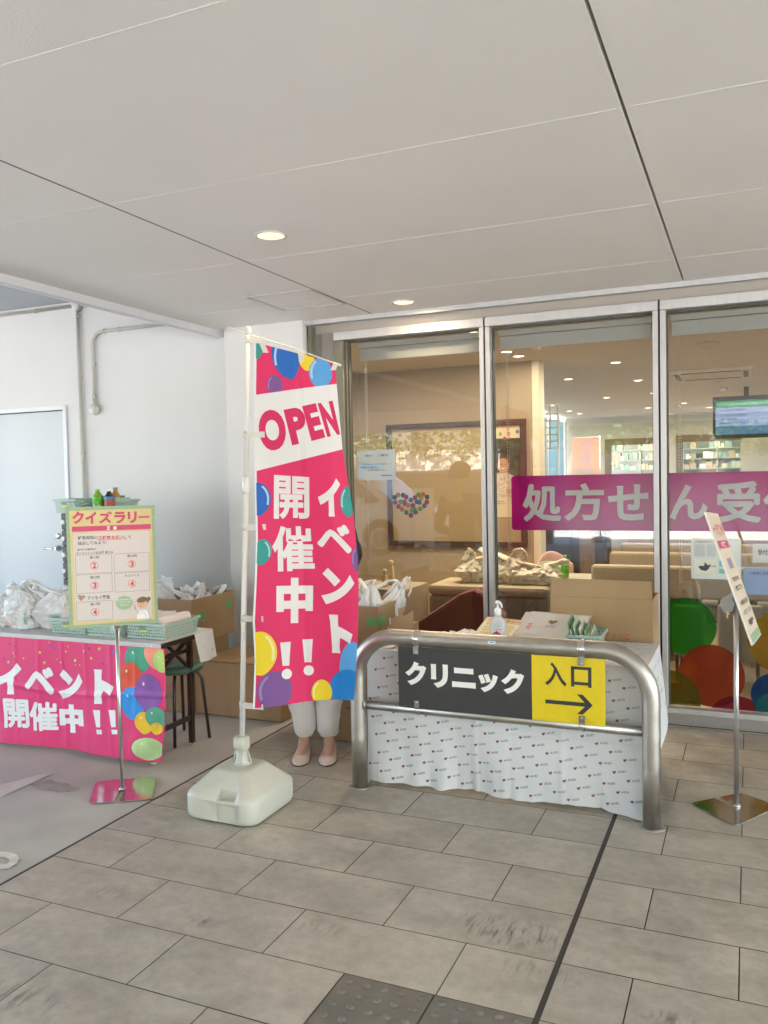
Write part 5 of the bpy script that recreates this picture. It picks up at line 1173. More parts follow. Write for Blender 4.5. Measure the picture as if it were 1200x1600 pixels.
mb.add([QP(u+rr_*math.cos(a), v+rr_*1.2*math.sin(a), .0018) for a in [-1.8+4.4*k/16 for k in range(17)] for rr_ in (.009, .0075)], [(2*k, 2*k+2, 2*k+3, 2*k+1) for k in range(16)])
mb.text('オト', qrect(456, 600, 484, 614), qf(.0018), .01, res=1)
def frame2(x0, y0, x1, y1):
    r = qrect(x0, y0, x1, y1); t_ = .0013
    for a in ((r[0], r[1], r[2], r[1]+t_), (r[0], r[3]-t_, r[2], r[3]), (r[0], r[1]+t_, r[0]+t_, r[3]-t_), (r[2]-t_, r[1]+t_, r[2], r[3]-t_)): mb.shape([(a[0], a[1]), (a[2], a[1]), (a[2], a[3]), (a[0], a[3])], qf(.0016))
for (x0, y0, x1, y1), cap, num, (cx, cy) in (((240, 672, 600, 857), '第1問', '2', (425, 780)), ((620, 657, 968, 842), '第2問', '3', (796, 765)), ((245, 865, 603, 1050), '第3問', '3', (430, 977)), ((627, 848, 970, 1035), '大人クイズ', '4', (798, 958)), ((250, 1133, 608, 1322), '第1問', '4', (433, 1241))):
    mb.use(mat('poster_box_line', (.13, .11, .14), .5)); frame2(x0, y0, x1, y1)
    cw = 48 if len(cap) == 3 else 72; mb.use(pbk); mb.text(cap, qrect(cx-cw, cy-94, cx+cw, cy-66), qf(.0018), .01, res=2)
    u, v = Q(cx, cy); R0 = .0186; mb.use(prd); mb.add([QP(u+rr_*math.cos(a), v+rr_*math.sin(a), .0018) for a in [2*math.pi*k/36 for k in range(36)] for rr_ in (R0, R0*.9)], [(2*k, 2*((k+1) % 36), 2*((k+1) % 36)+1, 2*k+1) for k in range(36)])
    mb.text(num, qrect(cx-19, cy-28, cx+19, cy+28), qf(.0018), .03)
mb.use(pbk); mb.text('アイセイ薬局', qrect(358, 1076, 578, 1116), qf(.0018), .02, res=2)
for i, (dx, dy, k) in enumerate(((-34, -14, 'k'), (-18, -20, 't'), (0, -10, 'p'), (18, -20, 'g'), (34, -14, 'y'), (-24, 4, 'g'), (-8, 8, 'o'), (10, 6, 'k'), (24, 2, 't'), (-10, 20, 'p'), (6, 20, 'g'), (-2, 32, 'o'))):
    u, v = Q(298+dx, 1095+dy*.8); mb.use(mat('pdot_'+k, dots[k], .5)); mb.shape(circ(u, v, .0045, 14), qf(.0016+.0002*i))
mb.use(mat('poster_cloud', (.30, .43, .25), .5)); u, v = Q(722, 1148)
mb.shape([(u+(.036+.0035*abs(math.sin(5*a)))*math.cos(a)*1.02, v+(.031+.0035*abs(math.sin(5*a)))*math.sin(a)) for a in [2*math.pi*k/80 for k in range(80)]], qf(.0016))
mb.use(mat('poster_white')); 
for k, s_ in enumerate(('薬の向きが変わって', 'プレゼントです', 'はげたしよう！')): mb.text(s_, qrect(645+k*18, 1108+k*26, 800-k*18, 1124+k*26), qf(.0022), .01, res=1)
# nurse drawing
skin = mat('poster_skin2', (.62, .38, .24), .5); hairm = mat('poster_hair2', (.16, .085, .04), .5)
def ell(x, y, rx, ry, m_, o_, n_=24): u, v = Q(x, y); k = Wq/880; mb.use(m_); mb.shape(circ(u, v, rx*k, n_, ry*k), qf(o_))
ell(905, 1290, 72, 0.1, mat('poster_paper'), .0014)
ell(962, 1108, 20, 22, hairm, .0016); ell(905, 1132, 60, 48, hairm, .0017); ell(900, 1162, 55, 45, skin, .0020); ell(892, 1122, 48, 26, hairm, .0021)
for x in (868, 905): ell(x, 1158, 4, 4, pbk, .0024, 10)
ell(886, 1180, 9, 4, prd, .0024, 12); ell(818, 1157, 15, 15, prd, .0022); ell(818, 1157, 10, 10, mat('poster_white'), .0025)
mb.use(mat('poster_white2', (.80, .79, .76), .5)); mb.shape([Q(*p) for p in ((845, 1308), (850, 1262), (880, 1222), (905, 1212), (940, 1222), (962, 1255), (972, 1302))], qf(.0015))
ell(832, 1210, 12, 14, skin, .0019); mb.use(mat('poster_box_line'))
def pline(pts, w_=2.2, o_=.0026):
    for (ax, ay), (bx, by) in zip(pts, pts[1:]):
        d = Vector((bx-ax, by-ay)); nrm = Vector((-d.y, d.x)).normalized()*w_/2; mb.shape([Q(ax-nrm.x, ay-nrm.y), Q(bx-nrm.x, by-nrm.y), Q(bx+nrm.x, by+nrm.y), Q(ax+nrm.x, ay+nrm.y)], qf(o_))
pline([(820, 1174), (835, 1206)], 6); pline([(838, 1225), (860, 1262), (888, 1240)]); pline([(898, 1214), (896, 1260)]); pline([(905, 1214), (930, 1262), (936, 1308)]); pline([(955, 1240), (972, 1300)]); pline([(955, 1310), (985, 1312)], 4)
mb.build('poster_board', st)

# right hand stand: tilted board seen edge on
pr = atz(1151, 1262, 0)
s2 = thing('lectern_sign_stand', 'steel floor stand with a tilted cream sign board seen edge-on', 'sign stand', (pr.x, pr.y, 0))
PB = [atz(*p, 0) for p in ((1078, 1256), (1150, 1293), (1218, 1262), (1160, 1240))]; PB = [Vector((p.x, p.y, 0)) for p in PB]
A, B_, C_, D_ = PB; s0, s1 = A+(D_-A)*.46, A+(D_-A)*.56; inn = (B_-A).normalized(); dep = .11
poly_ = rc(A, D_, B_)+rc(B_, A, C_)+rc(C_, B_, D_)+rc(D_, C_, A)+[s1, s1+inn*dep, s0+inn*dep, s0]
mb = MB().use(chrome); mb.prism([(p.x, p.y, .001) for p in poly_], (0, 0, .0045)); mb.build('base_plate', s2, bevel=.001)
mb = MB().use(steel); mb.tube([(pr.x, pr.y, .004), (pr.x, pr.y, .93)], .0105, 16); mb.lathe([(.017, .005), (.017, .012), (.011, .016)], (pr.x, pr.y, 0), 20); mb.use(mat('cap_grey', (.3, .3, .3), .5)); mb.tube([(pr.x, pr.y, .925), (pr.x, pr.y, .955)], .013, 12); mb.build('pole', s2)
YN, YFr = pr.y-.21, pr.y+.20
c_tn, c_bn, c_bf, c_tf = aty(1103, 800, YN), aty(1177, 1008, YN), aty(1190, 985, YFr), aty(1122, 803, YFr)
Bn = (c_bn-c_tn).cross(c_tf-c_tn).normalized()
if Bn.x < 0: Bn = -Bn
c_bf = c_tf+(c_bn-c_tn)
mb = MB().use(mat('board_edge', (.74, .70, .62), .5)); mb.prism([c_tn, c_bn, c_bf, c_tf], -Bn*.009)
eu = (c_tf-c_tn); ev = (c_bn-c_tn)
bf = lambda u, v, o_=.0006: c_tn+eu*(1-u)*1.0+ev*v+Bn*o_      # u: 0 = far side (reader's left)
def bq(a, b, c_, d, m_, o_=.0006): mb.use(m_); mb.shape([(a, b), (c_, b), (c_, d), (a, d)], lambda u, v: bf(u, v, o_))
bq(.01, .005, .99, .995, mat('board_cream', (.62, .52, .40), .5)); bq(.03, .93, .97, .99, mat('poster_green'), .0010); bq(.06, .22, .94, .28, mag2, .0010); bq(.3, .36, .7, .44, mat('board_figure', (.25, .22, .3), .5), .0010)
def btext(s_, a, b, c_, d, m_): mb.use(m_); mb.text(s_, (a, 1-d, c_, 1-b), lambda u, v: bf(u, 1-v, .0014), .03, res=2)
btext('クイズラリー', .08, .08, .92, .18, mag2); btext('実施中', .3, .225, .7, .275, mat('poster_white')); btext('この先のお店で', .15, .50, .85, .54, pbk); btext('クイズに挑戦', .2, .57, .8, .61, pbk)
btext('答えを用紙に', .15, .68, .85, .72, pbk); btext('記入してください', .12, .75, .88, .79, pbk); btext('参加無料', .25, .83, .75, .88, pbk)
mb.build('sign_board', s2, bevel=.0)
mb = MB().use(mat('cast_metal', (.30, .29, .27), .45, 1)); pv_ = aty(1143, 940, pr.y); mb.tube([(pr.x-.035, pr.y-.012, pv_.z-.01), (pr.x-.035, pr.y+.012, pv_.z-.01)], .030, 20); mb.tube([(pr.x-.035, pr.y-.018, pv_.z-.01), (pr.x-.035, pr.y+.018, pv_.z-.01)], .012, 14)
mb.box(pr.x-.052, pr.y-.010, .87, pr.x-.012, pr.y+.010, pv_.z-.01); cb = c_tn+eu*.5+ev*.62-Bn*.012; mb.bar((pr.x-.035, pr.y, pv_.z+.008), cb, .05, .022); mb.bar(cb-eu.normalized()*.09, cb+eu.normalized()*.09, .008, .06); mb.build('tilt_bracket', s2)
mb = MB().use(mat('brass_screw', (.5, .35, .15), .3, 1)); wz = .865; mb.tube([(pr.x-.012, pr.y-.01, wz+.01), (pr.x-.035, pr.y-.02, wz)], .004, 8); mb.bar((pr.x-.036, pr.y-.02, wz-.016), (pr.x-.032, pr.y-.02, wz+.016), .006, .010); mb.build('wing_screw', s2)
# ================================================================ LEFT TABLE and what stands on it
LX0, LX1, LY0, LY1 = -4.62, -2.80, 3.50, 3.93
folding_table('folding table with dark legs under the pink balloon cloth', LX0, LX1, LY0, LY1, TZ-.004)
lc = thing('logo_table_runner', 'white logo patterned cover on top of the left table, hanging over its end', 'tablecloth', (-3.7, 3.7, TZ))
mb = MB().use(clothw, True)
mb.grid(lambda a, b: Vector((LX0-.01+(LX1+.02-LX0)*a, LY0-.012+(LY1-LY0+.024)*b, TZ+.0015+.0015*fbm(a*12, b*3, 2)*0)), 40, 10)
mb.grid(lambda a, b: Vector((LX0-.01+(LX1+.02-LX0)*a, LY0-.013, TZ-.045*b)), 40, 2)
# end flap hanging at the back right corner
mb.grid(lambda a, b: Vector((LX1+.012+.035*b+.012*math.sin(a*5)*b, LY0+.27+(LY1-LY0-.26)*a, TZ+.001-.155*b)), 12, 8)
for i in range(12):
    for j in range(4):
        x = LX0+.05+i*.15+(j % 2)*.07; y = LY0+.05+j*.105
        if x < LX1-.06: ofs = Vector((0, 0, .0006)); logo(mb, x, y, lambda u, v: Vector((u, v, TZ+.0028)))
ofs = Vector((.0006, 0, 0))
for y, z in ((3.82, .58), (3.87, .545)): logo(mb, y, z, lambda u, v: Vector((LX1+.012+.035*(TZ-v)/.155+.012*math.sin((u-LY0-.2)/.24*5)*(TZ-v)/.155+.002, u, v)))
ofs = Vector((0, -.0006, 0))
mb.build('cloth', lc)
# pink balloon cloth
hp_ = mat('event_pink', (.80, .05, .20), .55, transl=.15, bump=(60, .1)); ew = mat('event_white', (.80, .79, .80), .6)
CP = Plane((-4.7, 3.478), (0, 3.478)); cu = lambda px, py: (lambda q_: (q_[0]-4.7, q_[1]))(CP.uv(px, py))
ct = thing('event_tablecloth', 'pink balloon-print cloth with white Japanese lettering taped to the left table front', 'banner', (-3.7, 3.48, 0))
ZB = lambda u: .030+.006*math.sin((u+3.9)*3.4)+.022*max(0, u+3.3)
UR = cu(252, 1100)[0]; UT = cu(257, 1008)[0]
def ev_(u, v, o_=0):
    k = (TZ-v)/TZ
    y = 3.478-.016*k*math.sin(u*8+1)-.006*math.sin(u*19+v*5)*k
    for f_ in (-4.31, -4.14, -3.97, -3.80, -3.63, -3.46, -3.29, -3.12, -2.95): y -= .0035*math.exp(-((u-f_)/.012)**2)
    y -= .006*math.exp(-((v-.37+.02*math.sin(u*5))/.014)**2)
    y -= .018*k*fbm(u*3.5, v*4, 7)*(1.6 if u > -3.0 else .7)
    return Vector((u, y-o_, v))
mb = MB().use(hp_, True)
redge = lambda v: UT+(-.035)*(TZ-v)/TZ+.02*math.sin((TZ-v)/TZ*5)*(TZ-v)/TZ
Z1 = TZ-.022
mb.grid(lambda a, b: (lambda v: ev_(-4.72+(redge(v)+4.72)*a, v))(ZB(-4.72+(UT+4.72)*a)+(Z1-ZB(-4.72+(UT+4.72)*a))*b), 220, 80)
f_e = lambda o_: (lambda u, v: ev_(u, v, o_))
zq = lambda x, y: (x/3.5294, 860+y/3.5294)
def eq(s_, corners, bold, o_=.0016):
    V, Fs, b = text_geo(s_, bold, 4); C = [cu(*zq(*c_)) for c_ in corners]; mb.use(ew)
    def g_(x, y):
        a = (x-b[0])/(b[2]-b[0]); t_ = (y-b[1])/(b[3]-b[1]); top = (C[0][0]+(C[1][0]-C[0][0])*a, C[0][1]+(C[1][1]-C[0][1])*a); bot = (C[3][0]+(C[2][0]-C[3][0])*a, C[3][1]+(C[2][1]-C[3][1])*a)
        return (bot[0]+(top[0]-bot[0])*t_, bot[1]+(top[1]-bot[1])*t_)
    mb.map2d([g_(x, y) for x, y in V], Fs, f_e(o_), .012)
eq('イ', ((-12, 618), (122, 622), (124, 792), (-10, 790)), .085); eq('ベ', ((142, 640), (292, 645), (296, 800), (146, 796)), .05); eq('ン', ((318, 655), (455, 665), (458, 822), (320, 820)), .09); eq('ト', ((520, 655), (630, 660), (632, 845), (522, 845)), .09)
eq('開', ((26, 812), (160, 822), (165, 980), (34, 975)), .033); eq('催', ((162, 832), (312, 838), (316, 1002), (168, 992)), .033); eq('中', ((318, 850), (458, 852), (462, 1012), (322, 1008)), .065)
for x in (548, 632):
    P_ = [cu(*zq(a, b)) for a, b in ((x-30, 878), (x+8, 880), (x+14, 972), (x-8, 972))]; mb.use(ew); mb.shape(P_[::-1], f_e(.0016), .012)
    P_ = [cu(*zq(a, b)) for a, b in ((x-8, 984), (x+22, 986), (x+24, 1010), (x-4, 1010))]; mb.shape(P_[::-1], f_e(.0016), .012)
ebc = {k: mat('event_balloon_'+k, c_, .55, noise=(9, .18)) for k, c_ in dict(green=(.06, .34, .22), salmon=(.82, .30, .20), lime=(.42, .62, .16), red=(.72, .08, .03), purple=(.24, .09, .36), blue=(.02, .26, .68), yellow=(.80, .50, .03), teal=(.10, .36, .24), pale=(.48, .66, .30)).items()}
ehl = mat('event_highlight', (.85, .80, .78), .5)
def eb(x, y, rx, ry, k, o_, hl=(-.35, .45)):
    C = cu(*zq(x, y)); a_ = abs(cu(*zq(x+rx, y))[0]-C[0]); b_ = abs(cu(*zq(x, y-ry))[1]-C[1])
    P_ = []
    for q_ in range(36): t_ = 2*math.pi*q_/36; xx, yy = math.cos(t_), math.sin(t_); xx *= 1-(.22*yy*yy if yy < 0 else 0); P_.append((C[0]+xx*a_, C[1]+yy*b_))
    P_ = clip2d(P_, ZB(C[0])+.004, Z1-.001, 1); P_ = clip2d(P_, None, UT-.006, 0)
    P_ = [(min(u, redge(v)-.002), v) for u, v in P_]; P_ = [q_ for i, q_ in enumerate(P_) if abs(q_[0]-P_[i-1][0])+abs(q_[1]-P_[i-1][1]) > 1e-5]
    mb.use(ebc[k]); mb.shape(P_, f_e(o_), .012); 
    hx_, hy_ = C[0]+hl[0]*a_, C[1]+hl[1]*b_
    if hx_ < UT-.03: mb.use(ehl); mb.shape(circ(hx_, hy_, a_*.07, 12, b_*.10), f_e(o_+.0006))
eb(760, 600, 72, 78, 'green', .0010); eb(862, 570, 68, 90, 'salmon', .0014); eb(890, 615, 48, 60, 'lime', .0018); eb(725, 705, 62, 88, 'red', .0022); eb(820, 785, 70, 105, 'purple', .0030); eb(738, 840, 66, 90, 'blue', .0026); eb(800, 950, 46, 62, 'yellow', .0034); eb(860, 925, 55, 60, 'teal', .0038); eb(818, 1095, 80, 62, 'pale', .0010); eb(860, 985, 30, 34, 'yellow', .0042)
rc_ = random.Random(4); conf = [mat('confetti_%s' % k, c_, .5) for k, c_ in (('blue', (.03, .16, .65)), ('yellow', (.85, .55, .03)), ('purple', (.15, .04, .30)), ('orange', (.85, .22, .04)), ('lime', (.45, .65, .1)))]
for k in range(70):
    x, y = rc_.uniform(-250, 660), 470+rc_.random()**1.4*170; u, v = cu(*zq(x, y)); s_ = rc_.uniform(.005, .011); a = rc_.uniform(0, 3)
    if v > Z1-.012 or u < -4.70: continue
    mb.use(conf[rc_.randrange(5)]); mb.shape([(u+s_*math.cos(a+q_*math.pi/2), v+s_*math.sin(a+q_*math.pi/2)) for q_ in range(4)], f_e(.0030))
mb.build('cloth', ct)
# mint baskets (real openings)
mint = mat('mint_plastic', (.37, .50, .44), .45)
def lattice(mb, p0, u, v, nu, nv, fu=.55, fv=.55):
    p0, u, v = Vector(p0), Vector(u), Vector(v)
    for j in range(nv):
        for i in range(nu):
            c = [p0+u*((i+a)/nu)+v*((j+b)/nv) for a, b in ((0, 0), (1, 0), (1, 1), (0, 1))]; m_ = sum(c, Vector())/4
            h = [m_+u*(sx*fu/2/nu)+v*(sy*fv/2/nv) for sx, sy in ((-1, -1), (1, -1), (1, 1), (-1, 1))]
            mb.add(c+h, [(0, 1, 5, 4), (1, 2, 6, 5), (2, 3, 7, 6), (3, 0, 4, 7)])
def basket(label, x0, x1, y0, y1, z, h_, tagc=True, group='mint green slotted baskets', fill=None):
    t = thing('plastic_basket', label, 'basket', ((x0+x1)/2, (y0+y1)/2, z), group); e_ = .012
    mb = MB().use(mint); nx, ny, nz = max(6, int((x1-x0)/.0165)), max(6, int((y1-y0)/.0165)), 4
    b_ = [(x0, y0), (x1, y0), (x1, y1), (x0, y1)]; tp = [(x0-e_, y0-e_), (x1+e_, y0-e_), (x1+e_, y1+e_), (x0-e_, y1+e_)]
    for k in range(4):
        a, c_ = b_[k], b_[(k+1) % 4]; A3, C3 = Vector((*a, z+.008)), Vector((*c_, z+.008)); T = Vector((*tp[k], z+h_-.012)); L_ = (C3-A3).length
        lattice(mb, A3, C3-A3, T-A3-(C3-A3).normalized()*((T-A3).dot((C3-A3).normalized())), nx if k % 2 == 0 else ny, nz)
    mb.add([(x0, y0, z+.008), (x1, y0, z+.008), (x1, y1, z+.008), (x0, y1, z+.008)], [(0, 1, 2, 3)])
    mb.build('body', t, solid=.002)
    mb = MB().use(mint)
    o1, o2, zt_ = .006, .020, z+h_
    for a in ((x0-e_-.006, y0-e_-.006, x1+e_+.006, y0-e_), (x0-e_-.006, y1+e_, x1+e_+.006, y1+e_+.006), (x0-e_-.006, y0-e_, x0-e_, y1+e_), (x1+e_, y0-e_, x1+e_+.006, y1+e_)): mb.box(a[0], a[1], zt_-.014, a[2], a[3], zt_)
    for a, zz_ in (((x0-.004, y0-.004, x1+.004, y0+.001), 0), ((x1-.001, y0+.0012, x1+.004, y1+.004), 0)): mb.box(a[0], a[1], z+.001, a[2], a[3], z+.010)
    mb.build('rim', t, bevel=.002)
    if tagc:
        xm = x0+(x1-x0)*.45; mb = MB().use(mat('slot_grey', (.26, .24, .22), .5)); mb.shape(rrect(xm-.022, z+h_*.58, xm+.022, z+h_*.80, .009), lambda u, v: Vector((u, y0-e_*(v-z)/h_-.0035, v))); mb.build('handle_slot', t)
        mb = MB().use(mat('tag_lime', (.55, .75, .08), .5)); mb.shape([(xm-.02, z+h_*.42), (xm+.03, z+h_*.45), (xm+.03, z+h_*.58), (xm-.02, z+h_*.55)], lambda u, v: Vector((u, y0-e_*(v-z)/h_-.0045, v))); mb.build('label_tag', t)
    return t
bz = TZ+.003
basket('mint green slotted basket beside the carrier bags on the left table', -3.60, -3.36, 3.56, 3.86, bz, .085)
basket('mint green slotted basket behind the steel pole on the left table', -3.33, -3.11, 3.55, 3.85, bz, .085, False)
bk = basket('mint green slotted basket full of white envelopes at the table end', -3.075, -2.83, 3.57, 3.85, bz, .085)
t = thing('envelope_stack', 'row of white envelopes filed upright in the end basket', 'envelopes', (-2.95, 3.72, bz+.01)); rr_ = random.Random(9)
for k in range(26):
    x = -3.06+k*.0088; mb = MB().use(mat('envelope_%d' % (k % 3), ((.78, .74, .69), (.80, .70, .66), (.74, .72, .70))[k % 3], .6)); tz = .088+rr_.uniform(-.006, .012)
    mb.prism([(x, 3.585, bz+.012), (x, 3.835, bz+.012), (x-.02, 3.835+rr_.uniform(-.004, .004), bz+.012+tz), (x-.02, 3.585+rr_.uniform(-.004, .006), bz+.012+tz)], (.0025, 0, 0)); mb.build('envelope', t)
for k, (x, y) in enumerate(((-3.48, 3.7), (-3.22, 3.7))):
    mb = MB().use(mat('envelope_0')); rr2 = random.Random(k)
    for q_ in range(7): mb.box(x-.08+rr2.uniform(-.01, .01), y-.11, bz+.0105+q_*.006, x+.08+rr2.uniform(-.01, .01), y+.1, bz+.0155+q_*.006, rot=rr2.uniform(-.06, .06))
    tag(mb.build('paper_stack'), ('papers lying in the basket beside the carrier bags', 'papers lying in the basket behind the steel pole')[k], 'papers')
goods = [(-.04, .02, ('salmon', (.62, .42, .34)), .15), (.05, .03, ('greenprint', (.38, .50, .42)), -.2)]
bag('large full carrier bag beside the left basket', -3.70, 3.72, bz, .28, .24, .30, 5, lean=(.02, 0), fill=goods)
bag('carrier bag with tall knotted handles second from the left basket', -3.90, 3.66, bz, .24, .22, .30, 23, lean=(-.02, 0), fill=goods[:2])
bag('carrier bag at the left edge of the photo on the pink table', -4.10, 3.70, bz, .26, .24, .24, 31, fill=goods[:1])
bag('carrier bag farthest along the pink table beyond the photo edge', -4.36, 3.70, bz, .26, .24, .27, 37)
# stool
t = thing('stool', 'round green topped stool with dark legs under the left table', 'stool', (-3.0, 3.95, 0)); sc_ = atz(252, 1062, .42)
sx_, sy_ = -3.03, 3.93
mb = MB().use(mat('stool_green', (.05, .12, .08), .45), True); mb.lathe([(.10, .405), (.135, .408), (.145, .42), (.143, .44), (.12, .452), (.002, .455)], (sx_, sy_, 0), 32); mb.build('seat', t)
for a in (.5, 2.07, 3.64, 5.2): mb = MB().use(tblk); c_, s_ = math.cos(a), math.sin(a); mb.tube([(sx_+c_*.06, sy_+s_*.06, .404), (sx_+c_*.11, sy_+s_*.11, .395), (sx_+c_*.135, sy_+s_*.135, .36), (sx_+c_*.17, sy_+s_*.17, .006)], .0095, 10); mb.build('leg', t)
# cardboard
card = mat('cardboard', (.38, .255, .135), .8, noise=(3, .06), bump=(70, .10), stretch=(3, 3, .35))
cardd = mat('cardboard_edge', (.27, .18, .09), .85)
gtape = mat('green_tape', (.14, .42, .14), .5)
def carton(label, x0, x1, y0, y1, z0, z1, open_=False, flaps=None, name='cardboard_box', group='cardboard boxes', seam=True, rot=0, prints=None):
    t = thing(name, label, 'box', ((x0+x1)/2, (y0+y1)/2, z0), group); cx, cy = (x0+x1)/2, (y0+y1)/2
    mb = MB().use(card); th = .006
    if open_:
        mb.box(x0, y0, z0, x1, y0+th, z1); mb.box(x0, y1-th, z0, x1, y1, z1); mb.box(x0, y0+th, z0, x0+th, y1-th, z1-.001); mb.box(x1-th, y0+th, z0, x1, y1-th, z1-.001); mb.box(x0+th, y0+th, z0, x1-th, y1-th, z0+th)
    else:
        n_ = 12
        mb.box(x0, y0, z0, x1, y1, z1)
    mb.build('body', t, bevel=.003)
    if not open_ and seam:
        mb = MB().use(cardd); mb.box(x0+.004, (y0+y1)/2-.0015, z1+.0002, x1-.004, (y0+y1)/2+.0015, z1+.0012)
        mb.use(mat('parcel_tape', (.42, .30, .17), .25)); xm = x0+(x1-x0)*.46; mb.box(xm-.012, y0-.0012, z1-.16, xm+.012, y0-.0004, z1-.001); mb.box(xm-.012, y0, z1+.0013, xm+.012, y1, z1+.0018); mb.build('tape', t)
    if flaps:
        for P_ in flaps: mb = MB().use(card); mb.prism(P_[0], P_[1]); mb.build('flap', t)
    return t
g1 = carton('large closed cardboard box on the floor by the white column', -3.28, -2.64, 4.42, 4.90, .004, .345)
# its sloping lid flaps
for x0_, x1_ in ((-3.275, -2.965), (-2.955, -2.645)):
    mb = MB().use(card); mb.prism([(x0_, 4.425, .349), (x1_, 4.425, .349), (x1_, 4.66, .352), (x0_, 4.66, .352)], (0, 0, .005)); mb.build('lid_flap', g1)
g2 = carton('flower printed cardboard box behind the stool', -3.86, -3.30, 4.40, 4.85, .004, .45)
mb = MB().use(mat('print_pinkflower', (.62, .10, .16), .6)); fo = lambda u, v: Vector((u, 4.3988, v))
for px, py, s_ in ((258, 1020, .022), (266, 1024, .02), (276, 1034, .010), (287, 1045, .020), (286, 1055, .022), (272, 1070, .024), (262, 1074, .012)):
    p = aty(px, py, 4.4)
    if not(-3.85 < p.x < -3.32): p.x = max(-3.84, min(-3.33, p.x))
    for k in range(4): a = k*math.pi/2+.6; mb.shape(circ(p.x+s_*.62*math.cos(a), p.z+s_*.62*math.sin(a), s_*.42, 10), fo)
mb.use(mat('print_dgreen', (.12, .2, .1), .6)); p = aty(266, 1089, 4.4); mb.text('NATURAL', (p.x-.045, p.z-.01, p.x+.045, p.z+.01), fo, .02, res=2); mb.build('print', g2)
BZ = .352
g3 = carton('open cardboard box of carrier bags standing on the big closed box', -3.95, -3.24, 4.36, 4.84, .46, .745, True, name='open_cardboard_box', group='open boxes of carrier bags')
mb = MB().use(card); mb.box(-3.78, 4.86, .004, -3.3, 4.99, .45); mb.build('rear_support', g3) if False else None
mb = MB().use(gtape); mb.box(-3.2398, 4.40, .60, -3.2385, 4.50, .65); mb.box(-3.32, 4.3585, .60, -3.245, 4.3598, .65); mb.box(-3.2398, 4.74, .64, -3.2385, 4.80, .68); mb.build('tape', g3)
bag('white carrier bag with a tall loop in the rear open box', -3.66, 4.58, .47, .30, .30, .40, 41, group='bags in the open box by the wall')
bag('crumpled white carrier bag in the middle of the rear open box', -3.46, 4.62, .47, .26, .28, .36, 47, group='bags in the open box by the wall')
bag('white carrier bag at the right end of the rear open box', -3.36, 4.62, .47, .22, .34, .38, 53, lean=(.0, .06), group='bags in the open box by the wall')
bag('white carrier bag at the hidden left end of the rear open box', -3.84, 4.60, .47, .22, .28, .36, 57, group='bags in the open box by the wall')
# middle group behind the barrier, left
g4 = carton('cardboard box on the floor behind the pink banner', -2.42, -1.86, 4.22, 4.62, .004, .50, seam=True)
mb = MB().use(ink); p = aty(545, 1106, 4.22); mb.text('100', (p.x-.02, p.z-.008, p.x+.02, p.z+.008), lambda u, v: Vector((u, 4.2188, v)), .02, res=2); mb.build('print', g4)
g5 = carton('open cardboard box with green tape full of carrier bags beside the barrier', -2.38, -1.875, 4.20, 4.60, .502, .785, True, name='open_cardboard_box', group='open boxes of carrier bags')
mb = MB().use(gtape); mb.box(-1.945, 4.1985, .675, -1.878, 4.1998, .725); mb.box(-1.8748, 4.205, .675, -1.8735, 4.30, .725); mb.build('tape', g5)
bag('tall white carrier bag at the front of the taped box', -1.98, 4.32, .51, .20, .20, .50, 61, lean=(0, .02), group='bags in the taped box')
bag('white carrier bag with limp handles at the right of the taped box', -1.97, 4.48, .51, .18, .20, .47, 67, lean=(.10, .05), group='bags in the taped box')
bag('white carrier bag behind the banner in the taped box', -2.2, 4.40, .51, .26, .26, .46, 71, group='bags in the taped box')
p = aty(625, 975, 4.15); t = thing('cardboard_carton', 'small cut-out cardboard carton leaning by the taped box', 'box', (-1.74, 4.2, .66))
P_ = [aty(x, y, 4.14) for x, y in ((613, 1000), (613, 966), (624, 961), (624, 950), (634, 947), (634, 962), (648, 953), (648, 1000))]
zm = TZ+.004
P_ = [Vector((q_.x, 4.12, max(zm, q_.z))) for q_ in P_]
mb = MB().use(card); mb.prism(P_, (0, .006, 0)); mb.box(P_[0].x, 4.127, zm, P_[-1].x, 4.20, zm+.05); mb.use(hcols[0]); q_ = aty(631, 959, 4.12); mb.shape(heart2d(q_.x, q_.z, .018), lambda u, v: Vector((u, 4.119, v))); mb.build('body', t)
# table top things behind the barrier
for i, (x, y, s_, sd) in enumerate(((-1.60, 3.95, .09, 3), (-1.38, 3.93, .11, 8), (-1.30, 4.02, .09, 14))):
    mb = MB().use(bagm, True)
    mb.grid(lambda u, v: (lambda a, r_: Vector((x+r_*math.cos(a)*(1+.3*fbm(math.cos(a)*2+sd, math.sin(a)*2, v)), y+r_*.7*math.sin(a), zm+(.055 if i else .04)*v**.6*(1+.25*fbm(math.cos(a)*3, math.sin(a)*3, sd)))))(2*math.pi*u, s_*math.sqrt(max(0, 1-v*.98))), 40, 12)
    tag(mb.build('crumpled_plastic'), ('crumpled white plastic at the left end of the logo cloth', 'crumpled white plastic behind the barrier rail centre-left', 'small crumple of white plastic next to the quiz sheet')[i], 'plastic film')
mb = MB().use(mat('folded_paper', (.74, .66, .60), .6)); q_ = [aty(x, y, 3.80) for x, y in ((556, 1003), (592, 992), (588, 984), (575, 985), (566, 986))]
mb.add([(-1.73, 3.73, TZ+.004), (-1.60, 3.73, TZ+.004), (-1.58, 3.86, TZ+.02), (-1.70, 3.86, TZ+.05), (-1.74, 3.80, TZ+.01)], [(0, 1, 2, 4), (4, 2, 3)])
tag(mb.build('folded_paper', solid=.001), 'folded pale sheet at the left corner of the logo cloth', 'paper')
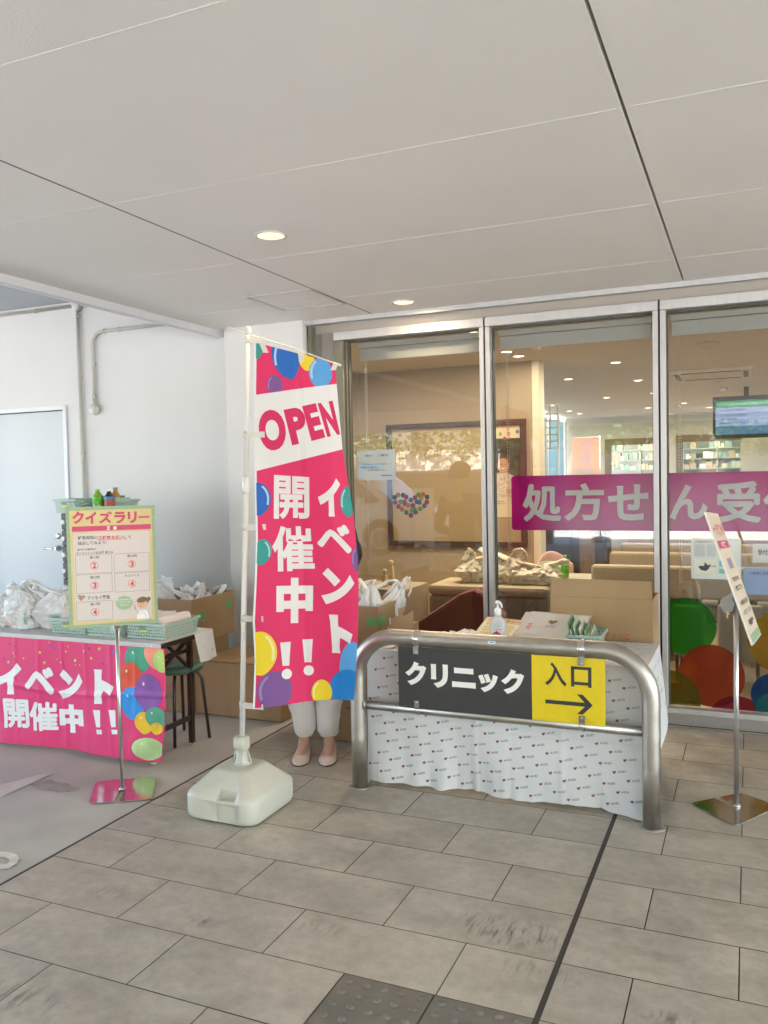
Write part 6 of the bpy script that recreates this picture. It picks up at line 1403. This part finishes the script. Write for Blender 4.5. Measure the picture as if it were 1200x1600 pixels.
# quiz sheet and clear document stack leaning on each other
t = thing('quiz_sheets', 'yellow edged quiz sheets held by a rubber band', 'papers', (-1.25, 4.1, zm))
QQ = [aty(737, 992, 4.05), aty(792, 996, 3.98), aty(800, 955, 4.25), aty(758, 950, 4.3)]
QQ = [Vector((-1.30, 4.04, zm+.004)), Vector((-1.10, 3.97, zm+.004)), Vector((-1.04, 4.20, zm+.085)), Vector((-1.27, 4.26, zm+.085))]
def quadf(Qd): return lambda u, v, o_=0: (Qd[0]*(1-u)+Qd[1]*u)*(1-v)+(Qd[3]*(1-u)+Qd[2]*u)*v+Vector((0, -.35, .93))*o_
qd = quadf(QQ); mb = MB().use(mat('sheet_yellow', (.76, .60, .30), .6)); mb.prism([qd(0, 0, 0), qd(1, 0, 0), qd(1, 1, 0), qd(0, 1, 0)], (0, .004, -.006)); mb.use(mat('sheet_white', (.78, .74, .66), .6)); mb.shape([(.05, .05), (.95, .05), (.95, .78), (.05, .78)], lambda u, v: qd(u, v, .0006))
mb.use(mag2); mb.text('クイズラリー', (.08, .82, .92, .95), lambda u, v: qd(u, v, .0010), .03, res=2); mb.use(prd); mb.text('抽選で豪華賞品', (.1, .70, .6, .76), lambda u, v: qd(u, v, .0010), .02, res=1); mb.use(ink)
for k in range(4): mb.text('クイズに答えてね', (.1, .56-.12*k, .55+.06*k, .61-.12*k), lambda u, v: qd(u, v, .0010), .01, res=1)
mb.use(mat('rubber_band', (.65, .48, .08), .5)); mb.shape([(.44, .28), (.47, .28), (.56, 1.0), (.53, 1.0)], lambda u, v: qd(u, v, .0016)); mb.build('sheets', t)
# stack of clear folders
fo1 = [Vector((-1.08, 3.98, zm+.004)), Vector((-.80, 4.02, zm+.004)), Vector((-.745, 4.26, zm+.105)), Vector((-1.06, 4.26, zm+.110))]
t = thing('folder_stack', 'stack of glossy clear document folders with a heart logo', 'folders', (-.93, 4.1, zm))
for k in range(5):
    qd = quadf([p+Vector((.004*k*(-1)**k, .012*k, -.001+.002*k)) for p in fo1]); mb = MB().use(mat('folder_clear', (.76, .72, .69), .12, coat=.8)); mb.prism([qd(0, 0), qd(1, 0), qd(1, 1), qd(0, 1)], (0, .002, -.003))
    if k == 0 or k == 4:
        mb.use(hcols[1]); mb.map2d(heart2d(.5, .78, .15, 18), [tuple(range(18))], lambda u, v: qd(u, .78+(v-.78)*1.1, .001)); mb.use(ink); mb.text('AISEI', (.42, .60, .58, .65), lambda u, v: qd(u, v, .001), res=1)
        mb.use(mat('print_pink', (.7, .25, .2), .5)); mb.text('花', (.12, .50, .20, .72), lambda u, v: qd(u, v, .001), .02, res=1); mb.use(mat('print_pale', (.55, .5, .48), .5)); mb.text('健康サポート', (.18, .3, .5, .38), lambda u, v: qd(u, v, .001), .01, res=1)
    mb.build('folder', t)
# basket with upright files
basket('mint green slotted basket of files behind the barrier rail', -.79, -.66, 4.02, 4.22, zm, .062, False)
t = thing('file_bundle', 'upright green and white files in the basket behind the barrier', 'files', (-.72, 4.12, zm+.01))
for k in range(9):
    x = -.785+k*.0135; cc = (('file_green', (.22, .42, .22)), ('file_white', (.74, .72, .66)), ('file_mint', (.45, .62, .45)))[k % 3]; hh = (.135, .10, .125, .09, .11, .085, .095, .08, .085)[k]
    mb = MB().use(mat(cc[0], cc[1], .5)); mb.prism([(x, 4.03, zm+.012), (x, 4.20, zm+.012), (x-.03, 4.21, zm+hh), (x-.02, 4.03, zm+hh-.02)], (.004, 0, 0)); mb.build('file', t)
t = thing('paper_sheets', 'flat white leaflets at the right end of the logo cloth', 'papers', (-.55, 3.95, zm))
for k, (x, y, r_) in enumerate(((-.60, 3.93, .1), (-.54, 3.96, -.08), (-.57, 3.90, .25))):
    mb = MB().use(mat('sheet_white')); mb.box(x-.075, y-.055, zm+.0005+k*.0014, x+.075, y+.055, zm+.0016+k*.0014, rot=r_)
    if k == 2: mb.use(ink); mb.text('AISEI', (x-.02, y-.02, x+.03, y-.01), lambda u, v: Vector((u, v, zm+.0052)), res=1); mb.use(hcols[0]); mb.shape(heart2d(x+.005, y+.01, .018), lambda u, v: Vector((u, v, zm+.0052)))
    mb.build('sheet', t)
# tissue carton
tc_ = thing('tissue_carton', 'large cardboard carton with orange lettering at the back of the logo table', 'box', (-.80, 4.36, .6))
xa, xb = aty(860, 960, 4.30).x, aty(1021, 960, 4.30).x; zf, zt_ = aty(940, 934, 4.30).z, aty(940, 906, 4.30).z
mb = MB().use(card); mb.box(xa, 4.30, .004, xb, 4.306, zf); mb.box(xa, 4.56, .004, xb, 4.566, zf); mb.box(xa, 4.307, .004, xa+.006, 4.559, zf); mb.box(xb-.006, 4.307, .004, xb, 4.559, zf); mb.box(xa+.006, 4.307, .004, xb-.006, 4.559, .01)
mb.build('body', tc_, bevel=.002)
mb = MB().use(card); mb.prism([(xa+.002, 4.299, zf+.001), (xb-.004, 4.299, zf+.001), (xb-.012, 4.315, zt_-.004), (xa+.002, 4.315, zt_)], (0, .005, 0)); mb.build('flap', tc_)
mb = MB().use(mat('print_orange', (.42, .12, .03), .6)); TP = Plane((-3, 4.2985), (1, 4.2985))
for s_, *r_ in (('ェ', 921, 986, 929, 995), ('ア', 931, 986, 942, 996), ('テ', 943, 987, 954, 998), ('ィ', 956, 989, 963, 998), ('ッ', 965, 991, 972, 999), ('シ', 973, 988, 980, 1000), ('ュ', 977, 991, 984, 1000)):
    r = TP.rect(*r_); mb.text(s_, (r[0], r[1], r[2], r[3]), lambda u, v: TP(u, v), .02, res=2)
mb.build('print', tc_)
# hand sanitiser
sp_ = Vector((-1.135, 3.99, zm))
t = thing('sanitiser_bottle', 'clear hand sanitiser bottle with white pump behind the barrier rail', 'bottle', sp_)
mb = MB().use(mat('sanitiser_clear', (.74, .77, .78), .15, coat=.6, transl=.3), True); mb.lathe([(.002, 0), (.036, .001), (.040, .008), (.040, .10), (.036, .118), (.020, .135), (.015, .142)], sp_, 28, sy=.75); mb.build('body', t)
pw = mat('pump_white', (.80, .80, .78), .35); mb = MB().use(pw, True); mb.lathe([(.017, .143), (.017, .172), (.012, .178), (.007, .18), (.007, .198)], sp_, 20); mb.lathe([(.010, .198), (.013, .202), (.012, .212), (.004, .216)], sp_, 16); mb.tube([sp_+Vector((0, 0, .207)), sp_+Vector((.016, -.012, .206)), sp_+Vector((.024, -.018, .196)), sp_+Vector((.026, -.020, .184))], [.006, .0055, .005, .004], 10); mb.build('pump', t)
mb = MB().use(mat('label_white', (.78, .78, .8), .4)); lf = lambda u, v, o_=0: Vector((sp_.x+(.0405+o_)*math.sin(u/.0405), sp_.y-(.0405*.755+o_)*math.cos(u/.0405), sp_.z+v)); mb.shape([(-.033, .012), (.033, .012), (.033, .088), (-.033, .088)], lambda u, v: lf(u, v, .0003), .006)
mb.use(mat('label_red', (.65, .02, .05), .4)); mb.shape([(-.02, .03), (.02, .03), (.022, .055), (.0, .070), (-.022, .055)], lambda u, v: lf(u, v, .0010), .006); mb.use(mat('poster_white')); mb.text('手指', (-.013, .042, .013, .056), lambda u, v: lf(u, v, .0018), .02, step=.006, res=1); mb.use(ink); mb.text('アルコール手指消毒', (-.026, .074, .026, .080), lambda u, v: lf(u, v, .0010), .0, step=.006, res=1); mb.build('label', t)

# ================================================================ RACK and bottles against the wall
rk = thing('parts_rack', 'dark rack tower with white round knobs behind the poster', 'rack', (-4.3, 4.6, 0)); RY = 4.55
xa, xb, zt_ = aty(95, 800, RY).x, aty(168, 800, RY).x, aty(95, 802, RY).z
dk = mat('rack_dark', (.035, .037, .042), .5, noise=(12, .2))
zc = [aty(98, y, RY).z for y in (802, 829, 854, 879, 904, 929)]; zc += [zc[-1]-.12*k for k in range(1, 7)]
for a, b in zip(zc, zc[1:]):
    if b < .01: b = .01
    mb = MB().use(dk); mb.box(xa, RY, b+.008, xb, RY+.42, a-.001); mb.box(xa+.01, RY+.005, b, xb-.01, RY+.4, b+.0075); mb.build('tray', rk, bevel=.004)
    mb = MB().use(mat('knob_white', (.7, .7, .68), .4)); mb.tube([(xa+.03, RY-.002, (a+b)/2), (xa+.03, RY-.024, (a+b)/2)], .016, 16); mb.build('knob', rk)
    if b <= .01: break
rz = zt_+.001
basket('small mint green basket on top of the dark rack, in front', xa-.04, xa+.14, RY+.0, RY+.26, rz, .10, True)
basket('mint green basket at the back of the dark rack', xa+.17, xa+.36, RY+.14, RY+.38, rz, .085, False)
mb = MB().use(mat('paper_green', (.45, .55, .42), .6)); mb.box(xa+.19, RY+.15, rz+.075, xa+.35, RY+.33, rz+.10, rot=.15); mb.use(mat('paper_dark', (.08, .16, .12), .5)); mb.box(xa+.20, RY+.16, rz+.101, xa+.32, RY+.30, rz+.115, rot=.05); tag(mb.build('pamphlet_pile'), 'green pamphlets heaped in the basket at the back of the rack', 'papers')
p1 = aty(153, 785, RY+.08); bottle('green tea bottle on the rack behind the poster', p1.x, RY+.08, rz+.03, .135, ('tea', (.16, .42, .01)), ('green', (.25, .60, .10)), ('tea', (.12, .45, .02)), 'drinks on the rack', 1.15)
mb = MB().use(offw, True); mb.lathe([(.045, 0), (.045, .026), (.042, .029), (.001, .029)], (p1.x, RY+.08, rz), 28); tag(mb.build('white_tub'), 'white lid tub under the green tea bottle', 'tub')
p2 = aty(171, 785, RY+.10); bottle('cola coloured bottle with a blue and red label on the rack', p2.x, RY+.10, rz, .165, ('cola', (.03, .015, .01)), ('white', (.75, .75, .75)), ('cola', (.35, .06, .04)), 'drinks on the rack', 1.1)
mb = MB().use(mat('label_blue', (.02, .25, .5), .4), True); mb.lathe([(.0362, .094), (.0362, .112)], (p2.x, RY+.10, rz), 24); mb.F = mb.F[:-2]; mb.M = mb.M[:-2]; mb.S = mb.S[:-2]
o = mb.build('label_band'); o.parent = [q_ for q_ in bpy.data.objects if q_.name.startswith('drink_bottle') and q_['label'].startswith('cola')][0]; o.location = -o.parent.location
p3 = aty(181, 785, RY+.20); bottle('amber drink bottle with dark cap and pale label on the rack', p3.x, RY+.20, rz, .175, ('amber', (.40, .20, .03)), ('dark', (.03, .09, .06)), ('mintl', (.35, .48, .35)), 'drinks on the rack', 1.1)
# ================================================================ PEOPLE
def skin_mesh(name, verts, edges, mat_, parent, root=0, sub=2, crease=None):
    """verts: name -> (co, rx, ry)"""
    keys = list(verts); idx = {k: i for i, k in enumerate(keys)}
    me = bpy.data.meshes.new(name); me.from_pydata([verts[k][0] for k in keys], [(idx[a], idx[b]) for a, b in edges], [])
    o = bpy.data.objects.new(name, me); COL.objects.link(o); o.parent = parent; me.materials.append(mat_)
    md = o.modifiers.new('skin', 'SKIN'); md.use_smooth_shade = True; md.branch_smoothing = .4
    sk = me.skin_vertices[0].data
    for k in keys:
        r = verts[k]; sk[idx[k]].radius = (r[1], r[2]); sk[idx[k]].use_root = (k == root)
    sb = o.modifiers.new('sub', 'SUBSURF'); sb.levels = sub; sb.render_levels = sub
    if crease:
        tx = bpy.data.textures.new('folds', 'CLOUDS'); tx.noise_scale = crease[0]; tx.noise_depth = 2
        dm = o.modifiers.new('folds', 'DISPLACE'); dm.texture = tx; dm.strength = crease[1]; dm.mid_level = .5; dm.texture_coords = 'LOCAL'
    return o
def person(label, loc, rot, tops, bottoms, hairc, skinc=(.52, .30, .20), stride=0.0, arms=None, hat=None, shoe=(.1, .08, .07), trouser_w=.075, coat=0, scale=1, hair_long=False, pump=False):
    t = thing('person', label, 'person', loc); t.rotation_euler = (0, 0, rot); t.scale = (scale,)*3
    sk = mat('skin_%02d' % int(skinc[0]*100), skinc, .5)
    arms = arms or {1: ((.20, .02, 1.07), (.21, -.05, .84)), -1: ((-.20, .02, 1.07), (-.21, -.05, .84))}
    V = {'pelvis': ((0, 0, .88), .12, .09), 'waist': ((0, 0, 1.02), .10, .08), 'chest': ((0, 0, 1.2), .13, .09), 'upper': ((0, .005, 1.31), .11, .075), 'neckb': ((0, .01, 1.37), .05, .05), 'neck': ((0, 0, 1.42), .042, .042), 'jaw': ((0, -.018, 1.465), .050, .058), 'face': ((0, -.012, 1.515), .068, .080), 'crown': ((0, -.002, 1.565), .062, .072), 'top': ((0, 0, 1.59), .035, .04)}
    E_ = [('pelvis', 'waist'), ('waist', 'chest'), ('chest', 'upper'), ('upper', 'neckb'), ('neckb', 'neck'), ('neck', 'jaw'), ('jaw', 'face'), ('face', 'crown'), ('crown', 'top')]
    legs = {}
    for s in (1, -1):
        st_ = stride*s; hip = (.078*s, 0, .84); knee = (.074*s, -.03-st_*.45, .46); ank = (.068*s, .015-st_*.9+(.12 if st_ < 0 else 0), .085+(.06 if st_ < 0 else 0))
        legs[s] = (hip, knee, ank); a = str(s)
        V['hip'+a] = (hip, .082, .082); V['knee'+a] = (knee, .052, .052); V['calf'+a] = ((knee[0], (knee[1]+ank[1])/2+.012, (knee[2]+ank[2])/2+.04), .047, .047); V['ank'+a] = (ank, .032, .034); V['foot'+a] = ((ank[0]+.005*s, ank[1]-.06, ank[2]-.042), .036, .028); V['toe'+a] = ((ank[0]+.006*s, ank[1]-.135, ank[2]-.060), .030, .016)
        E_ += [('pelvis', 'hip'+a), ('hip'+a, 'knee'+a), ('knee'+a, 'calf'+a), ('calf'+a, 'ank'+a), ('ank'+a, 'foot'+a), ('foot'+a, 'toe'+a)]
        el, wr = Vector(arms[s][0]), Vector(arms[s][1]); V['sho'+a] = ((.155*s, .01, 1.315), .048, .048); V['elb'+a] = (tuple(el), .036, .036); V['wri'+a] = (tuple(wr), .024, .022)
        d = (wr-el).normalized(); sd = Vector((0, 1, 0)).cross(d).normalized() if abs(d.y) < .9 else Vector((1, 0, 0)); nn_ = d.cross(sd).normalized()
        palm = wr+d*.055; V['palm'+a] = (tuple(palm), .030, .016); E_ += [('upper', 'sho'+a), ('sho'+a, 'elb'+a), ('elb'+a, 'wri'+a), ('wri'+a, 'palm'+a)]
        for f in range(4):
            off = nn_*(-.021+.014*f); ln = (.058, .068, .064, .050)[f]; b0 = palm+d*.022+off; b1 = b0+d*ln*.55+sd*.006*s; b2 = b1+d*ln*.4+sd*.018*s
            for k, (p, r_) in enumerate(((b0, .0085), (b1, .0075), (b2, .006))): V['f%d%d' % (f, k)+a] = (tuple(p), r_, r_)
            E_ += [('palm'+a, 'f%d0' % f+a), ('f%d0' % f+a, 'f%d1' % f+a), ('f%d1' % f+a, 'f%d2' % f+a)]
        tb = wr+d*.02-nn_*.024; V['t0'+a] = (tuple(tb), .010, .010); V['t1'+a] = (tuple(tb+d*.030-nn_*.014), .0085, .0085); V['t2'+a] = (tuple(tb+d*.054-nn_*.010+sd*.008*s), .007, .007); E_ += [('wri'+a, 't0'+a), ('t0'+a, 't1'+a), ('t1'+a, 't2'+a)]
    V['nose'] = ((0, -.094, 1.506), .010, .010); E_.append(('face', 'nose'))
    for s in (1, -1): V['ear%d' % s] = ((.077*s, .005, 1.512), .008, .016); E_.append(('face', 'ear%d' % s))
    skin_mesh('body', V, E_, sk, t, root='pelvis')
    mb = MB()
    for s in (1, -1):
        mb.use(mat('eye_white', (.75, .74, .72), .3), True); mb.lathe([(.001, -.006), (.009, -.003), (.012, 0), (.009, .003), (.001, .006)], (.027*s, -.083, 1.522), 12, sy=.45); mb.use(mat('eye_dark', (.02, .015, .01), .2), True); mb.lathe([(.001, -.005), (.005, 0), (.001, .005)], (.027*s, -.0875, 1.522), 10, sy=.4)
    mb.build('eyes', t, local=True)
    mb = MB().use(mat('lips', (.45, .13, .11), .5), True); mb.lathe([(.001, -.005), (.014, -.002), (.018, 0), (.012, .003), (.001, .004)], (0, -.079, 1.474), 14, sy=.5); mb.build('lips', t, local=True)
    hm = mat('hair_%02d' % int(hairc[0]*1000), hairc, .45, noise=(60, .3), stretch=(1, 1, .1)); mb = MB().use(hm, True)
    def hf(u, v):
        a = 2*math.pi*u; fr = max(0, -math.sin(a)); lo = math.radians(30*fr**.4-(38 if hair_long else 20)*(1-fr**.4)); ph = lo+(math.pi/2-lo)*v
        k = 1+.03*math.sin(a*14)*(1-v); return Vector((.083*k*math.cos(ph)*math.cos(a), .008+.094*k*math.cos(ph)*math.sin(a), 1.528+.085*math.sin(ph)))
    mb.grid(hf, 48, 14)
    if hair_long: mb.lathe([(.03, -.02), (.038, .0), (.03, .03), (.001, .04)], (0, .10, 1.50), 16)
    mb.build('hair', t, local=True, solid=.006, offset=0)
    # top
    tm_ = mat('top_%02d%02d' % (int(tops[0]*99), int(tops[2]*99)), tops, .75, bump=(30, .3), noise=(14, .06)); g = .016
    T = {'hem': ((0, 0, .86-coat), .135+coat*.1, .115+coat*.1), 'waist': ((0, 0, 1.02), .115, .095), 'chest': ((0, 0, 1.2), .146, .107), 'upper': ((0, .005, 1.305), .125, .09), 'collar': ((0, .008, 1.362), .064, .062)}
    TE = [('hem', 'waist'), ('waist', 'chest'), ('chest', 'upper'), ('upper', 'collar')]
    for s in (1, -1):
        a = str(s); el, wr = Vector(arms[s][0]), Vector(arms[s][1]); T['sho'+a] = ((.158*s, .01, 1.312), .062, .062); T['elb'+a] = (tuple(el), .045, .045); T['cuff'+a] = (tuple(el+(wr-el)*.90), .034, .032); TE += [('upper', 'sho'+a), ('sho'+a, 'elb'+a), ('elb'+a, 'cuff'+a)]
    skin_mesh('jacket', T, TE, tm_, t, root='waist', sub=3, crease=(.09, .022))
    bm2 = mat('trousers_%02d%02d' % (int(bottoms[0]*99), int(bottoms[2]*99)), bottoms, .75, bump=(9, .9)); B = {'pel': ((0, 0, .90), .128, .105)}; BE = []
    for s in (1, -1):
        a = str(s); hip, knee, ank = [Vector(x) for x in legs[s]]; B['hip'+a] = (tuple(hip), .095, .098); B['kn'+a] = (tuple(knee), trouser_w, trouser_w); m_ = knee+(ank-knee)*.45; B['mid'+a] = (tuple(m_), trouser_w*1.0, trouser_w*.98); l_ = knee+(ank-knee)*.80; B['low'+a] = (tuple(l_), trouser_w*.80, trouser_w*.85); h_ = knee+(ank-knee)*.98; B['hem'+a] = (tuple(h_), trouser_w*.60, trouser_w*.62)
        BE += [('pel', 'hip'+a), ('hip'+a, 'kn'+a), ('kn'+a, 'mid'+a), ('mid'+a, 'low'+a), ('low'+a, 'hem'+a)]
    skin_mesh('trousers', B, BE, bm2, t, root='pel', sub=3, crease=(.08, .035))
    for s in (1, -1):
        ank = Vector(legs[s][2]); mb = MB().use(mat('shoe_%02d' % int(shoe[0]*100), shoe, .28, coat=.4, noise=(8, .08)), True); x0, yh, z0 = ank.x+.004*s, ank.y+.045, ank.z-.083
        def sh(u, v):
            # v along heel -> toe, u around the upper from inner sole to outer sole
            y = yh-.245*v; w_ = .030+.016*math.sin(min(1, v*1.25)*math.pi*.62) if v < .72 else .046*math.sqrt(max(0.0, 1-((v-.72)/.28)**1.5))+.0005
            hgt = (.060-.035*min(1, v/.45)) if v < .45 else .025+.010*math.sin((v-.45)/.55*math.pi)*1
            if v > .78: hgt *= 1-.82*((v-.78)/.22)**1.6
            if not pump: hgt += .02*(1-v)
            if v > .45: top = 1
            a = math.pi*u; zz_ = z0+.004+hgt*math.sin(a)**(.55) if v > .60 else z0+.004+hgt*math.sin(a)**.55*1.0
            if v <= .60: zz_ = z0+.004+min(hgt, hgt*math.sin(a)**.5*1.1)
            return Vector((x0-w_*math.cos(a), y, zz_))
        mb.grid(sh, 18, 30); mb.grid(lambda u, v: (lambda p, q_: Vector((p.x+(q_.x-p.x)*u, p.y, z0+.003)))(sh(0, v), sh(1, v)), 4, 30)
        mb.use(mat('sole_dark', (.05, .04, .035), .6)); mb.grid(lambda u, v: (lambda p, q_: Vector((p.x-.002+(q_.x-p.x+.004)*u, p.y, z0+.0005)))(sh(0, v), sh(1, v)), 4, 30)
        mb.build('shoe', t, local=True)
    if hat:
        mb = MB().use(mat('hat_blue', hat, .7), True); mb.lathe([(.135, 1.545), (.10, 1.560), (.092, 1.575), (.085, 1.63), (.05, 1.648), (.001, 1.65)], (0, 0, 0), 28); mb.build('hat', t, local=True)
    return t
# staff member standing behind the banner; lower legs, pumps and one elbow show
person('person in black top and white trousers standing behind the pink banner, pale pointed shoes', (-2.152, 3.965, 0), .36, (.012, .012, .014), (.66, .64, .61), (.03, .02, .015), skinc=(.50, .31, .22), arms={1: ((.238, -.01, 1.06), (.165, -.17, .965)), -1: ((-.24, .02, 1.06), (-.10, -.18, .98))}, shoe=(.60, .47, .39), trouser_w=.078, hair_long=True, pump=True, scale=1.0)
person('person in white jacket and trousers walking across the street, mirrored in the right pane', (-1.35, -21.6, .02), math.pi*1.42, (.78, .74, .74), (.72, .70, .66), (.02, .015, .01), stride=.25, coat=.06)
person('person in red top and dark trousers on the far pavement, mirrored in the magenta band', (.65, -22.0, .02), math.pi, (.55, .04, .05), (.03, .03, .05), (.015, .012, .01), stride=.08)
person('person in blue hat and dark clothes on the far pavement, mirrored in the right pane', (2.6, -22.3, .02), math.pi*.96, (.10, .11, .16), (.04, .04, .06), (.02, .015, .01), hat=(.05, .12, .40), stride=.10)
